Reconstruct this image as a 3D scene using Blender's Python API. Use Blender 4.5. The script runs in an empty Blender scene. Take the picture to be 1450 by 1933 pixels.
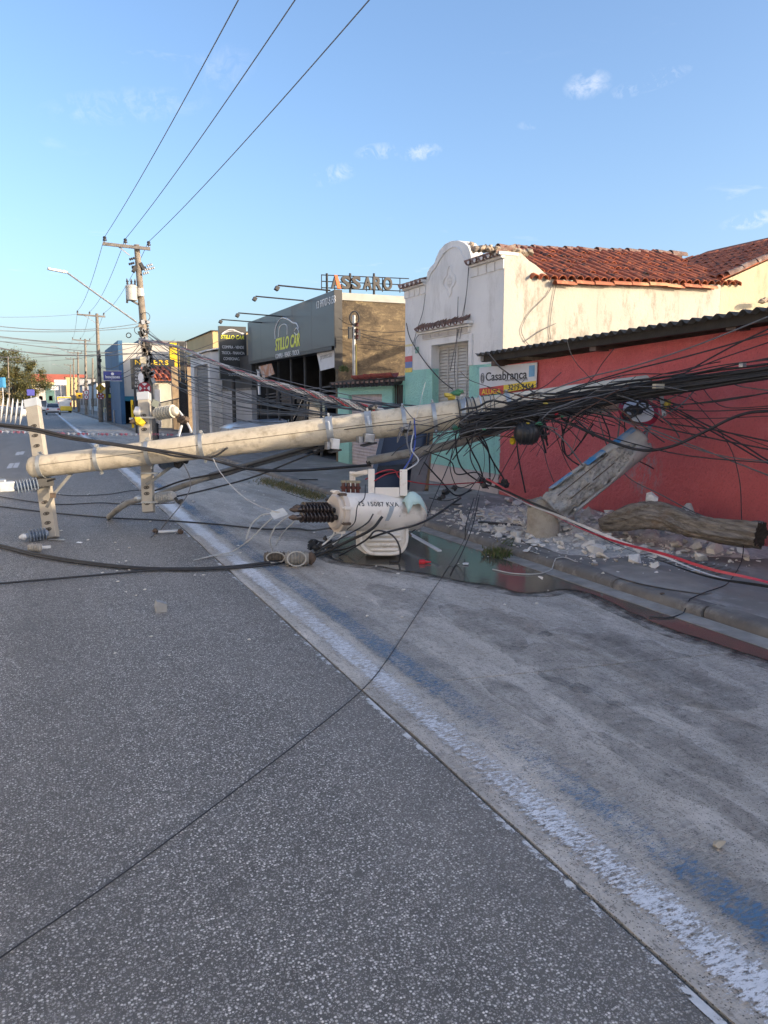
import bpy, bmesh, math, random
from mathutils import Vector, Matrix, noise
from mathutils.geometry import tessellate_polygon
random.seed(7)
S = bpy.context.scene
COL = S.collection
rad = math.radians

# ---------------------------------------------------------------- camera, sky, sun, exposure
PITCH, YAW, CAMH = 8.2214, 23.827, 1.75
cam_d = bpy.data.cameras.new('camera'); cam = bpy.data.objects.new('camera', cam_d); COL.objects.link(cam)
cam.location = (0, 0, CAMH); cam.rotation_euler = (rad(90 - PITCH), 0, rad(-YAW))
cam_d.sensor_fit = 'VERTICAL'; cam_d.sensor_height = 36; cam_d.lens = 36 * 1450 / 1933
cam_d.clip_start = 0.05; cam_d.clip_end = 6000
S.camera = cam
SUN_EL, SUN_AZ = 13.8, 135.0          # azimuth clockwise from +Y (the street runs along +Y)
world = bpy.data.worlds.new('World'); S.world = world; world.use_nodes = True
wn, wl = world.node_tree.nodes, world.node_tree.links
wn.clear()
w_out = wn.new('ShaderNodeOutputWorld'); w_bg = wn.new('ShaderNodeBackground'); w_sky = wn.new('ShaderNodeTexSky')
w_sky.sky_type = 'NISHITA'; w_sky.sun_disc = False
w_sky.sun_elevation = rad(SUN_EL); w_sky.sun_rotation = rad(SUN_AZ)
w_sky.altitude = 0; w_sky.air_density = 1.0; w_sky.dust_density = 3.0; w_sky.ozone_density = 3.8
w_bg.inputs['Strength'].default_value = 0.15
# small wisps of cloud, a world-direction texture that goes on all round
w_tc = wn.new('ShaderNodeTexCoord')
def wnode(t, **k):
    n = wn.new(t)
    for a, b in k.items(): setattr(n, a, b)
    return n
w_sep = wnode('ShaderNodeSeparateXYZ'); wl.new(w_tc.outputs['Generated'], w_sep.inputs[0])
w_zc = wnode('ShaderNodeMath', operation='MAXIMUM'); wl.new(w_sep.outputs[2], w_zc.inputs[0]); w_zc.inputs[1].default_value = 0.06
w_dx = wnode('ShaderNodeMath', operation='DIVIDE'); wl.new(w_sep.outputs[0], w_dx.inputs[0]); wl.new(w_zc.outputs[0], w_dx.inputs[1])
w_dy = wnode('ShaderNodeMath', operation='DIVIDE'); wl.new(w_sep.outputs[1], w_dy.inputs[0]); wl.new(w_zc.outputs[0], w_dy.inputs[1])
w_cb = wnode('ShaderNodeCombineXYZ'); wl.new(w_dx.outputs[0], w_cb.inputs[0]); wl.new(w_dy.outputs[0], w_cb.inputs[1])
w_n1 = wnode('ShaderNodeTexNoise'); w_n1.inputs['Scale'].default_value = 2.3; w_n1.inputs['Detail'].default_value = 6; w_n1.inputs['Roughness'].default_value = .62
w_n1.inputs['Distortion'].default_value = .4
w_n2 = wnode('ShaderNodeTexNoise'); w_n2.inputs['Scale'].default_value = .55; w_n2.inputs['Detail'].default_value = 2
wl.new(w_cb.outputs[0], w_n1.inputs['Vector']); wl.new(w_cb.outputs[0], w_n2.inputs['Vector'])
w_r1 = wnode('ShaderNodeMapRange'); w_r1.inputs['From Min'].default_value = .62; w_r1.inputs['From Max'].default_value = .80; wl.new(w_n1.outputs[0], w_r1.inputs[0])
w_r2 = wnode('ShaderNodeMapRange'); w_r2.inputs['From Min'].default_value = .50; w_r2.inputs['From Max'].default_value = .62; wl.new(w_n2.outputs[0], w_r2.inputs[0])
w_m = wnode('ShaderNodeMath', operation='MULTIPLY'); wl.new(w_r1.outputs[0], w_m.inputs[0]); wl.new(w_r2.outputs[0], w_m.inputs[1])
w_m2 = wnode('ShaderNodeMath', operation='MULTIPLY'); wl.new(w_m.outputs[0], w_m2.inputs[0]); w_m2.inputs[1].default_value = .55
def _pixdir(x, y):
    p, a = rad(PITCH), rad(YAW); F = Vector((math.sin(a) * math.cos(p), math.cos(a) * math.cos(p), -math.sin(p))); R = Vector((math.cos(a), -math.sin(a), 0)); U = R.cross(F)
    return (F + R * ((x - 725) / 1450) - U * ((y - 966.5) / 1450)).normalized()
w_n3 = wnode('ShaderNodeTexNoise'); w_n3.inputs['Scale'].default_value = 42; w_n3.inputs['Detail'].default_value = 7; w_n3.inputs['Roughness'].default_value = .7; w_n3.inputs['Distortion'].default_value = .6
wl.new(w_tc.outputs['Generated'], w_n3.inputs['Vector'])
w_r3 = wnode('ShaderNodeMapRange'); w_r3.inputs['From Min'].default_value = .46; w_r3.inputs['From Max'].default_value = .74; wl.new(w_n3.outputs[0], w_r3.inputs[0])
w_sum = w_m2
w_m2.inputs[1].default_value = .30
# a scatter of small fair-weather puffs at their bearings
for (cx_, cy_, hx, hy, tilt, k_) in ((628, 330, 30, 11, .25, .55), (715, 286, 28, 9, .1, .6), (795, 288, 24, 9, .15, .8), (1110, 160, 26, 14, .1, .6), (1235, 152, 36, 9, .2, .55), (1185, 170, 18, 8, .1, .5), (1425, 415, 34, 9, .1, .85), (235, 200, 90, 18, .15, .25), (415, 130, 40, 22, .3, .18), (1000, 236, 14, 5, 0, .4), (5, 420, 20, 7, 0, .4), (1700, 300, 40, 12, .1, .6), (-300, 250, 60, 16, .1, .5), (2300, 200, 60, 14, .2, .6), (-900, 100, 70, 18, .1, .5)):
    d0 = _pixdir(cx_, cy_); r0 = d0.cross(Vector((0, 0, 1))).normalized(); u0 = r0.cross(d0); r1 = r0 * math.cos(tilt) + u0 * math.sin(tilt); u1_ = u0 * math.cos(tilt) - r0 * math.sin(tilt); acc = None
    for vec, half in ((r1, hx / 1450), (u1_, hy / 1450)):
        dp = wnode('ShaderNodeVectorMath', operation='DOT_PRODUCT'); wl.new(w_tc.outputs['Generated'], dp.inputs[0]); dp.inputs[1].default_value = vec / half
        sq = wnode('ShaderNodeMath', operation='MULTIPLY'); wl.new(dp.outputs['Value'], sq.inputs[0]); wl.new(dp.outputs['Value'], sq.inputs[1])
        if acc is None: acc = sq
        else: ad = wnode('ShaderNodeMath', operation='ADD'); wl.new(acc.outputs[0], ad.inputs[0]); wl.new(sq.outputs[0], ad.inputs[1]); acc = ad
    mr = wnode('ShaderNodeMapRange'); mr.inputs['From Min'].default_value = 2.6; mr.inputs['From Max'].default_value = -.3; mr.inputs['To Max'].default_value = k_; wl.new(acc.outputs[0], mr.inputs[0])
    fr0 = wnode('ShaderNodeVectorMath', operation='DOT_PRODUCT'); wl.new(w_tc.outputs['Generated'], fr0.inputs[0]); fr0.inputs[1].default_value = d0
    gt = wnode('ShaderNodeMath', operation='GREATER_THAN'); wl.new(fr0.outputs['Value'], gt.inputs[0]); gt.inputs[1].default_value = 0
    m1 = wnode('ShaderNodeMath', operation='MULTIPLY'); wl.new(mr.outputs[0], m1.inputs[0]); wl.new(w_r3.outputs[0], m1.inputs[1])
    m3 = wnode('ShaderNodeMath', operation='MULTIPLY'); wl.new(m1.outputs[0], m3.inputs[0]); wl.new(gt.outputs[0], m3.inputs[1])
    ad = wnode('ShaderNodeMath', operation='MAXIMUM'); wl.new(w_sum.outputs[0], ad.inputs[0]); wl.new(m3.outputs[0], ad.inputs[1]); w_sum = ad
w_mix = wnode('ShaderNodeMixRGB'); wl.new(w_sum.outputs[0], w_mix.inputs[0]); wl.new(w_sky.outputs[0], w_mix.inputs[1]); w_mix.inputs[2].default_value = (3.0, 3.25, 3.5, 1)
w_tint = wnode('ShaderNodeMixRGB', blend_type='MULTIPLY'); w_tint.inputs[0].default_value = 1; w_tint.inputs[2].default_value = (1.04, .95, .91, 1); wl.new(w_mix.outputs[0], w_tint.inputs[1])
wl.new(w_tint.outputs[0], w_bg.inputs['Color']); wl.new(w_bg.outputs[0], w_out.inputs[0])

sun_d = bpy.data.lights.new('sun', 'SUN'); sun = bpy.data.objects.new('sun', sun_d); COL.objects.link(sun)
sun_d.energy = 2.25; sun_d.angle = rad(0.5); sun_d.color = (1.0, .80, .56)
az = rad(SUN_AZ); el = rad(SUN_EL)
sdir = Vector((math.sin(az) * math.cos(el), math.cos(az) * math.cos(el), math.sin(el)))
sun.rotation_euler = sdir.to_track_quat('Z', 'Y').to_euler(); sun.location = (30, -30, 40)
S.view_settings.view_transform = 'Standard'; S.view_settings.look = 'None'; S.view_settings.gamma = 1
S.view_settings.exposure = 1.48; S.view_settings.use_curve_mapping = False
S.render.engine = 'CYCLES'

# ---------------------------------------------------------------- survey: photo point + one known coordinate -> place in the street
_p, _a = rad(PITCH), rad(YAW)
_F = Vector((math.sin(_a) * math.cos(_p), math.cos(_a) * math.cos(_p), -math.sin(_p)))
_R = Vector((math.cos(_a), -math.sin(_a), 0)); _U = _R.cross(_F)
EYE = Vector((0, 0, CAMH))
def P(x, y, X=None, Y=None, z=None, d=None):
    r = _F + _R * ((x - 725) / 1450) - _U * ((y - 966.5) / 1450)
    if X is not None: t = X / r.x
    elif Y is not None: t = Y / r.y
    elif z is not None: t = (z - CAMH) / r.z
    else: t = d
    return EYE + r * t

# ---------------------------------------------------------------- mesh helpers
def ortho(d):
    d = Vector(d).normalized()
    a = Vector((0, 0, 1)) if abs(d.z) < .9 else Vector((1, 0, 0))
    u = d.cross(a).normalized(); return d, u, d.cross(u).normalized()
ORG = {}
class MB:
    def __init__(s): s.v = []; s.f = []; s.m = []
    def add(s, vs, fs, m=0):
        b = len(s.v); s.v += [Vector(q) for q in vs]
        for f in fs: s.f.append([b + i for i in f]); s.m.append(m)
        return s
    def box(s, c, size, R=None, m=0):
        h = [q / 2 for q in size]; R = R or Matrix.Identity(3); c = Vector(c)
        vs = [c + R @ Vector((x * h[0], y * h[1], z * h[2])) for x in (-1, 1) for y in (-1, 1) for z in (-1, 1)]
        return s.add(vs, [(0, 1, 3, 2), (4, 6, 7, 5), (0, 4, 5, 1), (2, 3, 7, 6), (0, 2, 6, 4), (1, 5, 7, 3)], m)
    def bb(s, x0, x1, y0, y1, z0, z1, m=0):
        return s.box(((x0 + x1) / 2, (y0 + y1) / 2, (z0 + z1) / 2), (abs(x1 - x0), abs(y1 - y0), abs(z1 - z0)), None, m)
    def beam(s, a, b, w, h, side=None, m=0):
        a = Vector(a); b = Vector(b); d = (b - a)
        D = d.normalized()
        if side is None: D, u, v = ortho(d)
        else:
            v = D.cross(Vector(side)).normalized(); u = v.cross(D).normalized()
        R = Matrix((u, v, D)).transposed()
        return s.box((a + b) / 2, (w, h, d.length), R, m)
    def tube(s, pts, r, n=8, cap=True, m=0):
        pts = [Vector(p) for p in pts]; k = len(pts)
        rs = r if isinstance(r, (list, tuple)) else [r] * k
        vs = []; pu = None
        for i, p in enumerate(pts):
            d = (pts[min(i + 1, k - 1)] - pts[max(i - 1, 0)])
            if d.length < 1e-9: d = Vector((0, 0, 1))
            d.normalize()
            if pu is None: _, u, _v = ortho(d)
            else:
                u = pu - d * pu.dot(d)
                if u.length < 1e-6: _, u, _v = ortho(d)
                u.normalize()
            w = d.cross(u); pu = u
            for j in range(n):
                t = 2 * math.pi * j / n
                vs.append(p + (u * math.cos(t) + w * math.sin(t)) * rs[i])
        fs = [(i * n + j, i * n + (j + 1) % n, (i + 1) * n + (j + 1) % n, (i + 1) * n + j) for i in range(k - 1) for j in range(n)]
        if cap: fs += [tuple(range(n))[::-1], tuple((k - 1) * n + j for j in range(n))]
        return s.add(vs, fs, m)
    def lathe(s, o, axis, prof, n=14, m=0):
        o = Vector(o); d, u, w = ortho(axis)
        return s.tube2([(o + d * q, r) for q, r in prof], d, u, w, n, m)
    def tube2(s, pr, d, u, w, n, m=0):
        vs = [p + (u * math.cos(2 * math.pi * j / n) + w * math.sin(2 * math.pi * j / n)) * max(r, 1e-4) for p, r in pr for j in range(n)]
        k = len(pr)
        fs = [(i * n + j, i * n + (j + 1) % n, (i + 1) * n + (j + 1) % n, (i + 1) * n + j) for i in range(k - 1) for j in range(n)]
        fs += [tuple(range(n))[::-1], tuple((k - 1) * n + j for j in range(n))]
        return s.add(vs, fs, m)
    def prism(s, poly, off, m=0, holes=()):
        poly = [Vector(p) for p in poly]; off = Vector(off)
        loops = [poly] + [[Vector(q) for q in h] for h in holes]
        flat = [p for l in loops for p in l]; n = len(flat)
        tris = tessellate_polygon(loops)
        fs = [tuple(t) for t in tris] + [tuple(n + i for i in t[::-1]) for t in tris]
        b = 0
        for l in loops:
            k = len(l); fs += [(b + i, b + (i + 1) % k, n + b + (i + 1) % k, n + b + i) for i in range(k)]; b += k
        s.add(flat + [p + off for p in flat], fs, m)
        return s
    def rock(s, c, r, seed=0, sub=1, sq=(1, 1, 1), rough=.35, m=0):
        bm = bmesh.new(); bmesh.ops.create_icosphere(bm, subdivisions=sub, radius=1)
        rr = random.Random(seed); o = Vector((rr.random() * 50, rr.random() * 50, rr.random() * 50))
        q = Matrix.Rotation(rr.random() * 6.28, 3, 'Z') @ Matrix.Rotation(rr.random() * 6.28, 3, 'X')
        vs = []
        for v in bm.verts:
            k = 1 + rough * 2 * noise.noise(v.co * 1.3 + o) + rough * noise.noise(v.co * 3.1 + o)
            p = q @ (v.co * k); vs.append(Vector(c) + Vector((p.x * sq[0], p.y * sq[1], p.z * sq[2])) * r)
        fs = [tuple(v.index for v in f.verts) for f in bm.faces]; bm.free()
        return s.add(vs, fs, m)
    def shard(s, c, r, seed=0, sq=(1, 1, 1), n=11, m=0):
        rr = random.Random(seed); bm = bmesh.new(); q = Matrix.Rotation(rr.random() * 6.28, 3, 'Z') @ Matrix.Rotation(rr.gauss(0, .35), 3, 'X')
        for i in range(n):
            v = Vector((rr.uniform(-1, 1), rr.uniform(-1, 1), rr.uniform(-1, 1))); v = v / max(abs(v.x), abs(v.y), abs(v.z)) * rr.uniform(.65, 1.0); v = q @ Vector((v.x * sq[0], v.y * sq[1], v.z * sq[2])); bm.verts.new(Vector(c) + v * r)
        h = bmesh.ops.convex_hull(bm, input=bm.verts); bmesh.ops.delete(bm, geom=[e for e in h['geom_interior'] if isinstance(e, bmesh.types.BMVert)], context='VERTS')
        bm.verts.index_update(); bm.faces.ensure_lookup_table()
        s.add([v.co.copy() for v in bm.verts], [tuple(v.index for v in f.verts) for f in bm.faces], m); bm.free(); return s
    def build(s, name, mat, parent=None, smooth=False, bevel=0, fix=True, local=False):
        me = bpy.data.meshes.new(name)
        o0 = ORG.get(parent.name, Vector()) if (parent and not local) else Vector()
        me.from_pydata([tuple(v - o0) for v in s.v], [], s.f)
        mats = mat if isinstance(mat, (list, tuple)) else [mat]
        for q in mats: me.materials.append(q)
        me.polygons.foreach_set('material_index', s.m)
        if fix:
            bm = bmesh.new(); bm.from_mesh(me); bmesh.ops.recalc_face_normals(bm, faces=bm.faces); bm.to_mesh(me); bm.free()
        if smooth:
            me.polygons.foreach_set('use_smooth', [True] * len(me.polygons))
            if smooth != 'all': me.set_sharp_from_angle(angle=rad(40))
        me.update()
        o = bpy.data.objects.new(name, me); COL.objects.link(o)
        if parent: o.parent = parent; ORG[o.name] = o0
        if bevel:
            md = o.modifiers.new('bevel', 'BEVEL'); md.width = bevel; md.segments = 2; md.limit_method = 'ANGLE'
        return o
def thing(name, loc, label, cat, group=None, rz=0):
    o = bpy.data.objects.new(name, None); COL.objects.link(o); o.location = loc; o.rotation_euler.z = rz
    o.empty_display_size = .2; ORG[o.name] = Vector(loc)
    return tag(o, label, cat, group)
def tag(o, label, cat, group=None, kind=None):
    o['label'] = label; o['category'] = cat
    if group: o['group'] = group
    if kind: o['kind'] = kind
    return o
def struct(o): o['kind'] = 'structure'; return o
def place(name, mesh, parent, M):
    o = bpy.data.objects.new(name, mesh); COL.objects.link(o); o.parent = parent
    o.matrix_local = Matrix.Translation(-ORG.get(parent.name, Vector())) @ M; return o
def copy_tree(o, parent=None):
    c = o.copy(); COL.objects.link(c); c.parent = parent
    for ch in list(o.children): copy_tree(ch, c)
    return c
def smooth_path(pts, k=6):
    pts = [Vector(p) for p in pts]
    if len(pts) < 3: return pts
    q = [pts[0] * 2 - pts[1]] + pts + [pts[-1] * 2 - pts[-2]]; out = []
    for i in range(1, len(q) - 2):
        a, b, c, d = q[i - 1], q[i], q[i + 1], q[i + 2]
        for j in range(k):
            t = j / k
            out.append(.5 * ((2 * b) + (c - a) * t + (2 * a - 5 * b + 4 * c - d) * t * t + (3 * b - a - 3 * c + d) * t ** 3))
    out.append(pts[-1]); return out
def sag(a, b, s, n=12):
    a = Vector(a); b = Vector(b)
    return [a.lerp(b, i / n) - Vector((0, 0, 4 * s * (i / n) * (1 - i / n))) for i in range(n + 1)]
def text_mesh(body, org, right, up, width, height=None, ext=.004, shear=0, spacing=1, bold=0):
    c = bpy.data.curves.new('lettering', 'FONT'); c.body = body; c.extrude = .5; c.shear = shear; c.space_character = spacing; c.offset = bold
    c.resolution_u = 3
    t = bpy.data.objects.new('tmp', c); COL.objects.link(t)
    dg = bpy.context.evaluated_depsgraph_get(); dg.update()
    me = bpy.data.meshes.new_from_object(t.evaluated_get(dg)); bpy.data.objects.remove(t); bpy.data.curves.remove(c)
    xs = [v.co.x for v in me.vertices]; ys = [v.co.y for v in me.vertices]
    x0, x1, y0, y1 = min(xs), max(xs), min(ys), max(ys)
    right = Vector(right).normalized(); up = Vector(up).normalized(); nrm = right.cross(up)
    sx = width / (x1 - x0); sy = (height / (y1 - y0)) if height else sx
    org = Vector(org)
    vs = [org + right * ((v.co.x - x0) * sx) + up * ((v.co.y - y0) * sy) + nrm * (v.co.z * 2 * ext) for v in me.vertices]
    fs = [tuple(p.vertices) for p in me.polygons]; bpy.data.meshes.remove(me)
    b = MB(); b.add(vs, fs); return b
def text(body, org, right, up, width, mat, parent, height=None, ext=.004, shear=0, spacing=1, bold=0, name='lettering'):
    return text_mesh(body, org, right, up, width, height, ext, shear, spacing, bold).build(name, mat, parent, fix=False)

# ---------------------------------------------------------------- materials
def newmat(name):
    m = bpy.data.materials.new(name); m.use_nodes = True; nt = m.node_tree
    return m, nt, nt.nodes, nt.links, nt.nodes['Principled BSDF']
def nnode(nt, t, **k):
    n = nt.nodes.new(t)
    for a, b in k.items():
        if a in n.inputs: n.inputs[a].default_value = b
        else: setattr(n, a, b)
    return n
def pos(nt, scale=(1, 1, 1)):
    g = nt.nodes.new('ShaderNodeNewGeometry'); mp = nt.nodes.new('ShaderNodeMapping')
    mp.inputs['Scale'].default_value = scale; nt.links.new(g.outputs['Position'], mp.inputs['Vector']); return mp.outputs[0]
def nz(nt, scale, detail=5, rough=.6, st=(1, 1, 1), dist=0):
    n = nt.nodes.new('ShaderNodeTexNoise'); n.inputs['Scale'].default_value = scale; n.inputs['Detail'].default_value = detail
    n.inputs['Roughness'].default_value = rough; n.inputs['Distortion'].default_value = dist
    nt.links.new(pos(nt, st), n.inputs['Vector']); return n.outputs[0]
def ramp(nt, fac, a, b):
    n = nt.nodes.new('ShaderNodeMapRange'); n.inputs['From Min'].default_value = a; n.inputs['From Max'].default_value = b
    nt.links.new(fac, n.inputs[0]); return n.outputs[0]
def mixc(nt, fac, a, b, bt='MIX'):
    n = nt.nodes.new('ShaderNodeMixRGB'); n.blend_type = bt
    for i, q in ((0, fac), (1, a), (2, b)):
        if isinstance(q, bpy.types.NodeSocket): nt.links.new(q, n.inputs[i])
        elif i == 0: n.inputs[0].default_value = q
        else: n.inputs[i].default_value = (*q, 1)
    return n.outputs[0]
def math_(nt, op, a, b):
    n = nt.nodes.new('ShaderNodeMath'); n.operation = op
    for i, q in ((0, a), (1, b)):
        if isinstance(q, bpy.types.NodeSocket): nt.links.new(q, n.inputs[i])
        else: n.inputs[i].default_value = q
    return n.outputs[0]
def bump(nt, bsdf, h, strength, dist=.01):
    n = nt.nodes.new('ShaderNodeBump'); n.inputs['Strength'].default_value = strength; n.inputs['Distance'].default_value = dist
    nt.links.new(h, n.inputs['Height']); nt.links.new(n.outputs[0], bsdf.inputs['Normal'])
_M = {}
def pm(name, c1, c2=None, scale=4, lo=.35, hi=.65, rough=.8, metal=0, bmp=0, bsc=60, st=(1, 1, 1), c3=None, s3=1.2, lo3=.5, hi3=.7, coat=0, spec=.5):
    if name in _M: return _M[name]
    m, nt, N, L, b = newmat(name); _M[name] = m
    b.inputs['Roughness'].default_value = rough; b.inputs['Metallic'].default_value = metal; b.inputs['Coat Weight'].default_value = coat
    b.inputs['Specular IOR Level'].default_value = spec
    c2 = c2 or tuple(q * .82 for q in c1)
    col = mixc(nt, ramp(nt, nz(nt, scale, 6, .6, st), lo, hi), c1, c2)
    if c3: col = mixc(nt, ramp(nt, nz(nt, s3, 7, .7, st), lo3, hi3), col, c3)
    L.new(col, b.inputs['Base Color'])
    if bmp: bump(nt, b, nz(nt, bsc, 4, .6), bmp)
    return m
# ---------------------------------------------------------------- special surface materials
def asphalt_mat():
    m, nt, N, L, b = newmat('asphalt')
    v = nnode(nt, 'ShaderNodeTexVoronoi', Scale=95.0); L.new(pos(nt), v.inputs['Vector'])
    v2 = nnode(nt, 'ShaderNodeTexVoronoi', Scale=210.0); L.new(pos(nt), v2.inputs['Vector'])
    sep = nnode(nt, 'ShaderNodeSeparateColor'); L.new(v.outputs['Color'], sep.inputs[0])
    sep2 = nnode(nt, 'ShaderNodeSeparateColor'); L.new(v2.outputs['Color'], sep2.inputs[0])
    big = math_(nt, 'MULTIPLY', ramp(nt, sep.outputs[0], .24, .36), ramp(nt, v.outputs['Distance'], .50, .28))
    sml = math_(nt, 'MULTIPLY', ramp(nt, sep2.outputs[0], .55, .68), ramp(nt, v2.outputs['Distance'], .5, .3))
    n1 = nz(nt, .9, 5, .6); n2 = nz(nt, 9, 5, .7); n3 = nz(nt, .35, 4, .6, (3, .25, 1))
    base = mixc(nt, ramp(nt, n1, .3, .7), (.105, .098, .087), (.175, .163, .146))
    base = mixc(nt, ramp(nt, n2, .35, .75), base, (.085, .079, .07))
    stone = mixc(nt, ramp(nt, sep.outputs[1], .35, 1.0), (.34, .317, .287), (.86, .81, .74))
    col = mixc(nt, math_(nt, 'MULTIPLY', sml, .85), base, (.47, .44, .40))
    col = mixc(nt, math_(nt, 'MULTIPLY', big, ramp(nt, nz(nt, 3, 3), .12, .45)), col, stone)
    col = mixc(nt, math_(nt, 'MULTIPLY', ramp(nt, n3, .45, .75), .35), col, (.33, .305, .27))
    gx = nt.nodes.new('ShaderNodeNewGeometry'); sxx = nt.nodes.new('ShaderNodeSeparateXYZ'); L.new(gx.outputs['Position'], sxx.inputs[0])
    trk = math_(nt, 'SINE', math_(nt, 'ADD', math_(nt, 'MULTIPLY', sxx.outputs[0], 3.7), math_(nt, 'MULTIPLY', nz(nt, .25, 2), 3.0)), 0)
    col = mixc(nt, math_(nt, 'MULTIPLY', ramp(nt, trk, .1, .9), .22), col, (.12, .11, .098))
    st_ = math_(nt, 'MULTIPLY', ramp(nt, nz(nt, 2.2, 6, .7), .60, .72), .5)
    col = mixc(nt, st_, col, (.085, .08, .074))
    L.new(col, b.inputs['Base Color']); b.inputs['Roughness'].default_value = .72
    h = math_(nt, 'ADD', math_(nt, 'MULTIPLY', v.outputs['Distance'], -1.0), math_(nt, 'MULTIPLY', v2.outputs['Distance'], -.5))
    bump(nt, b, h, .55, .006); return m
ASPHALT = asphalt_mat()
def concrete_mat():
    m, nt, N, L, b = newmat('worn_concrete')
    base = mixc(nt, ramp(nt, nz(nt, 1.3, 8, .68, (1, .45, 1)), .32, .68), (.50, .455, .39), (.34, .305, .262))
    base = mixc(nt, math_(nt, 'MULTIPLY', ramp(nt, nz(nt, 2.4, 9, .78, (1.4, .40, 1)), .47, .66), .75), base, (.68, .625, .55))
    base = mixc(nt, math_(nt, 'MULTIPLY', ramp(nt, nz(nt, .75, 7, .72, (2.0, .5, 1), .7), .50, .66), .6), base, (.19, .175, .152))
    base = mixc(nt, math_(nt, 'MULTIPLY', ramp(nt, nz(nt, .45, 6, .65, (3.4, .35, 1)), .56, .66), .55), base, (.25, .205, .145))
    base = mixc(nt, math_(nt, 'MULTIPLY', ramp(nt, nz(nt, 34, 6, .78, (1, .4, 1)), .52, .66), .75), base, (.12, .11, .098))
    base = mixc(nt, math_(nt, 'MULTIPLY', ramp(nt, nz(nt, 22, 7, .8, (.4, 1.7, 1)), .52, .66), .6), base, (.66, .61, .54))
    v = nnode(nt, 'ShaderNodeTexVoronoi', Scale=130.0); L.new(pos(nt), v.inputs['Vector']); sp = nnode(nt, 'ShaderNodeSeparateColor'); L.new(v.outputs['Color'], sp.inputs[0])
    base = mixc(nt, math_(nt, 'MULTIPLY', ramp(nt, sp.outputs[0], .72, .8), ramp(nt, v.outputs['Distance'], .5, .3)), base, (.10, .095, .085))
    L.new(base, b.inputs['Base Color']); b.inputs['Roughness'].default_value = .72
    h = math_(nt, 'ADD', nz(nt, 45, 6, .75, (.5, 1, 1)), math_(nt, 'MULTIPLY', nz(nt, 8, 4), .6))
    bump(nt, b, h, .7, .008); return m
CONCRETE = concrete_mat()
def paint_mat(name, c, cover, thr, st, sc=9, far_k=0, amax=1, soft=.05, near_k=0):
    m, nt, N, L, b = newmat(name)
    b.inputs['Base Color'].default_value = (*c, 1); b.inputs['Roughness'].default_value = .6
    col = mixc(nt, ramp(nt, nz(nt, 30, 4), .3, .7), c, tuple(q * .8 for q in c)); L.new(col, b.inputs['Base Color'])
    fine = nz(nt, sc, 7, .8, st); coarse = nz(nt, 1.1, 4, .6)
    g = nt.nodes.new('ShaderNodeNewGeometry'); sx = nt.nodes.new('ShaderNodeSeparateXYZ'); L.new(g.outputs['Position'], sx.inputs[0])
    x = sx.outputs[0]
    edge = math_(nt, 'MINIMUM', ramp(nt, x, cover[0], cover[0] + .07), ramp(nt, x, cover[1], cover[1] - .07))
    far = math_(nt, 'MULTIPLY', ramp(nt, sx.outputs[1], 5.5, 12), far_k)
    s = math_(nt, 'ADD', math_(nt, 'ADD', fine, math_(nt, 'MULTIPLY', math_(nt, 'SUBTRACT', coarse, .5), .34)), math_(nt, 'MULTIPLY', math_(nt, 'SUBTRACT', edge, 1), .16))
    s = math_(nt, 'ADD', math_(nt, 'ADD', s, far), math_(nt, 'MULTIPLY', ramp(nt, sx.outputs[1], 3.2, 1.4), near_k))
    a = math_(nt, 'MULTIPLY', ramp(nt, s, thr, thr + soft), amax); L.new(a, b.inputs['Alpha']); return m
WHITE_PAINT = paint_mat('worn_white_paint', (.72, .73, .74), (1.75, 1.99), .462, (.7, 1.8, 1), 48, .10, 1, .06, .02)
BLUE_PAINT = paint_mat('worn_blue_paint', (.07, .22, .40), (2.0, 2.26), .475, (.7, 1.8, 1), 52, -.01, .6, .09, .01)
GRIME = paint_mat('dark_grime', (.13, .135, .14), (1.98, 2.42), .44, (.5, 2.2, 1), 60, 0, .30, .14)
EDGE_PAINT = paint_mat('edge_paint', (.62, .62, .61), (1.6, 1.8), .5, (1, 1, 1), 7)
def water_mat():
    m, nt, N, L, b = newmat('oily_puddle')
    b.inputs['Base Color'].default_value = (.11, .10, .082, 1); b.inputs['Roughness'].default_value = .13; b.inputs['Specular IOR Level'].default_value = .9
    bump(nt, b, nz(nt, 6, 3), .06, .01)
    a = ramp(nt, nz(nt, 7, 6, .7), .12, .30); L.new(a, b.inputs['Alpha']); return m
PUDDLE = water_mat()
SIDEWALK = pm('sidewalk_cement', (.29, .265, .235), (.19, .175, .155), 1.4, .3, .7, .85, 0, .5, 50, (1, .7, 1), (.44, .41, .37), 3, .52, .75)
KERB = pm('kerb_concrete', (.21, .195, .175), (.11, .10, .092), 3, .35, .7, .85, 0, .5, 40, (1, 1, 1), (.30, .28, .25), 5, .52, .72)
DUST = pm('ground_dust', (.16, .15, .135), (.11, .105, .095), .2, rough=.95)
BLACKJ = pm('joint_dirt', (.02, .02, .02), (.035, .03, .025), 8, rough=.95)

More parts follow.
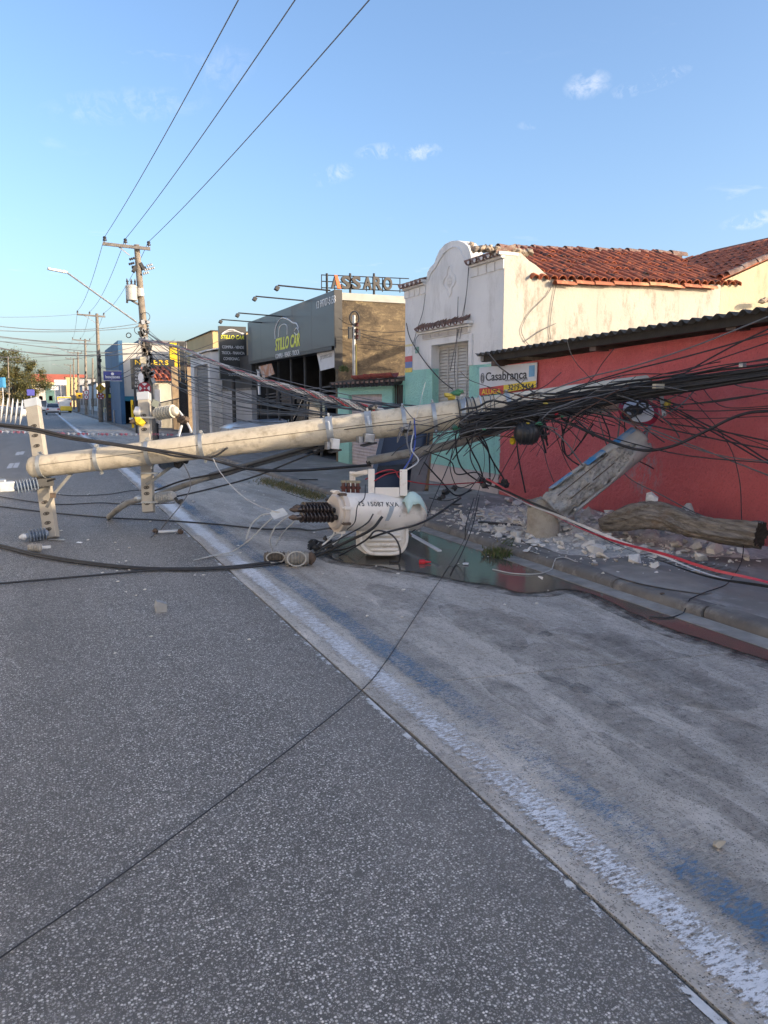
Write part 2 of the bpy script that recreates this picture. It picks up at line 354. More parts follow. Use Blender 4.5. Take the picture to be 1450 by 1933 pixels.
# ---------------------------------------------------------------- ground, road, lane, kerb, pavement
JX, KX, WX = 1.70, 4.79, 7.38      # asphalt joint, kerb face, building line
SWZ = .108
def sheet(name, pts, mat, parent=None, thick=None):
    b = MB(); b.prism([Vector(p) for p in pts], (0, 0, -(thick or .06))); return b.build(name, mat, parent)
b = MB(); b.add([(-1500, -300, -.09), (1500, -300, -.09), (1500, 2500, -.09), (-1500, 2500, -.09)], [(0, 1, 2, 3)])
struct(b.build('ground', DUST))
ys = [-8 + i * .12 for i in range(int(48 / .12))] + [40 + i * 8 for i in range(70)]
b = MB(); edge = [(JX - .018 + .010 * noise.noise(Vector((0, y * 1.7, 3))) + .006 * noise.noise(Vector((0, y * 6, 9))), y, 0) for y in ys]
k = len(ys); vs = edge + [(x, y, -.07) for x, y, z in edge] + [(-5.2, y, 0) for y in ys]
fs = [(i, i + 1, k + i + 1, k + i) for i in range(k - 1)] + [(2 * k + i, 2 * k + i + 1, i + 1, i) for i in range(k - 1)]
b.add(vs, fs); struct(b.build('asphalt_road', ASPHALT))
b = MB(); b.add([(JX - .08, -8, -.05), (KX + .1, -8, -.05), (KX + .1, 600, -.05), (JX - .08, 600, -.05)], [(0, 1, 2, 3)]); struct(b.build('lane_subbase', BLACKJ))
lane = bpy.data.objects.new('concrete_lane', None); COL.objects.link(lane); struct(lane)
def slab(y0, y1, sk=-.155):
    b = MB(); n = max(2, int((y1 - y0) / .15)) if y1 < 45 else 2
    for i in range(n):
        ya, yb = y0 + (y1 - y0) * i / n, y0 + (y1 - y0) * (i + 1) / n
        if i == 0: ya += .006
        if i == n - 1: yb -= .006
        e = lambda y: JX + .012 * noise.noise(Vector((4, y * 1.3, 0)))
        g = lambda x, y: (x, y + sk * (x - JX), 0)
        v = [g(e(ya), ya), g(KX, ya), g(KX, yb), g(e(yb), yb)]
        b.add(v + [(q[0], q[1], -.045) for q in v], [(0, 1, 2, 3), (3, 7, 4, 0)] + ([(0, 4, 5, 1)] if i == 0 else []) + ([(2, 6, 7, 3)] if i == n - 1 else []))
    o = b.build('slab', CONCRETE, lane, fix=False); return o
jy = [-8, -1.6, P(695, 1299, z=0).y, 10.1, 16.2, 22.4, 28.6, 34.8, 41]
for a, c in zip(jy, jy[1:]): slab(a, c)
slab(41, 590, 0)
# painted lines: thin worn films on the lane
def strip(name, x0, x1, y0, y1, z, mat):
    b = MB(); n = int((y1 - y0) / 1.0)
    for i in range(n):
        a, c = y0 + (y1 - y0) * i / n, y0 + (y1 - y0) * (i + 1) / n
        b.add([(x0, a, z), (x1, a, z), (x1, c, z), (x0, c, z)], [(0, 1, 2, 3)])
    return struct(b.build(name, mat, fix=False))
strip('grime_band', 1.98, 2.42, -1, 60, .004, GRIME)
strip('blue_lane_line', 2.0, 2.34, -1, 60, .007, BLUE_PAINT)
strip('white_lane_line', 1.73, 2.01, -1, 420, .010, WHITE_PAINT)
strip('asphalt_edge_paint', JX - .055, JX - .022, -1, 40, .004, EDGE_PAINT)
# gutter, kerb stones
GUT = pm('gutter_cement', (.36, .335, .30), (.20, .185, .165), 5, .35, .7, .85, 0, .4, 60)
b = MB(); b.prism([(KX - .18, -8, .012), (KX, -8, .02), (KX, 60, .02), (KX - .18, 60, .012)], (0, 0, -.03)); struct(b.build('gutter', GUT))
kerb = bpy.data.objects.new('kerb', None); COL.objects.link(kerb); struct(kerb)
b = MB(); prof = [(0, -.05), (0, .065), (.012, .088), (.035, .103), (.06, .109), (.17, .112), (.17, -.05)]
n = len(prof); L0 = 1.06
b.add([(x, 0, z) for x, z in prof] + [(x, L0 - .012, z) for x, z in prof], [(i, (i + 1) % n, n + (i + 1) % n, n + i) for i in range(n)] + [tuple(range(n)), tuple(n + i for i in range(n))[::-1]])
k0 = b.build('kerb_stone', KERB, kerb, smooth=True)
y = P(985, 1050, z=.15).y - 8 * L0; first = True; i = 0
while y < 60:
    o = k0 if first else bpy.data.objects.new('kerb_stone', k0.data)
    if not first: COL.objects.link(o); o.parent = kerb
    o.location = (KX + random.uniform(-.012, .012), y, random.uniform(-.008, .004)); o.rotation_euler = (random.uniform(-.004, .004), 0, random.uniform(-.008, .008)); first = False; y += L0
b = MB(); b.bb(KX, KX + .17, y, 590, -.05, .110); b.build('kerb_stone', KERB, kerb)
# pavement on the building side, one sheet with gentle unevenness, falls to a driveway before the dealership
b = MB(); nx, ny = 10, 120; x0, x1 = KX + .165, WX + .1
vs = []
for j in range(ny + 1):
    yy = -8 + 68 * j / ny
    for i in range(nx + 1):
        xx = x0 + (x1 - x0) * i / nx
        vs.append((xx, yy, SWZ - .004 + (.008 * noise.noise(Vector((xx * 1.2, yy * .9, 0))) if 0 < i < nx else 0)))
b.add(vs, [(j * (nx + 1) + i, j * (nx + 1) + i + 1, (j + 1) * (nx + 1) + i + 1, (j + 1) * (nx + 1) + i) for j in range(ny) for i in range(nx)])
struct(b.build('pavement', SIDEWALK, smooth='all'))
b = MB(); b.bb(x0, 14, 60, 590, -.05, SWZ - .004); struct(b.build('far_pavement', SIDEWALK))
b = MB(); b.bb(-8.2, -5.2, -8, 590, -.05, .14); struct(b.build('opposite_pavement', SIDEWALK))
b = MB(); b.bb(-5.2, -5.05, -8, 590, -.06, .15); struct(b.build('opposite_kerb', KERB))
# cement patch on the pavement, grooved strip
b = MB(); c = P(1230, 1090, z=SWZ)
b.add([c + Vector((.30 * math.cos(t), .62 * math.sin(t) * (1 + .12 * math.sin(3 * t)), .006)) for t in [6.283 * i / 22 for i in range(22)]], [tuple(range(22))])
struct(b.build('cement_patch', pm('patch_cement', (.33, .30, .26), (.25, .23, .20), 6)))
gr = bpy.data.objects.new('grooved_strip', None); COL.objects.link(gr); struct(gr)
for i in range(14):
    b = MB(); q = P(1178 + i * 15, 1036 + i * 3.4, z=SWZ + .004); b.box(q, (.34, .018, .012), Matrix.Rotation(.1, 3, 'Z')); b.build('ridge', KERB, gr)
# puddle by the kerb
pts = [(600, 1040), (655, 1062), (720, 1070), (800, 1083), (870, 1096), (930, 1106), (985, 1118), (1022, 1116), (1060, 1112), (1105, 1118), (1150, 1136), (1200, 1160), (1255, 1184), (1310, 1202), (1380, 1224), (1450, 1246), (1600, 1296),
       (1600, 1275), (1450, 1212), (1330, 1170), (1200, 1128), (1080, 1088), (1000, 1062), (930, 1038), (880, 1022), (840, 1012), (800, 1004), (760, 1002), (700, 1008), (640, 1020)]
g = [P(x, y, z=.005) for x, y in pts]
g = smooth_path(g + [g[0]], 4)[:-1]
def puddle_ring(grow, z, seed):
    c_ = []
    n = len(g)
    for i in range(n):
        t = (g[(i + 1) % n] - g[i - 1]); o_ = Vector((t.y, -t.x, 0)).normalized()
        p = g[i] + o_ * grow; p = Vector((min(p.x, KX - .185), p.y, z)); c_.append(Vector((min(p.x + .03 * noise.noise(p * 4 + Vector((seed, 0, 0))), KX - .183), p.y + .06 * noise.noise(p * 3 + Vector((0, seed, 0))), z)))
    return c_
def film_mat(name, c, rough, lo, hi, amax, sc):
    m, nt, N, L, b = newmat(name); b.inputs['Base Color'].default_value = (*c, 1); b.inputs['Roughness'].default_value = rough
    L.new(math_(nt, 'MULTIPLY', ramp(nt, nz(nt, sc, 6, .7), lo, hi), amax), b.inputs['Alpha']); return m
for nm, gr_, z_, m_ in (('damp_margin', .16, .004, film_mat('damp_outer', (.05, .045, .04), .5, .36, .60, .55, 6)), ('wet_margin', .06, .006, film_mat('damp_inner', (.07, .063, .055), .25, .25, .60, .5, 9)), ('puddle', 0.0, .009, PUDDLE)):
    q = puddle_ring(gr_, z_, gr_ * 40); b = MB(); b.add(q, [tuple(t) for t in tessellate_polygon([q])]); struct(b.build(nm, m_, fix=False))
# old oil and damp stains on the lane, each with its own outline
STAIN = film_mat('oil_stain', (.10, .09, .08), .6, .30, .80, .42, 5)
for (x, y, rx, ry, sd) in ((1150, 1250, .62, .75, 1), (1290, 1480, .10, .55, 2), (930, 1180, .30, .6, 3), (1180, 1360, .14, .9, 4), (760, 1130, .25, .5, 5), (1000, 1330, .12, .5, 6), (1420, 1400, .2, .5, 7), (560, 1000, .5, .9, 8)):
    c = P(x, y, z=.004 + .0005 * sd); q = []
    for i in range(40):
        t = 6.283 * i / 40; k_ = 1 + .45 * noise.noise(Vector((math.cos(t) * 1.5, math.sin(t) * 1.5, sd * 3))) + .2 * noise.noise(Vector((math.cos(t) * 5, math.sin(t) * 5, sd)))
        q.append(Vector((min(max(c.x + rx * k_ * math.cos(t), JX + .05), KX - .2), c.y + ry * k_ * math.sin(t), c.z)))
    b = MB(); b.add(q + [c], [(i, (i + 1) % 40, 40) for i in range(40)]); struct(b.build('lane_stain', STAIN, fix=False))
# white dashes painted on the far lane of the asphalt
for i, (x, y) in enumerate([(20, 879), (31, 878), (34, 856), (42, 855)]):
    q = P(x, y, z=.004); b = MB(); b.add([q + Vector(v) for v in ((-.07, -.9, 0), (.05, -.9, 0), (.07, .9, 0), (-.05, .9, 0))], [(0, 1, 2, 3)])
    struct(b.build('road_dash', pm('dash_paint', (.6, .6, .6), (.45, .45, .45), 9)))
# ---------------------------------------------------------------- near buildings
def stucco(name, c, c2, scar=None):
    m, nt, N, L, b = newmat(name)
    col = mixc(nt, ramp(nt, nz(nt, 1.6, 6, .65), .3, .7), c, c2)
    g = nz(nt, 38, 5, .75)
    col = mixc(nt, math_(nt, 'MULTIPLY', ramp(nt, g, .48, .32), .5), col, tuple(q * .5 for q in c))
    col = mixc(nt, math_(nt, 'MULTIPLY', ramp(nt, nz(nt, 2.2, 8, .8), .52, .72), .45), col, tuple(min(1, q * 1.0 + .12) for q in c))
    gm = nt.nodes.new('ShaderNodeNewGeometry'); sx = nt.nodes.new('ShaderNodeSeparateXYZ'); L.new(gm.outputs['Position'], sx.inputs[0])
    col = mixc(nt, math_(nt, 'MULTIPLY', ramp(nt, nz(nt, 2.4, 6, .7, (1, 1, .10)), .56, .70), .35), col, tuple(q * .5 for q in c))
    # rising damp and street dirt at the foot of the wall
    d = math_(nt, 'MULTIPLY', ramp(nt, math_(nt, 'ADD', sx.outputs[2], math_(nt, 'MULTIPLY', nz(nt, 1.5, 5), .6)), 1.0, .35), .38)
    col = mixc(nt, d, col, tuple(q * .35 for q in c))
    if scar:
        for (y0, z0, ry, rz) in scar:
            dy = math_(nt, 'DIVIDE', math_(nt, 'SUBTRACT', sx.outputs[1], y0), ry); dz = math_(nt, 'DIVIDE', math_(nt, 'SUBTRACT', sx.outputs[2], z0), rz)
            rr = math_(nt, 'ADD', math_(nt, 'MULTIPLY', dy, dy), math_(nt, 'MULTIPLY', dz, dz))
            k = math_(nt, 'MULTIPLY', ramp(nt, rr, 1, .2), ramp(nt, nz(nt, 9, 7, .8, (1, 1.4, .7)), .47, .62))
            col = mixc(nt, math_(nt, 'MULTIPLY', k, .8), col, (.50, .42, .40))
    L.new(col, b.inputs['Base Color']); b.inputs['Roughness'].default_value = .9
    bump(nt, b, math_(nt, 'ADD', g, math_(nt, 'MULTIPLY', nz(nt, 22, 4), .8)), 1.0, .045); return m
q1, q2 = P(1215, 885, X=WX), P(1215, 940, X=WX)
RED = stucco('red_stucco', (.86, .20, .20), (.78, .165, .165), [(q1.y, q1.z, .42, .42), (q2.y, q2.z, .10, .22)])
TEAL = stucco('teal_stucco', (.42, .80, .68), (.46, .83, .70))
def plaster(name, c, dirt, amt=.5):
    m, nt, N, L, b = newmat(name)
    col = mixc(nt, ramp(nt, nz(nt, 1.1, 6, .6), .3, .75), c, tuple(q * .86 for q in c))
    col = mixc(nt, math_(nt, 'MULTIPLY', ramp(nt, nz(nt, 1.8, 8, .78, (1, 1, .35)), .50, .66), amt), col, dirt)
    col = mixc(nt, math_(nt, 'MULTIPLY', ramp(nt, nz(nt, 2.6, 7, .7, (1, 1, .12)), .60, .74), amt * .6), col, dirt)
    col = mixc(nt, math_(nt, 'MULTIPLY', ramp(nt, nz(nt, 7, 7, .8, (1, 1, .5)), .60, .75), amt * .8), col, tuple(q * .6 for q in dirt))
    L.new(col, b.inputs['Base Color']); b.inputs['Roughness'].default_value = .9
    bump(nt, b, nz(nt, 14, 7, .7), .45, .02); return m
WHITEP = plaster('white_plaster', (.76, .74, .715), (.44, .41, .37), .5)
CREAMP = plaster('cream_plaster', (.50, .475, .41), (.20, .175, .14), 1.0)
YELLOWP = plaster('yellow_plaster', (.56, .49, .34), (.30, .26, .18), .7)
PINKP = plaster('pale_base_paint', (.55, .47, .44), (.30, .26, .24), .5)
TIMBER = pm('dark_timber', (.035, .028, .022), (.018, .015, .012), 6, bmp=.4, bsc=30)
FIBRO = pm('fibre_cement', (.10, .10, .098), (.05, .05, .05), 4, rough=.9, bmp=.3)
TILE = pm('clay_tile', (.42, .125, .055), (.24, .060, .030), 5, .35, .68, .85, 0, .5, 40, (1, 1, 1), (.055, .032, .026), 4.5, .52, .62)
TILEG = pm('old_clay_tile', (.26, .15, .12), (.14, .09, .075), 5, rough=.9, bmp=.5, c3=(.34, .30, .26), s3=9)
LOUVRE = pm('louvre_paint', (.56, .54, .50), (.44, .42, .39), 5, rough=.6, c3=(.30, .27, .24), s3=12, lo3=.62, hi3=.8)
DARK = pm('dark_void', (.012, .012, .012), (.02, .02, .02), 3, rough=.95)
STEEL = pm('galvanised_steel', (.42, .43, .44), (.28, .29, .30), 9, rough=.45, metal=.75, c3=(.20, .17, .14), s3=14, lo3=.62, hi3=.8)
BLACKM = pm('black_paint_metal', (.02, .02, .022), (.035, .035, .035), 8, rough=.5)

# --- red walled building with corrugated roof
YC = P(950, 600, X=WX).y                # corner shared with the white house
rb = thing('red_building', (WX, 2.3, 0), 'long low building with rough dark red stucco wall and corrugated roof', 'building')
zt0, zt1 = P(950, 690, X=WX).z, P(1450, 615, X=WX).z
Y1 = P(1450, 615, X=WX).y
slope = (zt1 - zt0) / (Y1 - YC); zt = lambda y: zt0 + slope * (max(y, 5.6) - YC)
b = MB(); Ye = 2.3
nY, nZ = 420, 118; vs = []
for j in range(nZ + 1):
    for i in range(nY + 1):
        yy = YC - .002 - (YC - Ye) * i / nY; z0 = SWZ - .05; zz = z0 + (zt(yy) - z0) * j / nZ
        vs.append((WX - .010 + .006 * noise.noise(Vector((yy * 5, zz * 5, 0))) + .011 * noise.noise(Vector((yy * 15, zz * 19, 4))) + .008 * noise.noise(Vector((yy * 34, zz * 40, 9))), yy, zz))
b.add(vs, [(j * (nY + 1) + i, j * (nY + 1) + i + 1, (j + 1) * (nY + 1) + i + 1, (j + 1) * (nY + 1) + i) for j in range(nZ) for i in range(nY)])
b.prism([(WX + .02, YC - .002, 0), (WX + .02, Ye, 0), (WX + .02, Ye, zt(Ye) - .01), (WX + .02, 5.6, zt(5.6) - .01), (WX + .02, YC - .002, zt0 - .01)], (.18, 0, 0))
b.build('wall', RED, rb, smooth='all')
b = MB(); b.bb(WX + .3, 13.2, Ye, Ye + .18, 0, 2.5); b.build('end_wall', RED, rb)
# eaves: beam, blocks, roof sheet
ze0, ze1 = P(945, 668, X=WX - .35).z, P(1450, 590, X=WX - .35).z
ye0, ye1 = P(945, 668, X=WX - .35).y, P(1450, 590, X=WX - .35).y
sl = (ze1 - ze0) / (ye1 - ye0); ze = lambda y: ze0 + sl * (max(y, 5.6) - ye0)
b = MB(); b.beam((WX - .22, YC + .25, ze(YC + .25) - .02), (WX - .22, 5.6, ze(5.6) - .02), .10, .12, (1, 0, 0)); b.beam((WX - .22, 5.59, ze(5.6) - .02), (WX - .22, Ye - .1, ze(5.6) - .02), .10, .12, (1, 0, 0)); b.build('eaves_beam', TIMBER, rb)
for yy in (YC - .1, P(1145, 650, X=WX).y, P(1410, 605, X=WX).y, 5.2, 3.4):
    b = MB(); b.bb(WX - .24, WX + .5, yy - .07, yy + .07, zt(yy) - .02, ze(yy) - .06); b.build('bracket', pm('weathered_block', (.12, .08, .065), (.06, .045, .04), 6), rb)
b = MB(); per = .177; n = int((YC + .3 - (Ye - .1)) / per * 8)
row = []
for i in range(n + 1):
    yy = YC + .3 - per * i / 8; w = .026 * math.cos(2 * math.pi * i / 8)
    row.append((yy, ze(yy) + .05 + w))
vs = [(WX - .37, y, z) for y, z in row] + [(12.9, y, z - .10) for y, z in row] + [(WX - .37, y, z - .009) for y, z in row] + [(12.9, y, z - .11) for y, z in row]
k = n + 1
b.add(vs, [(i, i + 1, k + i + 1, k + i) for i in range(n)] + [(2 * k + i, 3 * k + i, 3 * k + i + 1, 2 * k + i + 1) for i in range(n)] + [(i, 2 * k + i, 2 * k + i + 1, i + 1) for i in range(n)])
b.build('roof_sheet', FIBRO, rb, smooth='all')
b = MB(); b.bb(WX - .33, WX - .02, YC + .18, YC + .26, ze(YC) - .07, ze(YC) + .01); b.build('fascia_end', WHITEP, rb)

# --- unseen building further back on our side, placed and sized to shade the road
sb = thing('grey_building', (WX, -9, 0), 'unseen plain grey flat-roofed house next to the red walled building, sized to shade the road', 'building')
b = MB(); b.bb(WX, 15, -22, 2.1, 0, 3.2); b.build('wall', WHITEP, sb)
b = MB(); b.bb(WX - .15, 15.2, -22.1, 2.2, 3.2, 3.35); b.build('roof', FIBRO, sb)
for yy in (-16, -11, -6, -1):
    b = MB(); b.bb(WX - .03, WX + .02, yy - .6, yy + .6, 1.2, 2.3); w = b.build('window', BLACKM, sb)
    b = MB(); b.bb(WX - .06, WX + .02, yy - .7, yy + .7, 1.12, 1.195); b.build('sill', KERB, w)

# --- white house with curved gable
wh = thing('white_house', (WX, YC, 0), 'old white house with curved gable front, teal lower wall and tiled roof', 'building')
f2 = lambda x, y: P(x, y, X=WX)
YL = f2(765, 640).y
wt = f2(885, 690).z                      # top of the teal dado
wo = [f2(817, 655), f2(887, 640)]        # shutter opening, top corners
yoL, yoR, zo = wo[0].y, wo[1].y, (wo[0].z + wo[1].z) / 2
zs = 1.28
sil = [(890, 488), (888, 477), (884, 466), (876, 458), (864, 454), (852, 455), (840, 461), (830, 472), (824, 485), (820, 497), (812, 505), (807, 514), (805, 527)]
zc0, zc1 = f2(950, 482).z, f2(765, 545).z
out = [Vector((WX, YC, wt)), Vector((WX, YC, zc0)), Vector((WX, f2(*sil[0]).y, zc0))] + [f2(*q) for q in sil] + [Vector((WX, f2(*sil[-1]).y, zc1)), Vector((WX, YL, zc1)), Vector((WX, YL, wt))]
out += [Vector((WX, yoL, wt)), Vector((WX, yoL, zo)), Vector((WX, yoR, zo)), Vector((WX, yoR, wt))]
b = MB(); b.prism(out, (.26, 0, 0)); b.build('facade', WHITEP, wh)
b = MB(); b.prism([(WX - .004, YC + .001, .46), (WX - .004, YC + .001, wt - .001), (WX - .004, yoR, wt - .001), (WX - .004, yoR, zs), (WX - .004, yoL, zs), (WX - .004, yoL, wt - .001), (WX - .004, YL, wt - .001), (WX - .004, YL, .46)], (.25, 0, 0)); b.build('dado', TEAL, wh)
b = MB(); b.bb(WX - .03, WX + .24, YC + .001, YL, SWZ - .05, .458); b.build('plinth', PINKP, wh)
# shutter: frame, four leaves of slats
xb = WX + .17
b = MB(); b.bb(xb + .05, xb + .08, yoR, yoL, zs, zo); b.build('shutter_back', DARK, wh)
fr = MB(); fr.bb(xb - .03, xb + .05, yoR + .001, yoL - .001, zo - .05, zo - .001); fr.bb(xb - .03, xb + .05, yoR + .001, yoL - .001, zs + .001, zs + .05)
W4 = (yoL - yoR) / 4
for i in range(5): fr.bb(xb - .025, xb + .048, yoR + i * W4 - .018, yoR + i * W4 + .018, zs + .051, zo - .051)
sh = fr.build('shutter_frame', LOUVRE, wh, bevel=.003)
b = MB(); b.box((0, 0, 0), (.014, W4 - .04, .062), Matrix.Rotation(rad(32), 3, 'Y')); ns = 24; sl0 = None
for i in range(4):
    for j in range(ns):
        zz = zs + .085 + j * (zo - zs - .16) / (ns - 1)
        M = Matrix.Translation((xb + .005, yoR + (i + .5) * W4, zz)) @ Matrix.Rotation(random.uniform(-.02, .02), 4, 'X')
        if sl0 is None: sl0 = b.build('slat', LOUVRE, sh, local=True); sl0.matrix_local = Matrix.Translation(-ORG[sh.name]) @ M
        else: place('slat', sl0.data, sh, M)
# window surround + eyebrow cornice
b = MB()
for (a, c) in ((yoR - .13, yoR - .001), (yoL + .001, yoL + .13)): b.bb(WX - .035, WX + .01, a, c, wt + .001, zo + .12)
b.bb(WX - .035, WX + .01, yoR, yoL, zo, zo + .12)
b.build('surround', WHITEP, wh, bevel=.006)
cL, cR = f2(795, 622), f2(893, 603)
zc = f2(840, 612).z; yA, yB = cR.y - .02, cL.y + .02
b = MB(); b.bb(WX - .03, WX + .01, yA + .1, yB - .1, zo + .14, zc - .09)
b.bb(WX - .15, WX + .01, yA, yB, zc - .085, zc - .03); b.bb(WX - .10, WX + .01, yA + .04, yB - .04, zc - .13, zc - .09); b.build('cornice', WHITEP, wh, bevel=.008)
for i in range(5):
    w = (yB - yA - .3) / 5; y0 = yA + .15 + i * w; b = MB(); b.bb(WX - .042, WX - .028, y0 + .012, y0 + w - .012, zo + .16, zc - .15); b.build('frieze_panel', pm('aged_plaster', (.50, .46, .42), (.40, .36, .33), 6), wh)
def tile_mesh(L, r0, r1, n=7, th=.012, arc=190):
    b = MB(); vs = []
    for (l, r) in ((0, r0), (L, r1)):
        for rr in (r, r - th):
            for j in range(n): t = rad(-5 + arc * j / (n - 1) - (arc - 180) / 2 + 5); vs.append((l, -math.cos(t) * rr, math.sin(t) * rr))
    fs = []
    for j in range(n - 1): fs += [(j, j + 1, 2 * n + j + 1, 2 * n + j), (n + j + 1, n + j, 3 * n + j, 3 * n + j + 1), (j, n + j, n + j + 1, j + 1), (2 * n + j + 1, 3 * n + j + 1, 3 * n + j, 2 * n + j)]
    fs += [(0, 2 * n, 3 * n, n), (n - 1, 2 * n - 1, 4 * n - 1, 3 * n - 1)]
    b.add(vs, fs); return b
def tiles(parent, frames, mesh_b, mat, name='tile'):
    first = None
    for M in frames:
        if first is None: first = mesh_b.build(name, mat, parent, smooth=True, local=True); first.matrix_local = Matrix.Translation(-ORG.get(parent.name, Vector())) @ M
        else: place(name, first.data, parent, M)
def frame(o, d, side, jit=0):
    d = Vector(d).normalized(); side = Vector(side).normalized(); n = d.cross(side).normalized(); side = n.cross(d)
    M = Matrix((d, side, n)).transposed().to_4x4(); M.translation = Vector(o)
    if jit: M = M @ Matrix.Rotation(random.uniform(-jit, jit), 4, 'Z') @ Matrix.Rotation(random.uniform(-jit, jit), 4, 'Y')
    return M
tm = tile_mesh(.24, .078, .062)
nt_ = 9; tiles(wh, [frame((WX - .20, yA + .05 + (yB - yA - .1) * (i + .5) / nt_, zc - .02), (1, 0, .55), (0, -1, 0), .06) for i in range(nt_)], tm, TILEG)
# shoulder cornices: frieze, ledge, tiles
for (ya, yb_, zz) in ((YC - .02, f2(890, 500).y, zc0), (f2(805, 535).y, YL + .03, zc1)):
    b = MB(); b.bb(WX - .12, WX + .27, ya, yb_, zz, zz + .055); b.bb(WX - .07, WX + .01, ya + .01, yb_ - .01, zz - .05, zz - .002); b.build('cornice', WHITEP, wh, bevel=.008)
    n = 4
    for i in range(n):
        w = (yb_ - ya) / n; b = MB(); b.bb(WX - .022, WX + .004, ya + i * w + .02, ya + (i + 1) * w - .012, zz - .22, zz - .065); b.build('frieze_panel', WHITEP, wh)
    n = 5; tiles(wh, [frame((WX - .17, ya + (yb_ - ya) * (i + .5) / n, zz + .06), (1, 0, .30), (0, -1, 0), .07) for i in range(n)], tile_mesh(.42, .10, .08), TILEG)
# gable moulding line, medallion
mold = [f2(x, y) + Vector((-.004, 0, 0)) for x, y in [(880, 492), (874, 484), (868, 470), (858, 466), (848, 470), (838, 479), (830, 492), (822, 506), (814, 516), (809, 530)]]
b = MB(); b.tube(smooth_path(mold, 5), .018, 6); b.build('gable_moulding', WHITEP, wh, smooth=True)
mc = f2(849, 531); b = MB(); ring = []
for i in range(49):
    t = 2 * math.pi * i / 48; r = .20 + .045 * math.cos(4 * t); ring.append(mc + Vector((-.002, math.cos(t) * r, math.sin(t) * r * 1.18)))
b.tube(ring, .016, 6)
for t0 in (0, math.pi / 3, 2 * math.pi / 3): b.tube([mc + Vector((-.002, math.cos(t0) * .10, math.sin(t0) * .10)), mc - Vector((.002, math.cos(t0) * .10, math.sin(t0) * .10))], .010, 5)
for k2 in (0, 1):
    b.tube([mc + Vector((-.002, math.cos(q) * .11, math.sin(q) * .12)) for q in [math.pi / 2 + math.pi * k2 + 2 * math.pi * i / 3 for i in range(4)]], .010, 5)
b.build('medallion', WHITEP, wh, smooth=True)
# crumbling top of the gable return
b = MB()
for i in range(46):
    t = i / 45; x = 876 + 124 * t; y = 462 + 12 * t + random.uniform(-3, 3); q = P(x, y, X=WX + .12 + 0 * t) if x < 893 else P(x, y + 4, Y=YC + .15 + random.uniform(-.05, .1))
    b.rock(q, random.uniform(.05, .09), i, 1, (1, 1, .8))
cc = b.build('crumbled_coping', pm('crumbled_mortar', (.42, .34, .25), (.22, .18, .14), 9, bmp=.6, c3=(.40, .16, .08), s3=6, lo3=.58), wh); cc['kind'] = 'stuff'
# side wall
sw = [P(x, y, Y=YC) for x, y in [(951, 474), (984, 478), (998, 492), (1012, 501), (1024, 512), (1042, 527), (1120, 531), (1250, 534), (1352, 538)]]
g2 = P(1362, 532, Y=YC - .006)
pl = [Vector((WX + .003, YC - .004, 2.2))] + [Vector((max(q.x, WX + .003), YC - .004, q.z)) for q in sw] + [Vector((g2.x, YC - .004, g2.z)), Vector((g2.x, YC - .004, 2.2))]
b = MB(); b.prism(pl, (0, .0035, 0)); b.prism([Vector((max(q.x, WX + .262), YC, q.z - .002)) for q in pl], (0, .22, 0)); b.build('side_wall', CREAMP, wh)
# main roof
ev = P(1200, 531, Y=YC - .06); YR = YC + 2.15; rdg = P(1200, 478, Y=YR)
e0_, e1_ = P(1042, 529, Y=YC - .06), P(1360, 539, Y=YC - .06); r0_, r1_ = P(935, 470, Y=YR), P(1385, 485, Y=YR)
evz = lambda x: e0_.z + (e1_.z - e0_.z) * (x - e0_.x) / (e1_.x - e0_.x)
rdz = lambda x: r0_.z + (r1_.z - r0_.z) * (x - r0_.x) / (r1_.x - r0_.x)
rs = Vector((0, YR - ev.y, rdg.z - ev.z)); SL = rs.length; rsd = rs.normalized(); nrm = Vector((1, 0, 0)).cross(rsd)
xr0, xr1 = P(990, 500, Y=YC).x, P(1385, 500, Y=YC).x + .3
xw = P(942, 475, Y=YR).x; xv = P(1003, 505, Y=YC).x
b = MB(); b.prism([(xv, ev.y + .10, evz(xv) - .03), (xr1, ev.y + .10, evz(xr1) - .03), (xr1, YR, rdz(xr1) - .07), (xw, YR, rdz(xw) - .07)], nrm * -.05)
b.prism([(xw, YR, rdz(xw) - .07), (xr1, YR, rdz(xr1) - .07), (xr1, YR + 2.0, evz(xr1)), (xw, YR + 2.0, evz(xw))], (0, 0, -.05))
roof = b.build('roof', TILE, wh)
fr_ = []; rows = 6; pitch = .185; nc = int((xr1 - xr0) / pitch)
for c in range(-2, nc):
    for r in range(rows):
        x = xr0 + c * pitch; l = SL * r / rows
        if x < P(1000, 505, Y=YC).x + (P(940, 476, Y=YR).x - P(1000, 505, Y=YC).x) * (r + .5) / rows: continue
        rv = Vector((0, YR - ev.y, rdz(x) - evz(x))); fr_.append(frame(Vector((x, ev.y, evz(x))) + rv * ((r - .05) / rows) + nrm * (.010 + random.uniform(0, .016)) + Vector((random.uniform(-.014, .014), 0, 0)), rv, (-1, 0, 0), .045))
tiles(roof, fr_, tile_mesh(SL / rows + .07, .085, .068), TILE)
fr_ = []
xq = P(938, 470, Y=YR).x
for i in range(12): fr_.append(frame(Vector((xq + i * .41, YR - .02, rdz(xq + i * .41) - .02 + random.uniform(0, .02))), (1, 0, 0), (0, 1, 0), .02))
tiles(roof, fr_, tile_mesh(.44, .12, .10), TILEG, 'ridge_tile')
fr_ = []
for i in range(9): fr_.append(frame(Vector((P(1042, 527, Y=YC).x + i * .42, ev.y - .03, evz(P(1042, 527, Y=YC).x + i * .42) - .05 + random.uniform(-.012, .012))), (1, 0, .01), (0, 1, 0), .03))
tiles(roof, fr_, tile_mesh(.44, .07, .06), pm('pale_edge_tile', (.52, .26, .13), (.36, .12, .06), 1.4, .45, .55), 'edge_tile')
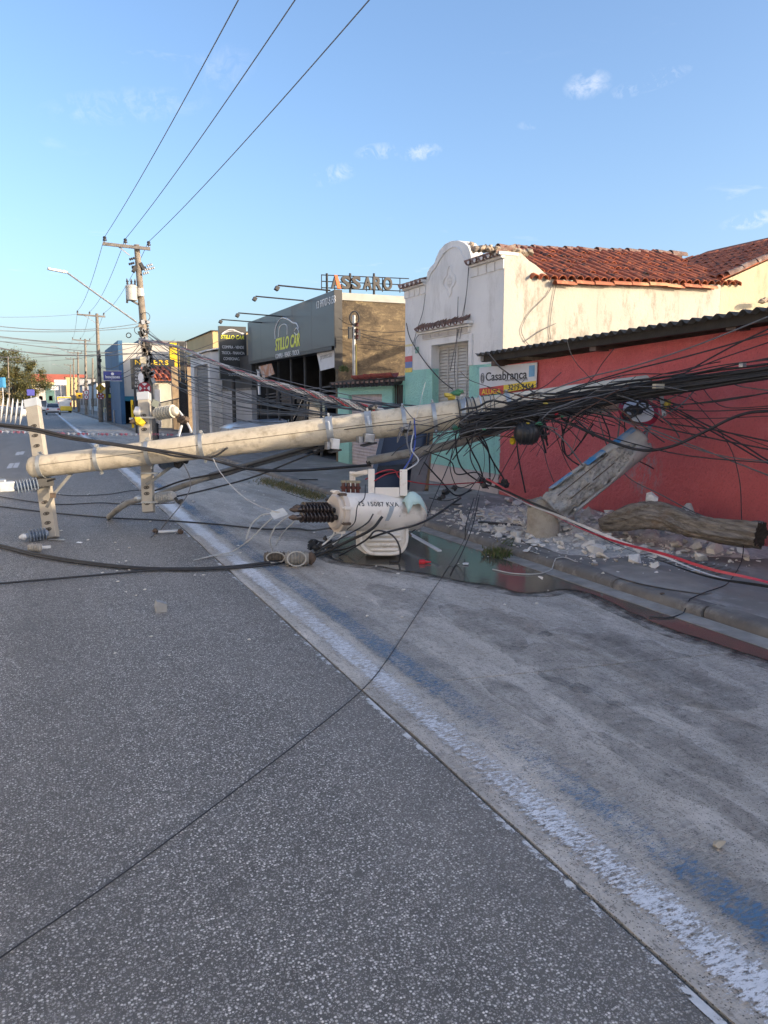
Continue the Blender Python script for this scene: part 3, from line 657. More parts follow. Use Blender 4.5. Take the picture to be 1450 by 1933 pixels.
# --- yellow rear wing with its own roof
yw = thing('yellow_rear_house', (13, YC, 0), 'yellow plastered house with tiled roof slope behind the corrugated roof', 'building')
a0, a1 = g2, P(1450, 492, Y=YC - .006); dd = (a1 - a0)
b = MB(); b.prism([(a0.x + .002, YC - .006, 2.2), (a0.x + .002, YC - .006, a0.z), a0 + dd * 3, Vector(((a0 + dd * 3).x, YC - .006, 2.2))], (0, .22, 0)); b.build('wall', YELLOWP, yw)
ryd = Vector((dd.x, 0, dd.z)).normalized(); rn = Vector((0, 1, 0)).cross(ryd) * -1
b = MB(); b.prism([a0 + Vector((-.1, -.1, .02)), a0 + dd * 3 + Vector((0, -.1, .02)), a0 + dd * 3 + Vector((0, 4, .02)), a0 + Vector((-.1, 4, .02))], Vector((0, 0, .05))); yr = b.build('roof', TILE, yw)
fr_ = []
for c in range(20):
    for r in range(9): fr_.append(frame(a0 + ryd * (r * .36 - .1) + Vector((0, -.05 + c * .2, .085 + random.uniform(0, .012))), ryd, (0, 1, 0), .02))
tiles(yr, fr_, tile_mesh(.42, .085, .068), TILE)
fr_ = [frame(a0 + ryd * (i * .40) + Vector((0, -.12, .10)), ryd, (0, 1, 0), .03) for i in range(8)]
tiles(yr, fr_, tile_mesh(.43, .09, .075), TILEG, 'edge_tile')
q = P(1438, 568, Y=YC - .3); b = MB()
for i in range(4): b.rock(q + Vector((i * .09, 0, i * .01)), .09, 40 + i, 1, (1.2, .8, .6))
tag(b.build('roof_rubble', pm('crumbled_mortar', (.42, .34, .25))), 'loose weathered masonry lump on the corrugated roof edge', 'rubble')

# --- teal annex
XA = WX - .04
an = thing('teal_annex', (XA, YL, 0), 'low teal painted annex with shuttered opening between white house and dealership', 'building')
YAe = P(638, 800, X=XA).y; za = P(700, 722, X=XA).z
f3 = lambda x, y: P(x, y, X=XA)
g0, g1 = f3(658, 745), f3(721, 733); w0, w1 = f3(741, 727), f3(761, 722); wb = f3(750, 775).z
b = MB(); y1_, y2_ = g1.y, g0.y
b.prism([(XA, YL + .003, SWZ - .05), (XA, YL + .003, za), (XA, YAe, za), (XA, YAe, SWZ - .05), (XA, y2_, SWZ - .05), (XA, y2_, g0.z), (XA, y1_, g0.z), (XA, y1_, SWZ - .05)], (.2, 0, 0),
        holes=[[(XA, w1.y, wb), (XA, w1.y, w0.z), (XA, w0.y, w0.z), (XA, w0.y, wb)]]); b.build('wall', TEAL, an)
SH = pm('pinkish_shutter', (.52, .44, .43), (.40, .34, .34), 3, rough=.6, c3=(.26, .22, .20), s3=6, lo3=.6)
gs = bpy.data.objects.new('roller_shutter', None); COL.objects.link(gs); gs.parent = an; ORG[gs.name] = ORG[an.name]
for j in range(22):
    zz = SWZ + j * (g0.z - SWZ) / 22; b = MB(); b.prism([(XA + .10, y1_ + .003, zz + .003), (XA + .085, y1_ + .003, zz + .05), (XA + .10, y1_ + .003, zz + .098), (XA + .115, y1_ + .003, zz + .05)], (0, y2_ - y1_ - .006, 0)); b.build('slat', SH, gs)
b = MB(); b.bb(XA + .12, XA + .15, w1.y, w0.y, wb, w0.z); b.build('window', pm('dim_glass', (.10, .085, .08), (.06, .05, .05), 9, rough=.2), an)
wbars = MB()
for i in range(6): yy = w1.y + (w0.y - w1.y) * (i + .5) / 6; wbars.tube([(XA + .05, yy, wb), (XA + .05, yy, w0.z)], .012, 6)
wbars.build('window_bars', BLACKM, an)
b = MB(); b.prism([(XA - .18, YL, za - .02), (XA - .18, YAe, za - .02), (XA + 3, YAe, za + .32), (XA + 3, YL, za + .32)], (0, 0, .05)); ar = b.build('roof', TILEG, an)
GT = pm('sooty_tile', (.085, .075, .07), (.045, .04, .038), 5, bmp=.5)
nA = 14; tiles(ar, [frame((XA - .22, YL + (YAe - YL) * (i + .5) / nA, za + .04), (1, 0, .11), (0, -1, 0), .05) for i in range(nA)], tile_mesh(.5, .155, .13), GT)
tiles(ar, [frame((XA - .16, YL + .1 + i * .40, za + .17), (0, 1, .02), (1, 0, 0), .03) for i in range(6)], tile_mesh(.44, .10, .09), pm('red_cap_tile', (.30, .06, .045), (.20, .04, .03), 4), 'cap_tile')

# poster and number plate on the white facade
po = thing('poster', f2(772, 700) + Vector((-.01, 0, 0)), 'small tall poster in white, red, blue and yellow bands on white facade', 'poster')
pa, pb = f2(766, 650), f2(779, 648); zt_, zb_ = f2(772, 650).z, f2(772, 703).z
bands = [((.75, .62, .30), .08), ((.75, .72, .70), .34), ((.55, .06, .06), .20), ((.12, .18, .42), .22), ((.75, .55, .10), .16)]
zz = zt_; Hh = zt_ - zb_
for i, (c, fr0) in enumerate(bands):
    b = MB(); b.bb(WX - .012, WX - .004, pb.y, pa.y, zz - Hh * fr0, zz); b.build('colour_band', pm('print_%d' % i, c, tuple(q * .8 for q in c), 20, rough=.5), po); zz -= Hh * fr0
np_ = MB(); q = f2(788, 661); np_.box(q + Vector((-.008, 0, 0)), (.012, .16, .13)); o = np_.build('house_number', pm('green_enamel', (.10, .24, .19), (.16, .30, .25), 20, rough=.4)); tag(o, 'small green house number plate beside the shuttered window', 'number plate')
o.location = (0, 0, 0)

# real-estate banner hung on the red wall
XB = WX - .055
f4 = lambda x, y: P(x, y, X=XB)
bt = thing('estate_banner', f4(905, 745), 'white estate agency banner with black lettering and yellow phone strip on red wall', 'banner')
tl, tr, br_, bl = f4(905, 694), f4(1014, 684), f4(1012, 731), f4(905, 748)
b = MB(); b.prism([tl, tr, br_, bl], (.012, 0, 0)); b.build('sheet', pm('banner_white', (.62, .62, .64), (.55, .55, .57), 4, rough=.5), bt)
rgt = (tr - tl).normalized(); up = Vector((0, 0, 1)); Wd = (tr - tl).length; Hh = tl.z - bl.z
BK = pm('print_black', (.02, .02, .025), rough=.5); YL_ = pm('print_yellow', (.80, .58, .03), rough=.5); RD_ = pm('print_red', (.55, .04, .03), rough=.5); BLp = pm('print_blue', (.15, .36, .58), rough=.5); GRp = pm('print_grey', (.25, .25, .26), rough=.5)
def on(u, v, off=.003): return bl.lerp(br_, u) * (1 - v) + tl.lerp(tr, u) * v - Vector((off, 0, 0))
text('Casabranca', on(.125, .50), rgt, up, Wd * .72, BK, bt, Hh * .30, .002, bold=.012)
text('NEGOCIOS IMOBILIARIOS', on(.48, .40), rgt, up, Wd * .38, GRp, bt, Hh * .06, .002)
b = MB(); b.add([on(0, 0), on(.46, 0), on(.46, .27), on(0, .27)], [(0, 1, 2, 3)]); b.build('red_strip', RD_, bt, fix=False)
b = MB(); b.add([on(.46, 0), on(1, 0), on(1, .27), on(.46, .27)], [(0, 1, 2, 3)]); b.build('yellow_strip', YL_, bt, fix=False)
text('ALUGA', on(.05, .05, .006), rgt, up, Wd * .36, YL_, bt, Hh * .18, .002, bold=.01)
text('3219-5454', on(.54, .05, .006), rgt, up, Wd * .42, BK, bt, Hh * .19, .002, bold=.012)
b = MB(); b.add([on(.88, .45, .004), on(.97, .45, .004), on(.97, .9, .004), on(.88, .9, .004)], [(0, 1, 2, 3)]); b.build('blue_box', BLp, bt, fix=False)
b = MB(); c = on(.065, .62, .006)
b.tube([c + rgt * (.055 * math.cos(t) * 1.0) + up * (.085 * math.sin(t)) for t in [6.283 * i / 24 for i in range(25)]], .009, 5); b.tube([c + rgt * (.025 * math.cos(t)) + up * (.05 * math.sin(t)) for t in [6.283 * i / 16 for i in range(17)]], .008, 5); b.build('emblem', GRp, bt)
# ---------------------------------------------------------------- car dealership
f2 = lambda x, y: P(x, y, X=WX)
YD0, YD1 = YAe + .004, P(474, 640, X=WX).y
zp0, zp1 = P(637, 652, X=WX - .05).z, P(637, 547, X=WX - .05).z
dl = thing('car_dealership', (WX, YD0, 0), 'car dealership with big glossy grey sign fascia over a dark open showroom', 'building')
def brown_mat():
    m, nt, N, L, b = newmat('mouldy_brown_wall')
    col = mixc(nt, ramp(nt, nz(nt, 1.6, 8, .72, (1, 1, 1.6), .8), .32, .68), (.20, .15, .088), (.055, .042, .03))
    col = mixc(nt, math_(nt, 'MULTIPLY', ramp(nt, nz(nt, 3.2, 8, .8, (1, 1, 2.4), .6), .52, .68), .8), col, (.40, .31, .17))
    col = mixc(nt, math_(nt, 'MULTIPLY', ramp(nt, nz(nt, 1.3, 7, .75, (1, 1, 1)), .5, .64), .85), col, (.04, .03, .022))
    L.new(col, b.inputs['Base Color']); b.inputs['Roughness'].default_value = .9; bump(nt, b, nz(nt, 12, 7, .7), .6, .03); return m
BROWN = brown_mat()
ztop = P(637, 566, Y=YD0).z
b = MB(); b.bb(WX - .02, 16, YD0, YD0 + .2, 0, ztop); b.build('side_wall', BROWN, dl)
b = MB(); b.bb(WX - .05, 16, YD0 - .03, YD0 + .23, ztop + .001, P(637, 552, Y=YD0).z); b.build('flashing', pm('grey_flashing', (.40, .40, .36), (.32, .32, .29), 3, rough=.5), dl)
b = MB(); b.bb(WX + .5, 16, YD0 + .24, YD1 + 2, zp1 - .25, zp1 - .15); b.build('roof', FIBRO, dl)
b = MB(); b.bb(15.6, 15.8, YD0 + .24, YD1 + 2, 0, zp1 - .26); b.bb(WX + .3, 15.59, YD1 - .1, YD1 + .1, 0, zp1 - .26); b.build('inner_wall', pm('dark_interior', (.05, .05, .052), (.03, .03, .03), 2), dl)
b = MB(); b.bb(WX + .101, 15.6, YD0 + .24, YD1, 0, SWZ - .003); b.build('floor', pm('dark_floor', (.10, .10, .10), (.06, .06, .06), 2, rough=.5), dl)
# fascia, glossy composite panels
def gloss_mat():
    m, nt, N, L, b = newmat('glossy_grey_panel')
    b.inputs['Base Color'].default_value = (.06, .064, .072, 1); b.inputs['Roughness'].default_value = .42
    b.inputs['Coat Weight'].default_value = .12; b.inputs['Coat Roughness'].default_value = .04; b.inputs['Specular IOR Level'].default_value = .3
    bump(nt, b, nz(nt, 1.2, 3), .05, .05); return m
GLOSS = gloss_mat()
fa = bpy.data.objects.new('fascia', None); COL.objects.link(fa); fa.parent = dl; ORG[fa.name] = ORG[dl.name]
npn = 5
for i in range(npn):
    a, c = YD0 + (YD1 - YD0) * i / npn, YD0 + (YD1 - YD0) * (i + 1) / npn
    b = MB(); b.bb(WX - .12, WX - .02, a + .004, c - .004, zp0, zp1); b.build('panel', GLOSS, fa, bevel=.004)
b = MB(); b.bb(WX - .125, WX + .1, YD0 - .035, YD0 - .001, 2.6, zp1 + .01); b.build('edge_trim', BLACKM, fa)
b = MB(); b.bb(WX - .11, WX + .3, YD0 + .24, YD1, zp0 - .10, zp0 - .002); b.build('lower_trim', BLACKM, fa)
XP = WX - .124; rg, up = Vector((0, -1, 0)), Vector((0, 0, 1))
fp = lambda x, y: P(x, y, X=XP)
WL = pm('letter_white', (.75, .75, .75), (.68, .68, .68), 9, rough=.4); YLW = pm('letter_yellow', (.70, .70, .04), (.62, .62, .03), 9, rough=.4)
a, c = fp(520, 663), fp(566, 653)
text('STILLO CAR', Vector((XP, a.y, fp(543, 658).z)), rg, up, a.y - c.y, YLW, fa, .40, .006, shear=.25, bold=.02)
text('COMPRA - VENDE - TROCA', Vector((XP, a.y, fp(543, 673).z)), rg, up, (a.y - c.y) * .98, WL, fa, .15, .004)
a, c = fp(598, 578), fp(633, 566); text('13 99707-5158', Vector((XP, a.y, fp(615, 573).z - .06)), rg, up, a.y - c.y, WL, fa, .20, .004)
def strokes(pts, w=.022): b.tube(smooth_path([fp(*q) for q in pts], 5), w, 5)
b = MB(); strokes([(520, 640), (520, 622), (526, 606), (534, 600), (544, 603), (553, 609), (560, 611), (564, 620)]); strokes([(526, 636), (528, 618), (536, 612), (542, 616), (542, 632)], .016); strokes([(556, 624), (560, 619), (564, 626), (560, 632), (556, 628)], .016); b.build('car_outline', WL, fa)
# lamp arms over the fascia
for i, (x0, y0, x1, y1) in enumerate([(525, 552, 640, 556), (483, 575, 636, 583), (450, 595, 590, 601), (418, 607, 520, 613)]):
    e = P(x1 if i < 2 else x1, y1, X=WX - .1); q = Vector((WX - 1.5, e.y + .3, e.z - .02)); q = P(x0, y0, X=WX - 1.55)
    yy = q.y; s_ = Vector((WX - .1, yy, zp1 + .03 if q.z > zp1 - .2 else q.z + .02)); q.z = s_.z + .05
    la = thing('sign_lamp', s_, ['black sign lamp arm nearest the brown wall above the grey fascia', 'black sign lamp arm second from the brown wall', 'black sign lamp arm third from the brown wall', 'black sign lamp arm farthest from the brown wall'][i], 'lamp', 'sign lamp arms')
    b = MB(); b.tube([s_, q], .022, 6); b.build('arm', BLACKM, la)
    b = MB(); b.box(q + Vector((-.03, 0, -.08)), (.10, .16, .10), Matrix.Rotation(.5, 3, 'Y')); b.build('lamp_head', BLACKM, la)
# showroom front: posts, roller slats, rails, office panels
for i in range(7):
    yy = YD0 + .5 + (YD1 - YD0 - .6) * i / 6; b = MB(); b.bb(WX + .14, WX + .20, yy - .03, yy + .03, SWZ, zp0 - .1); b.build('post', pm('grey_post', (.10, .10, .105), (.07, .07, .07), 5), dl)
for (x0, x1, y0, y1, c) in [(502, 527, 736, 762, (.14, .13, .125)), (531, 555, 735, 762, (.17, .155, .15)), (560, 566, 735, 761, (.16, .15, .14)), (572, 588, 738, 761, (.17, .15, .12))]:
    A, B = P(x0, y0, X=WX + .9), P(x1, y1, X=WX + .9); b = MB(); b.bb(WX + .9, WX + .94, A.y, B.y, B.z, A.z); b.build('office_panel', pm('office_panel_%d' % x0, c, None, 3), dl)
for k_ in range(3):
    A, B = P(478, 748 + k_ * 5, X=WX + .5), P(636, 728 + k_ * 9, X=WX + .5); b = MB(); b.beam(A, B, .05, .05); b.build('rail', pm('grey_post', (.1, .1, .1)), dl)
bn = thing('small_banner', P(625, 680, X=WX + .06), 'small white banner hanging crooked under the grey fascia', 'banner')
bq = [P(x, y, X=WX + .06) for x, y in [(597, 663), (636, 655), (637, 692), (605, 700)]]
b = MB(); b.prism(bq, (.01, 0, 0)); b.build('sheet', pm('banner_white', (.6, .6, .6)), bn)
r_ = (bq[2] - bq[3]).normalized(); text('promocao', bq[3].lerp(bq[0], .45) + (bq[1] - bq[0]) * .12 - Vector((.004, 0, 0)), r_, (bq[0] - bq[3]), 1.0, GRp, bn, .18, .002, shear=.3)
# roof-top letters on their frame
al = thing('rooftop_letters', (9, 31, zp1), 'large rooftop letters on a steel frame above the dealership', 'sign')
YLt = 31.0; fl = lambda x, y: P(x, y, Y=YLt)
b = MB()
for (a_, c_) in (((607, 519), (772, 526)), ((607, 543), (772, 550)), ((607, 531), (772, 538))): b.tube([fl(*a_), fl(*c_)], .022, 5)
for x in (607, 632, 662, 692, 722, 755): b.tube([fl(x, 518 + (x - 607) * .045), fl(x, 546 + (x - 607) * .045)], .022, 5)
fb = b.build('frame', BLACKM, al)
for x in (617, 661, 706):
    q = fl(x, 516); b = MB(); b.tube([q, Vector((q.x, q.y, zp1 - .2))], .05, 6); b.build('post', BLACKM, al)
LET = pm('rusty_letter', (.045, .04, .038), (.03, .026, .024), 4, rough=.6); ORL = pm('orange_letter', (.75, .16, .04), (.6, .12, .03), 4, rough=.6)
lx = [624, 643, 663, 684, 703, 722]
for ch, x in zip('ASSARO', lx):
    q = fl(x, 545 + (x - 624) * .03); hh = (fl(x, 520).z - fl(x, 545).z)
    text_mesh(ch, q + Vector((0, -.05, 0)), (1, 0, 0), (0, 0, 1), (fl(x + 17, 540) - fl(x, 540)).x, hh, .06, bold=.035).build('letter', LET, al, fix=False)
q = fl(634, 545); h_ = fl(634, 520).z - q.z; b = MB(); b.prism([q + Vector((.03, -.13, 0)), q + Vector((.20, -.13, 0)), q + Vector((.03, -.13, h_)), q + Vector((-.10, -.13, h_))], (0, .03, 0)); b.build('orange_stroke', ORL, al)

# service entrance post in front of the brown wall
YS = YD0 - .55
sp_ = thing('service_post', P(667, 700, Y=YS), 'slim service entrance post with cable ring before the mouldy brown wall', 'post')
q0, q1 = P(668, 712, Y=YS), P(668, 595, Y=YS)
b = MB(); b.tube([q0 - Vector((0, 0, .5)), q1], .045, 8); b.build('pole', STEEL, sp_)
b = MB(); b.tube([q0 + Vector((.07, -.03, -.5)), P(669, 650, Y=YS) + Vector((.03, -.03, 0))], .022, 6); b.build('conduit', pm('yellow_conduit', (.55, .42, .12), (.45, .34, .10), 5), sp_)
CB = pm('black_cable', (.018, .018, .02), (.03, .03, .032), 20, rough=.55)
b = MB(); c = P(668, 601, Y=YS); b.tube([c + Vector((.13 * math.cos(t), -.05, .17 * math.sin(t))) for t in [6.283 * i / 20 for i in range(21)]], .022, 6); b.build('cable_ring', CB, sp_)
b = MB()
for zz in (613, 624, 636): q = P(668, zz, Y=YS); b.lathe(q + Vector((.07, -.06, 0)), (0, 0, 1), [(-.05, .03), (-.04, .05), (0, .035), (.04, .05), (.05, .03)], 8)
o = b.build('insulator_rack', pm('brown_porcelain', (.09, .035, .025), (.06, .02, .015), 5, rough=.3), sp_)
b = MB(); q = P(661, 628, Y=YS); b.box(q, (.09, .08, .30)); b.box(P(676, 633, Y=YS), (.10, .08, .26)); b.build('meter_bracket', BLACKM, sp_)
for i, (x, y) in enumerate([(640, 600), (640, 620), (765, 625), (765, 645), (765, 655)]):
    b = MB(); b.tube(sag(P(668, 612 + i * 4, Y=YS), P(x, y, Y=YS + (.3 if x > 700 else -.2)), .06), .008, 4); b.build('drop_wire', CB, sp_)
pl_ = MB(); random.seed(3)
for i in range(60):
    c = P(650 + random.uniform(-8, 8), 700 + random.uniform(-7, 3), Y=YS + .1); d = Vector((random.uniform(-1, 1), random.uniform(-1, 1), random.uniform(.2, 1))).normalized() * .12; s_ = d.cross(Vector((random.random(), random.random(), .3))).normalized() * .02
    pl_.add([c - s_, c + s_, c + d], [(0, 1, 2)])
LEAF = pm('leaf_green', (.07, .10, .03), (.11, .13, .05), 9, rough=.7)
tag(pl_.build('roof_weed', LEAF, fix=False), 'weeds growing on the annex roof by the brown wall', 'weeds', kind='stuff')

# ---------------------------------------------------------------- grey shop with shutter, totem sign
gs_ = thing('grey_shop', (WX, YD1, 0), 'pale grey shop wall with dark upper panel and roller shutter door', 'building')
YG1 = P(398, 750, X=WX).y
zg = P(478, 736, X=WX).z; zh = P(478, 668, X=WX).z
GW = plaster('grey_wall_paint', (.42, .42, .43), (.24, .24, .24), .3)
b = MB(); b.bb(WX, WX + .25, YD1 + .11, YG1, 0, zg); b.build('lower_wall', GW, gs_)
b = MB(); b.bb(WX - .03, WX + .25, YD1 + .11, YG1, zg + .001, zg + .09); b.build('ledge', KERB, gs_)
b = MB(); b.bb(WX + .02, WX + .25, YD1 + .11, YG1, zg + .091, zh); b.build('upper_panel', pm('dark_panel', (.055, .055, .055), (.04, .04, .04), 2), gs_)
BRK = pm('tan_block_wall', (.34, .25, .15), (.22, .16, .10), 3, bmp=.4)
b = MB(); b.bb(WX + .8, 15, YD1 + 2.2, YG1, 0, P(440, 640, X=WX + .8).z); b.build('rear_wall', BRK, gs_)
xG = WX - .5; YG2 = P(362, 750, X=xG).y; yq0 = P(398, 740, X=xG).y
b = MB(); zgt = P(380, 668, X=xG).z
b.bb(xG, WX + 1.5, yq0, yq0 + .5, 0, zgt); b.bb(xG, WX + 1.5, YG2 - .9, YG2, 0, zgt); b.bb(xG, WX + 1.5, yq0 + .5, YG2 - .9, zgt - .5, zgt - .001); b.build('gatehouse_wall', WHITEP, gs_)
b = MB(); b.prism([(xG - .2, yq0 - .2, zgt + .001), (xG - .2, YG2 + .2, zgt + .001), (WX + 1.6, YG2 + .2, zgt + .42), (WX + 1.6, yq0 - .2, zgt + .42)], (0, 0, .06)); b.build('gatehouse_roof', WHITEP, gs_)
nsl = 20; sd = bpy.data.objects.new('shutter_door', None); COL.objects.link(sd); sd.parent = gs_; ORG[sd.name] = ORG[gs_.name]
for j in range(nsl): b = MB(); z_ = .15 + (zgt - .65) * j / nsl; b.bb(xG + .14, xG + .17, yq0 + .5, YG2 - .9, z_ + .008, z_ + (zgt - .65) / nsl - .008); b.build('slat', pm('grey_slat', (.20, .20, .21), (.15, .15, .16), 4, rough=.5), sd)
tt = thing('totem_sign', P(440, 720, Y=YD1 + 2.0), 'dark rectangular car-dealer sign with yellow name and white list, beside glossy fascia', 'sign')
YT = YD1 + 2.0; ft = lambda x, y: P(x, y, Y=YT); A, B = ft(413, 615), ft(467, 716)
b = MB(); b.bb(A.x, B.x, YT, YT + .18, B.z, A.z); b.build('board', pm('sign_black', (.045, .047, .045), (.035, .035, .035), 3, rough=.35), tt)
Wt, Ht = B.x - A.x, A.z - B.z; on2 = lambda u, v: Vector((A.x + Wt * u, YT - .004, B.z + Ht * v))
text('STILLO CAR', on2(.06, .76), (1, 0, 0), up, Wt * .86, YLW, tt, Ht * .075, .004, shear=.2, bold=.02)
for tx, u, v, w in (('COMPRA - VENDE', .1, .58, .8), ('TROCA - FINANCIA', .08, .47, .84), ('CONSIGNACAO', .14, .36, .72), ('99707-5158', .3, .06, .65)): text(tx, on2(u, v), (1, 0, 0), up, Wt * w, WL, tt, Ht * .055, .004)
b = MB(); b.tube(smooth_path([on2(.1, .85), on2(.3, .92), on2(.5, .94), on2(.75, .89), on2(.92, .87)], 4), .02, 4); b.tube(smooth_path([on2(.12, .84), on2(.35, .90), on2(.6, .91), on2(.9, .85)], 4), .012, 4); b.build('car_outline', WL, tt)
b = MB(); b.tube([(A.x + Wt * .5, YT + .1, B.z), (A.x + Wt * .5, YT + .1, 0)], .08, 8); b.build('post', BLACKM, tt)
wp = thing('white_pipe', P(343, 740, Y=YT), 'short pale vertical lamp tube in front of the dark showroom', 'tube'); 
b = MB(); b.tube([P(488, 700, X=WX - .2), P(490, 745, X=WX - .2)], .05, 8); b.build('tube', WL, wp)
b = MB(); b.box(P(488, 699, X=WX - .2), (.12, .12, .06)); b.build('cap', STEEL, wp)
os_ = thing('orange_sign', P(505, 690, X=WX - .1), 'small slanted orange and white sign under the fascia end', 'sign')
b = MB(); b.prism([P(x, y, X=WX - .14) for x, y in [(488, 692), (512, 686), (518, 706), (496, 714)]], (.02, 0, 0)); b.build('board', pm('pale_board', (.5, .42, .36), (.45, .2, .1), 2, .45, .55), os_)

# ---------------------------------------------------------------- blocks farther down the street
def block(name, label, x0, x1, y0, y1, h, wall, roofm=None, wins=(), wmat=None, group=None, par=.25):
    t = thing(name, (x0, y0, 0), label, 'building', group)
    b = MB(); b.bb(x0, x1, y0, y1, -.05, h); b.build('wall', wall, t)
    b = MB(); b.bb(x0 - .1, x1 + .1, y0 - .1, y1 + .1, h + .001, h + par); b.build('roof', roofm or FIBRO, t)
    for (u0, u1, z0, z1, face) in wins:
        b = MB()
        if face == 'x': b.bb(x0 - .05, x0 + .02, u0, u1, z0, z1)
        elif face == 'X': b.bb(x1 - .02, x1 + .05, u0, u1, z0, z1)
        else: b.bb(u0, u1, y0 - .05, y0 + .02, z0, z1)
        w = b.build('window', wmat or BLACKM, t)
        b = MB()
        if face == 'x': b.bb(x0 - .09, x0 + .02, u0 - .1, u1 + .1, z0 - .1, z0 - .001)
        elif face == 'X': b.bb(x1 - .02, x1 + .09, u0 - .1, u1 + .1, z0 - .1, z0 - .001)
        else: b.bb(u0 - .1, u1 + .1, y0 - .09, y0 + .02, z0 - .1, z0 - .001)
        b.build('sill', KERB, w)
    return t
TANW = plaster('tan_wall', (.60, .44, .22), (.40, .30, .17), .3); YELW = plaster('yellow_wall', (.75, .52, .03), (.6, .4, .03), .2)
BLUEW = pm('blue_paint_wall', (.035, .12, .24), (.025, .09, .18), 2, rough=.6); STAINW = plaster('stained_white_wall', (.55, .52, .47), (.36, .30, .25), .6)
Yt = 47.0; A, B = P(319, 622, Y=Yt), P(415, 655, Y=Yt); block('tan_building', 'tan rendered block with sunlit upper wall behind the shutter gatehouse', max(A.x, WX + 2.2), 16, Yt, Yt + 9, A.z, TANW, par=.05)
Yt = 46.2; A, B = P(320, 647, Y=Yt), P(336, 690, Y=Yt); t = thing('yellow_wall', (A.x, Yt, 0), 'bright yellow wall strip beside the tan block', 'wall'); b = MB(); b.bb(A.x, B.x + .1, Yt, Yt + .3, P(330, 692, Y=Yt).z, A.z); b.build('wall', YELW, t); b = MB(); b.bb(A.x - .03, B.x + .13, Yt - .03, Yt + .33, A.z + .001, A.z + .06); b.build('coping', KERB, t); b = MB(); b.bb(A.x + .05, B.x + 2, Yt + .02, Yt + .28, 0, P(330, 692, Y=Yt).z - .001); b.build('lower_wall', BRK, t)
# house with red tiles behind a fence
Yh = 49.0; A = P(281, 690, Y=Yh); B = P(338, 720, Y=Yh + 1.5)
ho = thing('tiled_house', (A.x, Yh, 0), 'small white house with striped terracotta roof behind a metal fence', 'house')
HW = plaster('house_white', (.66, .62, .52), (.5, .45, .36), .3)
zE = P(300, 719, Y=Yh).z; zR = P(300, 690, Y=Yh + 2.2).z; xa, xb_ = P(288, 719, Y=Yh).x, P(345, 719, Y=Yh).x
b = MB(); b.bb(xa, xb_ + 2, Yh + .2, Yh + 5, 0, zE - .02); b.build('wall', HW, ho)
b = MB(); b.bb(P(292, 740, Y=Yh + .2).x, P(303, 740, Y=Yh + .2).x, Yh + .15, Yh + .21, 0, P(300, 735, Y=Yh + .2).z); b.build('door', WL, ho)
b = MB(); b.prism([(xa - .3, Yh - .2, zE), (xb_ + 2, Yh - .2, zE), (xb_ + 2, Yh + 2.2, zR), (xa - .9, Yh + 2.2, zR)], (0, 0, .06)); hr = b.build('roof', TILE, ho)
rd_ = Vector((0, 2.4, zR - zE)); tl_ = rd_.length; fr_ = []
for c in range(14):
    for r in range(4): fr_.append(frame(Vector((xa - .2 + c * .34 - (.6 * r / 4), Yh - .22, zE + .08)) + rd_ * (r / 4), rd_, (-1, 0, 0), .02))
tiles(hr, fr_, tile_mesh(tl_ / 4 + .08, .12, .10), pm('bright_tile', (.55, .17, .08), (.40, .10, .05), 2))
# railing and black gate
fn = thing('metal_fence', (5.9, 44, 0), 'grey metal bar fence in front of the small tiled house', 'fence')
A, B = P(286, 765, X=WX - .6), P(337, 752, X=WX - .2); A = P(290, 763, Y=44.5); B = P(338, 752, Y=40.5)
b = MB(); b.tube([A, B], .03, 6); b.tube([Vector((A.x, A.y, .25)), Vector((B.x, B.y, .25))], .03, 6); b.build('rail', BLACKM, fn)
for i in range(22): q = A.lerp(B, i / 21); b = MB(); b.tube([q, Vector((q.x, q.y, .15))], .016, 5); b.build('bar', BLACKM, fn)
gt = thing('black_gate', P(346, 800, Y=41), 'tall black metal gate left of the grey gatehouse', 'gate')
A, B = P(337, 720, Y=41), P(357, 800, Y=41); zT = P(345, 645, Y=41).z
b = MB(); b.bb(A.x, A.x + .08, 41, 41.08, 0, zT); b.bb(B.x - .08, B.x, 41, 41.08, 0, zT); b.bb(A.x + .081, B.x - .081, 41, 41.06, zT - .1, zT); b.bb(A.x + .081, B.x - .081, 41, 41.06, A.z - .05, A.z); b.build('frame', BLACKM, gt)
for i in range(9): xx = A.x + .12 + (B.x - A.x - .24) * i / 8; b = MB(); b.bb(xx - .012, xx + .012, 41.01, 41.04, 0, zT - .1); b.build('bar', BLACKM, gt)
b = MB(); b.bb(A.x + .081, B.x - .081, 41.045, 41.055, 0, A.z - .06); b.build('sheet', pm('gate_sheet', (.04, .04, .05), (.03, .03, .03), 3), gt)
# black shop sign with yellow letters
Yn = 43.0; A, B = P(246, 677, Y=Yn), P(330, 692, Y=Yn); C_ = P(268, 735, Y=Yn)
ns_ = thing('black_sign', (A.x, Yn, C_.z), 'black L-shaped shop sign with yellow capitals behind the standing pole', 'sign')
SB = pm('sign_black', (.045, .047, .045))
b = MB(); b.bb(A.x, B.x, Yn, Yn + .15, B.z, A.z); b.build('header', SB, ns_); b = MB(); b.bb(A.x, C_.x, Yn, Yn + .15, C_.z, B.z - .001); b.build('board', SB, ns_)
YN = pm('sign_yellow', (.85, .55, .03), (.7, .45, .03), 8, rough=.4)
text('NYSERS', Vector((P(255, 688, Y=Yn).x, Yn - .004, P(255, 688, Y=Yn).z)), (1, 0, 0), up, P(318, 688, Y=Yn).x - P(255, 688, Y=Yn).x, YN, ns_, A.z - B.z - .12, .004, spacing=1.3, bold=.02)
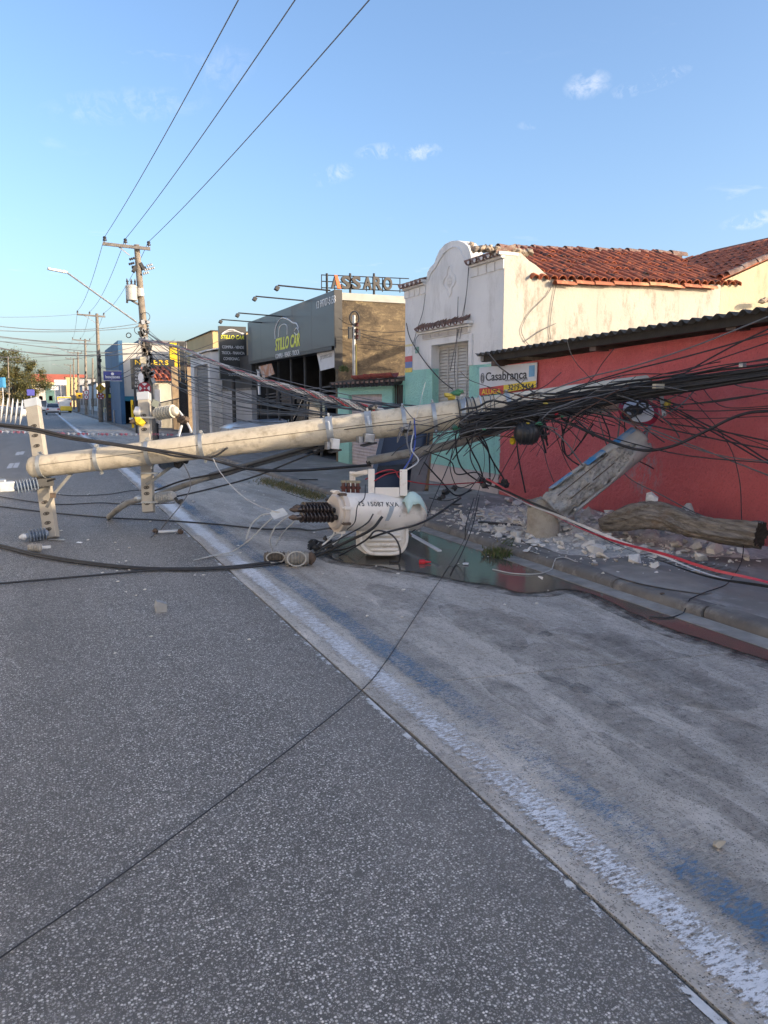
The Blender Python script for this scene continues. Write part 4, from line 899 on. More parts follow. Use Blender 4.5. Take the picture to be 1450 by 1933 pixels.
for i in range(6): q = P(255, 698 + i * 6.5, Y=Yn); text(['LOJA', 'CENTRO', 'PECAS', 'AUTO', 'SOM', 'LED'][i], Vector((q.x, Yn - .004, q.z)), (1, 0, 0), up, .34, WL, ns_, .11, .003)
b = MB(); q = P(266, 713, Y=Yn - .05); b.prism([q + Vector((.14 * math.cos(t), 0, .27 * math.sin(t))) for t in [6.283 * i / 20 for i in range(20)]], (0, .03, 0)); b.build('oval', WL, ns_)
b = MB(); b.bb(P(253, 740, Y=Yn).x, P(257, 740, Y=Yn).x, Yn, Yn + .12, 0, C_.z); b.build('post', BLACKM, ns_)
# blue and white building
Yb = 58.0; A = P(222, 647, Y=Yb)
bw = thing('blue_white_building', (A.x, Yb, 0), 'white building with blue corner fascia and blue band behind the standing pole', 'building')
z1_ = P(262, 748, Y=Yb).z; z2_ = P(262, 757, Y=Yb).z; xe = P(325, 650, Y=Yb).x
b = MB(); b.bb(A.x + .3, xe + 3, Yb, Yb + 12, z1_, A.z); b.build('upper_wall', STAINW, bw)
b = MB(); b.bb(A.x, A.x + .29, Yb - .2, Yb + 12, 0, A.z + .15); b.build('corner_fascia', BLUEW, bw)
b = MB(); b.bb(A.x + .3, xe + 3, Yb - .1, Yb + 12, z2_, z1_ - .001); b.build('blue_band', pm('teal_blue_band', (.02, .17, .25), (.015, .13, .2), 2), bw)
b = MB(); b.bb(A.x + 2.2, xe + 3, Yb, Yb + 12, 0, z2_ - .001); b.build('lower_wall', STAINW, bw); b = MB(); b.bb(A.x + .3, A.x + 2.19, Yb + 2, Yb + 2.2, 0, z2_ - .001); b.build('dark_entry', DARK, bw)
b = MB(); b.bb(P(262, 650, Y=Yb).x, xe + 3, Yb - .05, Yb + 12, A.z - .05, A.z + .25); b.build('grey_cladding', pm('grey_clad', (.22, .22, .23), (.16, .16, .17), 2), bw)
yt = thing('yellow_totem', P(252, 790, Y=50), 'narrow yellow totem standing beside the dark entry', 'totem'); A, B = P(247, 755, Y=50), P(253, 790, Y=50)
b = MB(); b.bb(A.x, B.x, 50, 50.15, 0, A.z); b.build('board', YELW, yt); text('I', Vector((A.x + .07, 49.995, A.z - .6)), (1, 0, 0), up, .04, BLACKM, yt, .3, .003)
# hanging blue sign and RTZ sign, brick front
bs = thing('blue_sign', P(212, 720, Y=57), 'blue rectangular shop sign with white lettering beyond the standing pole', 'sign'); A, B = P(195, 700, Y=57), P(230, 719, Y=57)
b = MB(); b.bb(A.x, B.x, 57, 57.12, B.z, A.z); b.build('board', pm('sign_blue', (.035, .05, .26), (.03, .04, .2), 3, rough=.4), bs)
b = MB(); 
for z_ in (A.z, B.z): b.bb(A.x - .03, B.x + .03, 56.97, 57.15, z_ - .025, z_ + .025)
b.build('frame', STEEL, bs); text('Inovysioes', Vector((A.x + .12, 56.99, B.z + .1)), (1, 0, 0), up, B.x - A.x - .24, WL, bs, .28, .004, bold=.02)
b = MB(); c = Vector(((A.x + B.x) / 2, 56.985, A.z - .2)); b.prism([c + Vector((.10 * math.cos(t), 0, .10 * math.sin(t))) for t in [6.283 * i / 12 for i in range(12)]], (0, .012, 0)); b.build('emblem', WL, bs)
rs_ = thing('curved_sign', P(212, 750, Y=66), 'dark round-topped sign with pale capitals and yellow strip over a brick front', 'sign'); A, B = P(202, 728, Y=66), P(223, 752, Y=66)
b = MB(); pts = [Vector((A.x, 66, B.z)), Vector((B.x, 66, B.z)), Vector((B.x, 66, A.z - .25))] + [Vector(((A.x + B.x) / 2 + (B.x - A.x) / 2 * math.cos(t), 66, A.z - .25 + .28 * math.sin(t))) for t in [math.pi * i / 10 for i in range(1, 10)]] + [Vector((A.x, 66, A.z - .25))]
b.prism(pts, (0, .2, 0)); b.build('board', pm('sign_olive', (.09, .08, .055), (.07, .06, .045), 3), rs_)
text('RTZ', Vector((A.x + .2, 65.99, B.z + .42)), (1, 0, 0), up, (B.x - A.x) * .7, WL, rs_, .42, .004, bold=.03); b = MB(); b.bb(A.x + .08, B.x - .08, 65.98, 65.999, B.z + .05, B.z + .32); b.build('yellow_strip', pm('sign_lime', (.62, .58, .08), (.5, .5, .06), 4), rs_)
bf = thing('brick_front', (A.x, 66.3, 0), 'low brick shop front under the round-topped sign', 'wall'); b = MB(); b.bb(A.x - .1, B.x + 3, 66.3, 66.6, 0, B.z + 1.4); b.build('wall', pm('dull_wall', (.16, .13, .11), (.1, .09, .08), 2), bf)
BRI = pm('brick_face', (.28, .16, .10), (.20, .12, .08), 3, bmp=.3); first = None
for j in range(9):
    for i in range(4):
        M = Matrix.Translation((A.x + .2 + (i + .5 * (j % 2)) * .31, 66.28, .3 + j * .17))
        if first is None: bx_ = MB(); bx_.box((0, 0, 0), (.29, .08, .15)); first = bx_.build('brick', BRI, bf, local=True); first.matrix_local = Matrix.Translation(-ORG[bf.name]) @ M
        else: place('brick', first.data, bf, M)
# row of low buildings to the end of the street, right side
random.seed(21)
yy = 72.0; ci = 0
cols = [STAINW, GW, BRK, TANW, WHITEP]
ends = ['low grey fenced building on the right kerb beyond the round-topped sign', 'stained pale building, second along the far right kerb', 'tan block building, third along the far right kerb', 'pale building, fourth along the far right kerb', 'grey building, fifth along the far right kerb', 'distant brown building, sixth along the far right kerb', 'distant pale building at the far end of the right kerb']
for i in range(7):
    L_ = random.uniform(14, 26); h_ = [3.0, 4.2, 3.4, 4.6, 3.6, 5, 4.2][i]
    wins = [(yy + 2 + k * 3.4, yy + 3.6 + k * 3.4, 1.0, 2.2, 'x') for k in range(int(L_ / 4))] + [(9.4, 10.8, 1.2, 2.3, 'y')]
    block('street_building', ends[i], 8.3 if i else 7.6, 18, yy, yy + L_, h_, cols[(i + 1) % 5], TILE if i in (2, 4) else None, wins, group='low buildings down the right kerb'); yy += L_ + random.uniform(1, 3)
# far end
b = block('red_roof_hall', 'long pale hall with broad red roof closing the end of the street', P(60, 720, Y=330).x, P(165, 720, Y=330).x, 330, 350, P(100, 722, Y=330).z, plaster('pale_yellow', (.62, .52, .26), (.5, .42, .25), .3), pm('hall_roof', (.36, .10, .07), (.28, .08, .06), .4), [(P(x, 740, Y=330).x, P(x + 5, 740, Y=330).x, 3, 6, 'y') for x in (70, 85, 100, 115, 130)], par=3.2)
for i, (x0, x1, yt_, Yd, mt, lb) in enumerate([(85, 104, 727, 270, pm('far_teal', (.10, .20, .18), (.08, .15, .14), .5), 'dark teal house far down the street before the red roofed hall'), (104, 124, 718, 250, WHITEP, 'pale house with sign board far down the street'), (66, 85, 722, 290, STAINW, 'cream house at the far left end of the street'), (124, 150, 712, 240, TANW, 'brownish house at the far right end of the street'), (150, 180, 715, 200, GW, 'grey house behind the far row of poles')]):
    a_, c_ = P(x0, yt_, Y=Yd), P(x1, yt_, Y=Yd); block('distant_house', lb, a_.x, c_.x, Yd, Yd + 10, a_.z, mt, TILE if i % 2 else None, [(a_.x + 1, a_.x + 2, 2, 3.4, 'y'), (c_.x - 2, c_.x - 1, 2, 3.4, 'y')], group='houses closing the street')
for i, (x, y, w, h, Yd, c, lb) in enumerate([(114, 722, 18, 9, 235, (.6, .6, .62), 'white roadside board above the distant bus'), (103, 733, 11, 6, 225, (.7, .7, .7), 'small white shop board left of the distant bus'), (58, 741, 11, 10, 120, (.10, .10, .42), 'small round-cornered blue sign above the fallen crossarm'), (4, 722, 10, 16, 110, (.08, .35, .60), 'blue and white shop sign at the left picture edge')]):
    q = P(x, y, Y=Yd); W_ = w / 1450 * Yd * 1.1; H_ = h / 1450 * Yd * 1.05; t = thing('road_sign', (q.x, Yd, 0), lb, 'sign'); b = MB(); b.box(q, (W_, .1, H_)); b.build('board', pm('sign_%d' % i, c, None, 3), t, bevel=.05)
    b = MB(); b.tube([(q.x, Yd + .1, 0), (q.x, Yd + .1, q.z)], .07, 6); b.build('post', STEEL, t)
# opposite side of the street; near unseen shops made tall and pale for bounce light
CREAMS = plaster('bounce_cream', (.82, .78, .70), (.6, .56, .5), .25)
for i, (y0, y1, h_, mt, lb) in enumerate([(-24, -8, 6.8, CREAMS, 'unseen cream two-storey shop across the street, behind the camera, made tall for bounce light'), (-7.6, 2, 7.4, WHITEP, 'unseen white two-storey shop across the street, level with the camera, made tall for bounce light'), (2.4, 12, 6.8, CREAMS, 'unseen cream two-storey shop across the street, opposite the fallen pole, made tall for bounce light'), (12.4, 24, 7.2, WHITEP, 'unseen white two-storey shop across the street, opposite the white house, made tall for bounce light'), (24.4, 40, 6.6, CREAMS, 'unseen cream shop across the street, opposite the dealership, made tall for bounce light'), (41, 60, 5.4, GW, 'grey shop across the street'), (61, 100, 4, STAINW, 'long low store across the street'), (160, 260, 4, TANW, 'distant tan row on the left kerb')]):
    wins = [(y0 + 1.2 + k * 3.4, y0 + 2.4 + k * 3.4, z_, z_ + 1.4, 'X') for k in range(int((y1 - y0 - 1) / 3.4)) for z_ in (1.0, 4.2) if z_ + 1.5 < h_][:30]
    block('opposite_shop', lb, -18, -7.0 if y0 < 60 else -8.3, y0, y1, h_, mt, None, wins, group='shops across the street')
# ---------------------------------------------------------------- standing utility poles
POLE = pm('aged_concrete_pole', (.27, .235, .19), (.19, .16, .13), 3, rough=.9, bmp=.4, c3=(.13, .11, .09), s3=6)
WOODC = pm('grey_crossarm', (.22, .20, .185), (.15, .135, .12), 6)
PORC = pm('dark_porcelain', (.035, .035, .04), (.06, .05, .05), 8, rough=.25)
PORG = pm('grey_insulator', (.42, .43, .44), (.34, .35, .36), 8, rough=.35)
TANK = pm('tank_paint', (.50, .49, .45), (.42, .41, .38), 4, rough=.5)
def pin_insulator(b, base, h=.26, r=.07, m=0):
    b.lathe(base, (0, 0, 1), [(0, .02), (h * .3, .02), (h * .32, r), (h * .55, r * .9), (h * .57, r * .6), (h * .7, r * .7), (h * .72, r * .95), (h, r * .6)], 10, m)
Y1p = 32.2
base1 = P(289, 831, z=SWZ); Y1p = base1.y
top1 = P(258, 462, Y=Y1p)
u1 = thing('utility_pole', base1, 'tall standing utility pole with crossarm, transformer and street lamp near the black sign', 'utility pole', 'standing utility poles')
b = MB(); b.tube([base1 - Vector((0, 0, .2)), base1.lerp(top1, .5), top1], [.20, .155, .11], 14); b.build('shaft', POLE, u1, smooth=True)
ax = lambda t: base1.lerp(top1, t)
ca, cb = P(194, 460, Y=Y1p - .1), P(284, 470, Y=Y1p - .3)
b = MB(); b.beam(ca, cb, .10, .12, (0, 1, 0)); b.build('crossarm', WOODC, u1)
b = MB(); b.beam(P(222, 464, Y=Y1p - .12), P(245, 482, Y=Y1p - .14), .03, .05, (0, 1, 0)); b.build('brace', STEEL, u1)
INS1 = []
for x, y in ((198, 458), (237, 462), (281, 467)):
    q = P(x, y, Y=Y1p - .15); b = MB(); pin_insulator(b, q, .24, .085); b.build('insulator', PORC, u1, smooth=True); INS1.append(q + Vector((0, 0, .22)))
# fuse cutouts on two brackets
b = MB(); c = P(262, 505, Y=Y1p); b.box(c, (.55, .16, .10)); b.box(P(254, 508, Y=Y1p) , (.14, .3, .25), Matrix.Rotation(.5, 3, 'Y')); b.box(P(268, 503, Y=Y1p), (.12, .3, .28), Matrix.Rotation(-.5, 3, 'Y')); b.build('cutout_bracket', BLACKM, u1)
for i, (x, y, dx) in enumerate([(244, 490, 12), (243, 499, 12), (272, 510, 9), (277, 502, 9), (270, 517, 9), (281, 508, 4)]):
    b = MB(); b.lathe(P(x, y, Y=Y1p - .2), (1, 0, .35), [(0, .03), (.04, .06), (.08, .03), (.12, .06), (.16, .03), (.20, .06), (.24, .03)], 8); b.build('cutout', PORG if i > 1 else PORC, u1, smooth=True)
# transformer
tc = P(248, 553, Y=Y1p - .15); b = MB(); b.lathe(tc + Vector((0, 0, -.30)), (0, 0, 1), [(0, .20), (.02, .22), (.5, .22), (.52, .24), (.56, .24), (.62, .16)], 14); tr1 = b.build('transformer', TANK, u1, smooth=True)
for dx in (-.13, .02, .15): b = MB(); b.lathe(tc + Vector((dx, 0, .30)), (dx * .6, 0, 1), [(0, .025), (.06, .05), (.1, .03), (.15, .05), (.2, .03), (.26, .02)], 8); b.build('bushing', PORC, tr1)
b = MB(); b.beam(P(241, 548, Y=Y1p - .2), P(240, 572, Y=Y1p - .2), .08, .08); b.beam(P(240, 563, Y=Y1p - .15), P(262, 563, Y=Y1p), .08, .08); b.beam(P(243, 564, Y=Y1p - .1), P(262, 575, Y=Y1p), .07, .07); b.build('transformer_bracket', BLACKM, u1)
b = MB(); b.lathe(P(265, 560, Y=Y1p - .12), (0, 0, 1), [(0, .13), (.02, .15), (.32, .15), (.34, .1)], 12); b.build('regulator', TANK, u1, smooth=True)
# street lamp
l0, l1, l2 = P(258, 608, Y=Y1p - .1), P(126, 514, Y=Y1p - 1.3), P(110, 511, Y=Y1p - 1.4)
b = MB(); b.tube([l0, P(190, 560, Y=Y1p - .7), l1], .035, 8); la = b.build('lamp_arm', STEEL, u1, smooth=True)
b = MB(); b.beam(l1, P(90, 507, Y=Y1p - 1.5), .16, .09, (0, 1, 0)); b.build('lamp_head', pm('lamp_white', (.55, .55, .55), None, 5, rough=.4), la, bevel=.02)
# clutter of boxes, coils and clamps around the shaft
random.seed(5)
for i in range(46):
    t = .30 + .32 * random.random(); q = ax(t) + Vector((random.uniform(-.2, .2), -.16, random.uniform(-.05, .05))); b = MB(); b.box(q, (random.uniform(.06, .18), .10, random.uniform(.08, .28)), Matrix.Rotation(random.uniform(-.4, .4), 3, 'Y')); b.build('splice_box', random.choice([BLACKM, PORC, POLE, STEEL]), u1)
for i in range(5):
    q = ax(.36 + .07 * i) + Vector((-.22 if i % 2 else .1, -.16, 0)); b = MB(); b.tube([q + Vector((.17 * math.cos(t), .0, .17 * math.sin(t))) for t in [6.283 * k / 16 for k in range(17)]], .014, 5); b.build('cable_coil', CB, u1)
b = MB(); b.tube([P(243 + 4.5 * math.cos(t), 633 + 4.5 * math.sin(t), Y=Y1p - .2) for t in [6.283 * k / 16 for k in range(17)]], .02, 5); b.build('cable_coil', CB, u1)
b = MB(); b.box(P(270, 680, Y=Y1p - .25), (.22, .12, .26)); b.build('service_box', pm('cream_box', (.62, .56, .42), None, 4), u1)
for k_, sx in ((0, -.16), (1, .16)):
    b = MB()
    for t in (.60, .585, .57, .555): pin_insulator(b, ax(t) + Vector((sx, -.1, 0)), .10, .05)
    b.build('insulator_rack', PORC, u1)
# no-stopping sign on this pole
def disc(b, c, n, r, th, k=28):
    d, u, w = ortho(n); pr = [c + (u * math.cos(6.283 * i / k) + w * math.sin(6.283 * i / k)) * r for i in range(k)]; b.prism(pr, d * th)
SRED = pm('sign_red', (.38, .015, .04), (.32, .012, .03), 6, rough=.45); SWHT = pm('sign_white', (.72, .72, .72), (.65, .65, .65), 6, rough=.45); SYEL = pm('sign_amber', (.72, .40, .03), (.6, .33, .02), 6, rough=.45)
def nostop(parent, c, r, n=Vector((0, -1, 0))):
    b = MB(); disc(b, c, n, r, .012); s = b.build('sign_plate', SRED, parent)
    d, u, w = ortho(n); f = c + d * .014
    b = MB()
    for q in range(4):
        t0 = q * math.pi / 2 + math.pi / 4 - .5 + math.pi / 4; pts = [f + (u * math.cos(t0 + i * .1) + w * math.sin(t0 + i * .1)) * r * .84 for i in range(11)] + [f + (u * math.cos(t0 + .5) + w * math.sin(t0 + .5)) * r * .36]
        b.prism(pts, d * .004)
    b.build('white_field', SWHT, s)
    b = MB(); disc(b, c + d * .019, n, r * .14, .003, 12); b.build('centre_mark', SWHT, s)
ss = thing('no_stopping_sign', P(273, 733, Y=20), 'round red no-stopping sign seen just above the middle fallen crossarm', 'sign')
Ysg = 29.0; c = P(273, 733, Y=Ysg); ss.location = c; ORG[ss.name] = c; nostop(ss, c, 10.2 / 1450 * 29 * 1.09)
b = MB(); b.tube([c + Vector((.06, .06, .05)), Vector((c.x + .06, c.y + .06, SWZ))], .03, 6); b.build('post', STEEL, ss)

# second pole, detailed a little less, then the far ones
def far_pole(px, ytop, ybase, label, arm=True, lamp=False, lean=0, r=.15):
    bs_ = P(px, ybase, z=.1); tp = P(px + lean, ytop, Y=bs_.y)
    u = thing('utility_pole', bs_, label, 'utility pole', 'standing utility poles')
    b = MB(); b.tube([bs_, tp], [r * 1.25, r * .75], 9); b.build('shaft', POLE, u, smooth=True)
    k = bs_.y / 60; ins = []
    if arm:
        a_, c_ = tp + Vector((-1.45, 0, -.12)), tp + Vector((.6, -.1, -.22))
        b = MB(); b.beam(a_, c_, .11, .12, (0, 1, 0)); b.build('crossarm', WOODC, u)
        for t in (.03, .45, .95): q = a_.lerp(c_, t) + Vector((0, 0, .06)); b = MB(); pin_insulator(b, q, .22, .08); b.build('insulator', PORC, u); ins.append(q + Vector((0, 0, .22)))
        b = MB(); b.beam(a_ + Vector((.5, 0, -.05)), tp + Vector((-.05, 0, -.75)), .04, .04); b.build('brace', STEEL, u)
    random.seed(int(px))
    for i in range(7): q = bs_.lerp(tp, random.uniform(.4, .68)); b = MB(); b.box(q + Vector((random.uniform(-.16, .16), -.14, 0)), (.14, .1, .25)); b.build('splice_box', BLACKM, u)
    if lamp:
        q = bs_.lerp(tp, .72); e = q + Vector((-3.2, -.4, 1.5)); b = MB(); b.tube([q, e], .035, 6); l_ = b.build('lamp_arm', STEEL, u); b = MB(); b.beam(e, e + Vector((-.6, 0, .05)), .15, .08); b.build('lamp_head', STEEL, l_)
    return u, bs_, tp, ins
u2, b2, t2, INS2 = far_pole(191, 592, 797, 'second standing pole down the right kerb, carrying yellow and red signs', lean=-8)
u3, b3, t3, INS3 = far_pole(163, 640, 783, 'third standing pole down the right kerb, with two round red signs', lamp=True, lean=-2)
u4, b4, t4, INS4 = far_pole(149, 664, 777.5, 'fourth standing pole down the right kerb, thin in the distance', lean=-2)
u5, b5, t5, INS5 = far_pole(140, 676, 773, 'fifth standing pole down the right kerb, beside the distant bus', lean=-1, lamp=True)
u6, b6, t6, INS6 = far_pole(134, 688, 770, 'farthest standing pole down the right kerb, just right of the bus', lean=-1)
u7, b7, t7, _i = far_pole(175, 676, 781, 'short bare pole between the third and second standing poles', arm=False, r=.12)
ul, bl_, tl__, _i = far_pole(18, 673, 776, 'pale slim pole in front of the tree at the left edge', arm=False, r=.12, lean=-3)
def small_sign(name, label, px, py, Yd, r_px, kind):
    c = P(px, py, Y=Yd); r = r_px / 1450 * Yd * 1.09; t = thing(name, c, label, 'sign'); n = Vector((0, -1, 0))
    if kind == 'nostop': nostop(t, c, r)
    elif kind == 'diamond':
        b = MB(); b.prism([c + Vector(v) * r for v in ((0, 0, 1.15), (1.15, 0, 0), (0, 0, -1.15), (-1.15, 0, 0))], (0, -.012, 0)); s = b.build('sign_plate', SYEL, t)
        b = MB(); b.bb(c.x - r * .12, c.x + r * .12, c.y - .02, c.y - .014, c.z - r * .4, c.z + r * .45); b.build('black_symbol', BLACKM, s)
        b = MB(); b.bb(c.x - r, c.x + r, c.y - .012, c.y, c.z - r * 2.2, c.z - r * 1.25); b.build('caption_plate', SYEL, t)
    elif kind == 'ring':
        b = MB(); disc(b, c, n, r, .012); s = b.build('sign_plate', SRED, t); b = MB(); disc(b, c + n * .014, n, r * .74, .004); b.build('white_field', SWHT, s)
        b = MB(); b.bb(c.x - r * .2, c.x + r * .2, c.y - .024, c.y - .02, c.z - r * .35, c.z + r * .35); b.build('black_symbol', BLACKM, s)
    else:
        b = MB(); b.bb(c.x - r, c.x + r, c.y - .012, c.y, c.z - r, c.z + r); s = b.build('sign_plate', SYEL, t); b = MB(); disc(b, c + n * .014, n, r * .4, .004); b.build('black_symbol', BLACKM, s)
    b = MB(); b.box(c + Vector((0, .06, 0)), (.05, .1, r)); b.build('clamp', STEEL, t); return t
small_sign('warning_sign', 'amber diamond warning sign on the second standing pole', 190, 733, b2.y - .35, 7, 'diamond')
small_sign('no_stopping_sign', 'small round red no-stopping sign under the amber diamond', 190.5, 748, b2.y - .35, 5.2, 'nostop')
small_sign('speed_sign', 'upper round red-rimmed sign on the third standing pole', 163, 741, b3.y - .3, 4.4, 'ring')
small_sign('round_sign', 'lower round red-rimmed sign on the third standing pole', 163, 749.5, b3.y - .3, 3.8, 'ring')
small_sign('square_warning_sign', 'square amber sign between the bus and the third pole', 150, 747, b4.y - .3, 4.6, 'square')
for i in range(5):
    q = P(142 + i * 7, 786 + (i % 2), z=.15); 
    b = MB(); b.tube([Vector((5.0, 62 + i * 9, .1)), Vector((5.0, 62 + i * 9, 1.0))], .06, 8); b.lathe(Vector((5.0, 62 + i * 9, 1.0)), (0, 0, 1), [(0, .06), (.03, .075), (.09, .05), (.1, .0)], 8)
    tag(b.build('bollard', STEEL), ['nearest', 'second', 'third', 'fourth', 'farthest'][i] + ' grey bollard along the far right pavement', 'bollard', 'bollards on the far pavement')
bp = thing('black_post', P(296, 828, z=SWZ), 'short black post standing behind the middle fallen crossarm', 'post')
q = P(296, 829, z=SWZ); b = MB(); b.tube([q, q + Vector((0, 0, .62))], .10, 10); b.build('shaft', BLACKM, bp); b = MB(); b.lathe(q + Vector((0, 0, .62)), (0, 0, 1), [(0, .11), (.04, .11), (.08, .05)], 10); b.build('cap', BLACKM, bp)

# ---------------------------------------------------------------- vehicles
GLASS = pm('car_glass', (.015, .017, .02), (.02, .02, .022), 2, rough=.08, coat=1)
TYRE = pm('tyre_rubber', (.02, .02, .02), (.03, .03, .03), 20, rough=.85); RIM = pm('alloy_rim', (.45, .45, .47), (.3, .3, .3), 9, rough=.35, metal=.8)
LAMPR = pm('tail_lamp_red', (.45, .015, .012), (.35, .01, .01), 9, rough=.25); PLATE = pm('plate_grey', (.55, .55, .55), None, 9); LAMPW = pm('head_lamp', (.6, .62, .64), None, 9, rough=.15)
def loft(b, secs, m=0):
    n = len(secs[0]); vs = [v for s_ in secs for v in s_]; k = len(secs)
    fs = [(i * n + j, i * n + (j + 1) % n, (i + 1) * n + (j + 1) % n, (i + 1) * n + j) for i in range(k - 1) for j in range(n)]
    fs += [tuple(range(n))[::-1], tuple((k - 1) * n + j for j in range(n))]; b.add(vs, fs, m)
def car(name, label, loc, rz, paint, L=4.2, W=1.74, H=1.48, hatch=False, cat='car'):
    t = thing(name, loc, label, cat, rz=rz); ORG[t.name] = Vector()
    h = W / 2; b = MB(); secs = []
    st = [(-L / 2, .82, .42, .72), (-L / 2 + .12, .93, .30, .90), (-L * .36, .98, .26, .95), (-L * .1, 1, .25, .96), (L * .16, 1, .25, .95), (L * .3, .98, .26, .90), (L / 2 - .15, .90, .32, .74), (L / 2, .76, .42, .62)]
    for y, w, z0, z1 in st: secs.append([Vector((x * h * w, y, z)) for x, z in ((-.92, z0), (-1, z0 + .15), (-1, z1 - .16), (-.93, z1), (.93, z1), (1, z1 - .16), (1, z0 + .15), (.92, z0))])
    loft(b, secs); body = b.build('body', paint, t, smooth=True, local=True)
    r0 = -L / 2 + (.10 if hatch else .62)
    g = [(r0, .86, .90, .93), (r0 + (.35 if hatch else .62), .74, .9, H - .04), (0, .73, .9, H), (L * .10, .74, .9, H - .02), (L * .30, .84, .88, .92)]
    b = MB(); loft(b, [[Vector((-w * h - .06 * h, y, z0)), Vector((-w * h, y, z1)), Vector((w * h, y, z1)), Vector((w * h + .06 * h, y, z0))] for y, w, z0, z1 in g]); b.build('windows', GLASS, t, smooth=True, local=True)
    b = MB(); loft(b, [[Vector((-w * h * 1.02, y, z1 - .05)), Vector((-w * h * .9, y, z1 + .025)), Vector((w * h * .9, y, z1 + .025)), Vector((w * h * 1.02, y, z1 - .05))] for y, w, z0, z1 in g[1:4]]); b.build('roof', paint, t, smooth=True, local=True)
    for sx in (-1, 1):
        b = MB()
        for (i, j) in ((0, 1), (3, 4)):
            (ya, wa, _, za_), (yb_, wb_, _, zb2) = g[i], g[j]
            b.tube([Vector((sx * (wa * h + .005), ya, za_)), Vector((sx * (wb_ * h + .005), yb_, zb2))], .045, 5)
        b.tube([Vector((sx * .79 * h, -.05, .93)), Vector((sx * .735 * h, -.05, H - .03))], .04, 5); b.tube([Vector((sx * (w * h + .005), y, z1)) for y, w, _, z1 in g[1:4]], .04, 5); b.build('pillar', paint, t, local=True)
        b = MB(); b.box((sx * h * .72, -L / 2 + .05, .74), (.30, .12, .16)); b.build('tail_lamp', LAMPR, t, local=True)
        b = MB(); b.box((sx * h * .66, L / 2 - .10, .62), (.34, .14, .13)); b.build('headlight', LAMPW, t, local=True)
        b = MB(); b.box((sx * (h + .07), L * .2, .98), (.16, .1, .11)); b.build('mirror', paint, t, local=True, bevel=.02)
        for yw in (-L * .31, L * .31):
            b = MB(); b.lathe((sx * (h - .19), yw, .31), (sx, 0, 0), [(0, .24), (.01, .31), (.17, .31), (.195, .27), (.19, .2)], 18); wv = b.build('wheel', TYRE, t, smooth=True, local=True)
            b = MB(); b.lathe((sx * (h - .01), yw, .31), (sx, 0, 0), [(0, .20), (.012, .19), (.014, .05), (.02, .04)], 14)
            for k_ in range(5): a_ = k_ * 1.2566; b.box((sx * (h + .008), yw + .11 * math.cos(a_), .31 + .11 * math.sin(a_)), (.012, .17, .035), Matrix.Rotation(a_, 3, 'X'))
            b.build('rim', RIM, wv, local=True)
    b = MB(); b.box((0, -L / 2 - .005, .62), (.42, .02, .13)); b.build('number_plate', PLATE, t, local=True)
    b = MB(); b.box((0, -L / 2 + .02, .40), (W * .8, .10, .14)); b.build('rear_bumper', BLACKM, t, local=True, bevel=.02)
    return t
SILV = pm('silver_paint', (.50, .50, .51), (.46, .46, .47), 3, rough=.3, coat=.6); DRK = pm('dark_car_paint', (.03, .03, .034), (.02, .02, .022), 3, rough=.25, coat=1); PALE = pm('pale_blue_paint', (.52, .58, .66), (.48, .54, .62), 3, rough=.3, coat=.7); WHC = pm('white_car_paint', (.68, .68, .67), None, 3, rough=.35, coat=.6)
q = P(101, 783.5, z=0); car('silver_sedan', 'silver sedan driving away behind the far barrier tape', (q.x, q.y + 2.1, 0), 0, SILV)
q = P(82, 779.5, z=0); car('small_van', 'small white and dark van ahead of the silver sedan', (q.x - .1, q.y + 2.1, 0), 0, WHC, 3.9, 1.7, 1.85, True, 'van')
pq = P(457, 812, X=WX - 1.0); pc = thing('pale_vehicle_front', (pq.x, pq.y, SWZ), 'low pale blue vehicle front before the grey wall, mostly hidden by the fallen pole', 'vehicle')
b = MB(); secs = []
for (x_, w_, z0, z1) in ((-.62, .70, .45, .70), (-.5, .80, .35, .80), (-.1, .86, .30, .90), (.5, .88, .30, .96), (1.4, .88, .30, 1.0)): secs.append([Vector((pq.x + x_, pq.y + sy * w_, SWZ + zz)) for sy, zz in ((-1, z0), (-1.02, z1 - .2), (-.9, z1 - .02), (-.4, z1 + .02), (.4, z1 + .02), (.9, z1 - .02), (1.02, z1 - .2), (1, z0))])
loft(b, secs); b.build('bonnet', PALE, pc, smooth=True)
for sy in (-.62, .62):
    b = MB(); b.box((pq.x - .56, pq.y + sy, SWZ + .66), (.12, .30, .13)); b.build('headlight', LAMPW, pc, bevel=.02)
    b = MB(); b.lathe((pq.x + .3, pq.y + sy * 1.1 , SWZ + .3), (0, math.copysign(1, sy), 0), [(0, .2), (.02, .3), (.18, .3), (.2, .2)], 16); b.build('wheel', TYRE, pc, smooth=True)
q = P(598, 850, X=WX + .25); car('black_suv', 'black SUV with alloy wheels parked in the showroom mouth behind the fallen pole', (WX + 1.15, q.y + 1.45, SWZ - .003), rad(0), DRK, 4.5, 1.86, 1.72, True)
for i, (x, y) in enumerate([(30, 776), (43, 776)]):
    q = P(x, y, z=0); car('parked_car', ['dark car parked at the far left kerb below the tree', 'pale car parked at the far left kerb beside the crossarm cap'][i], (q.x - .2, q.y, 0), 0, [DRK, WHC][i], hatch=True)
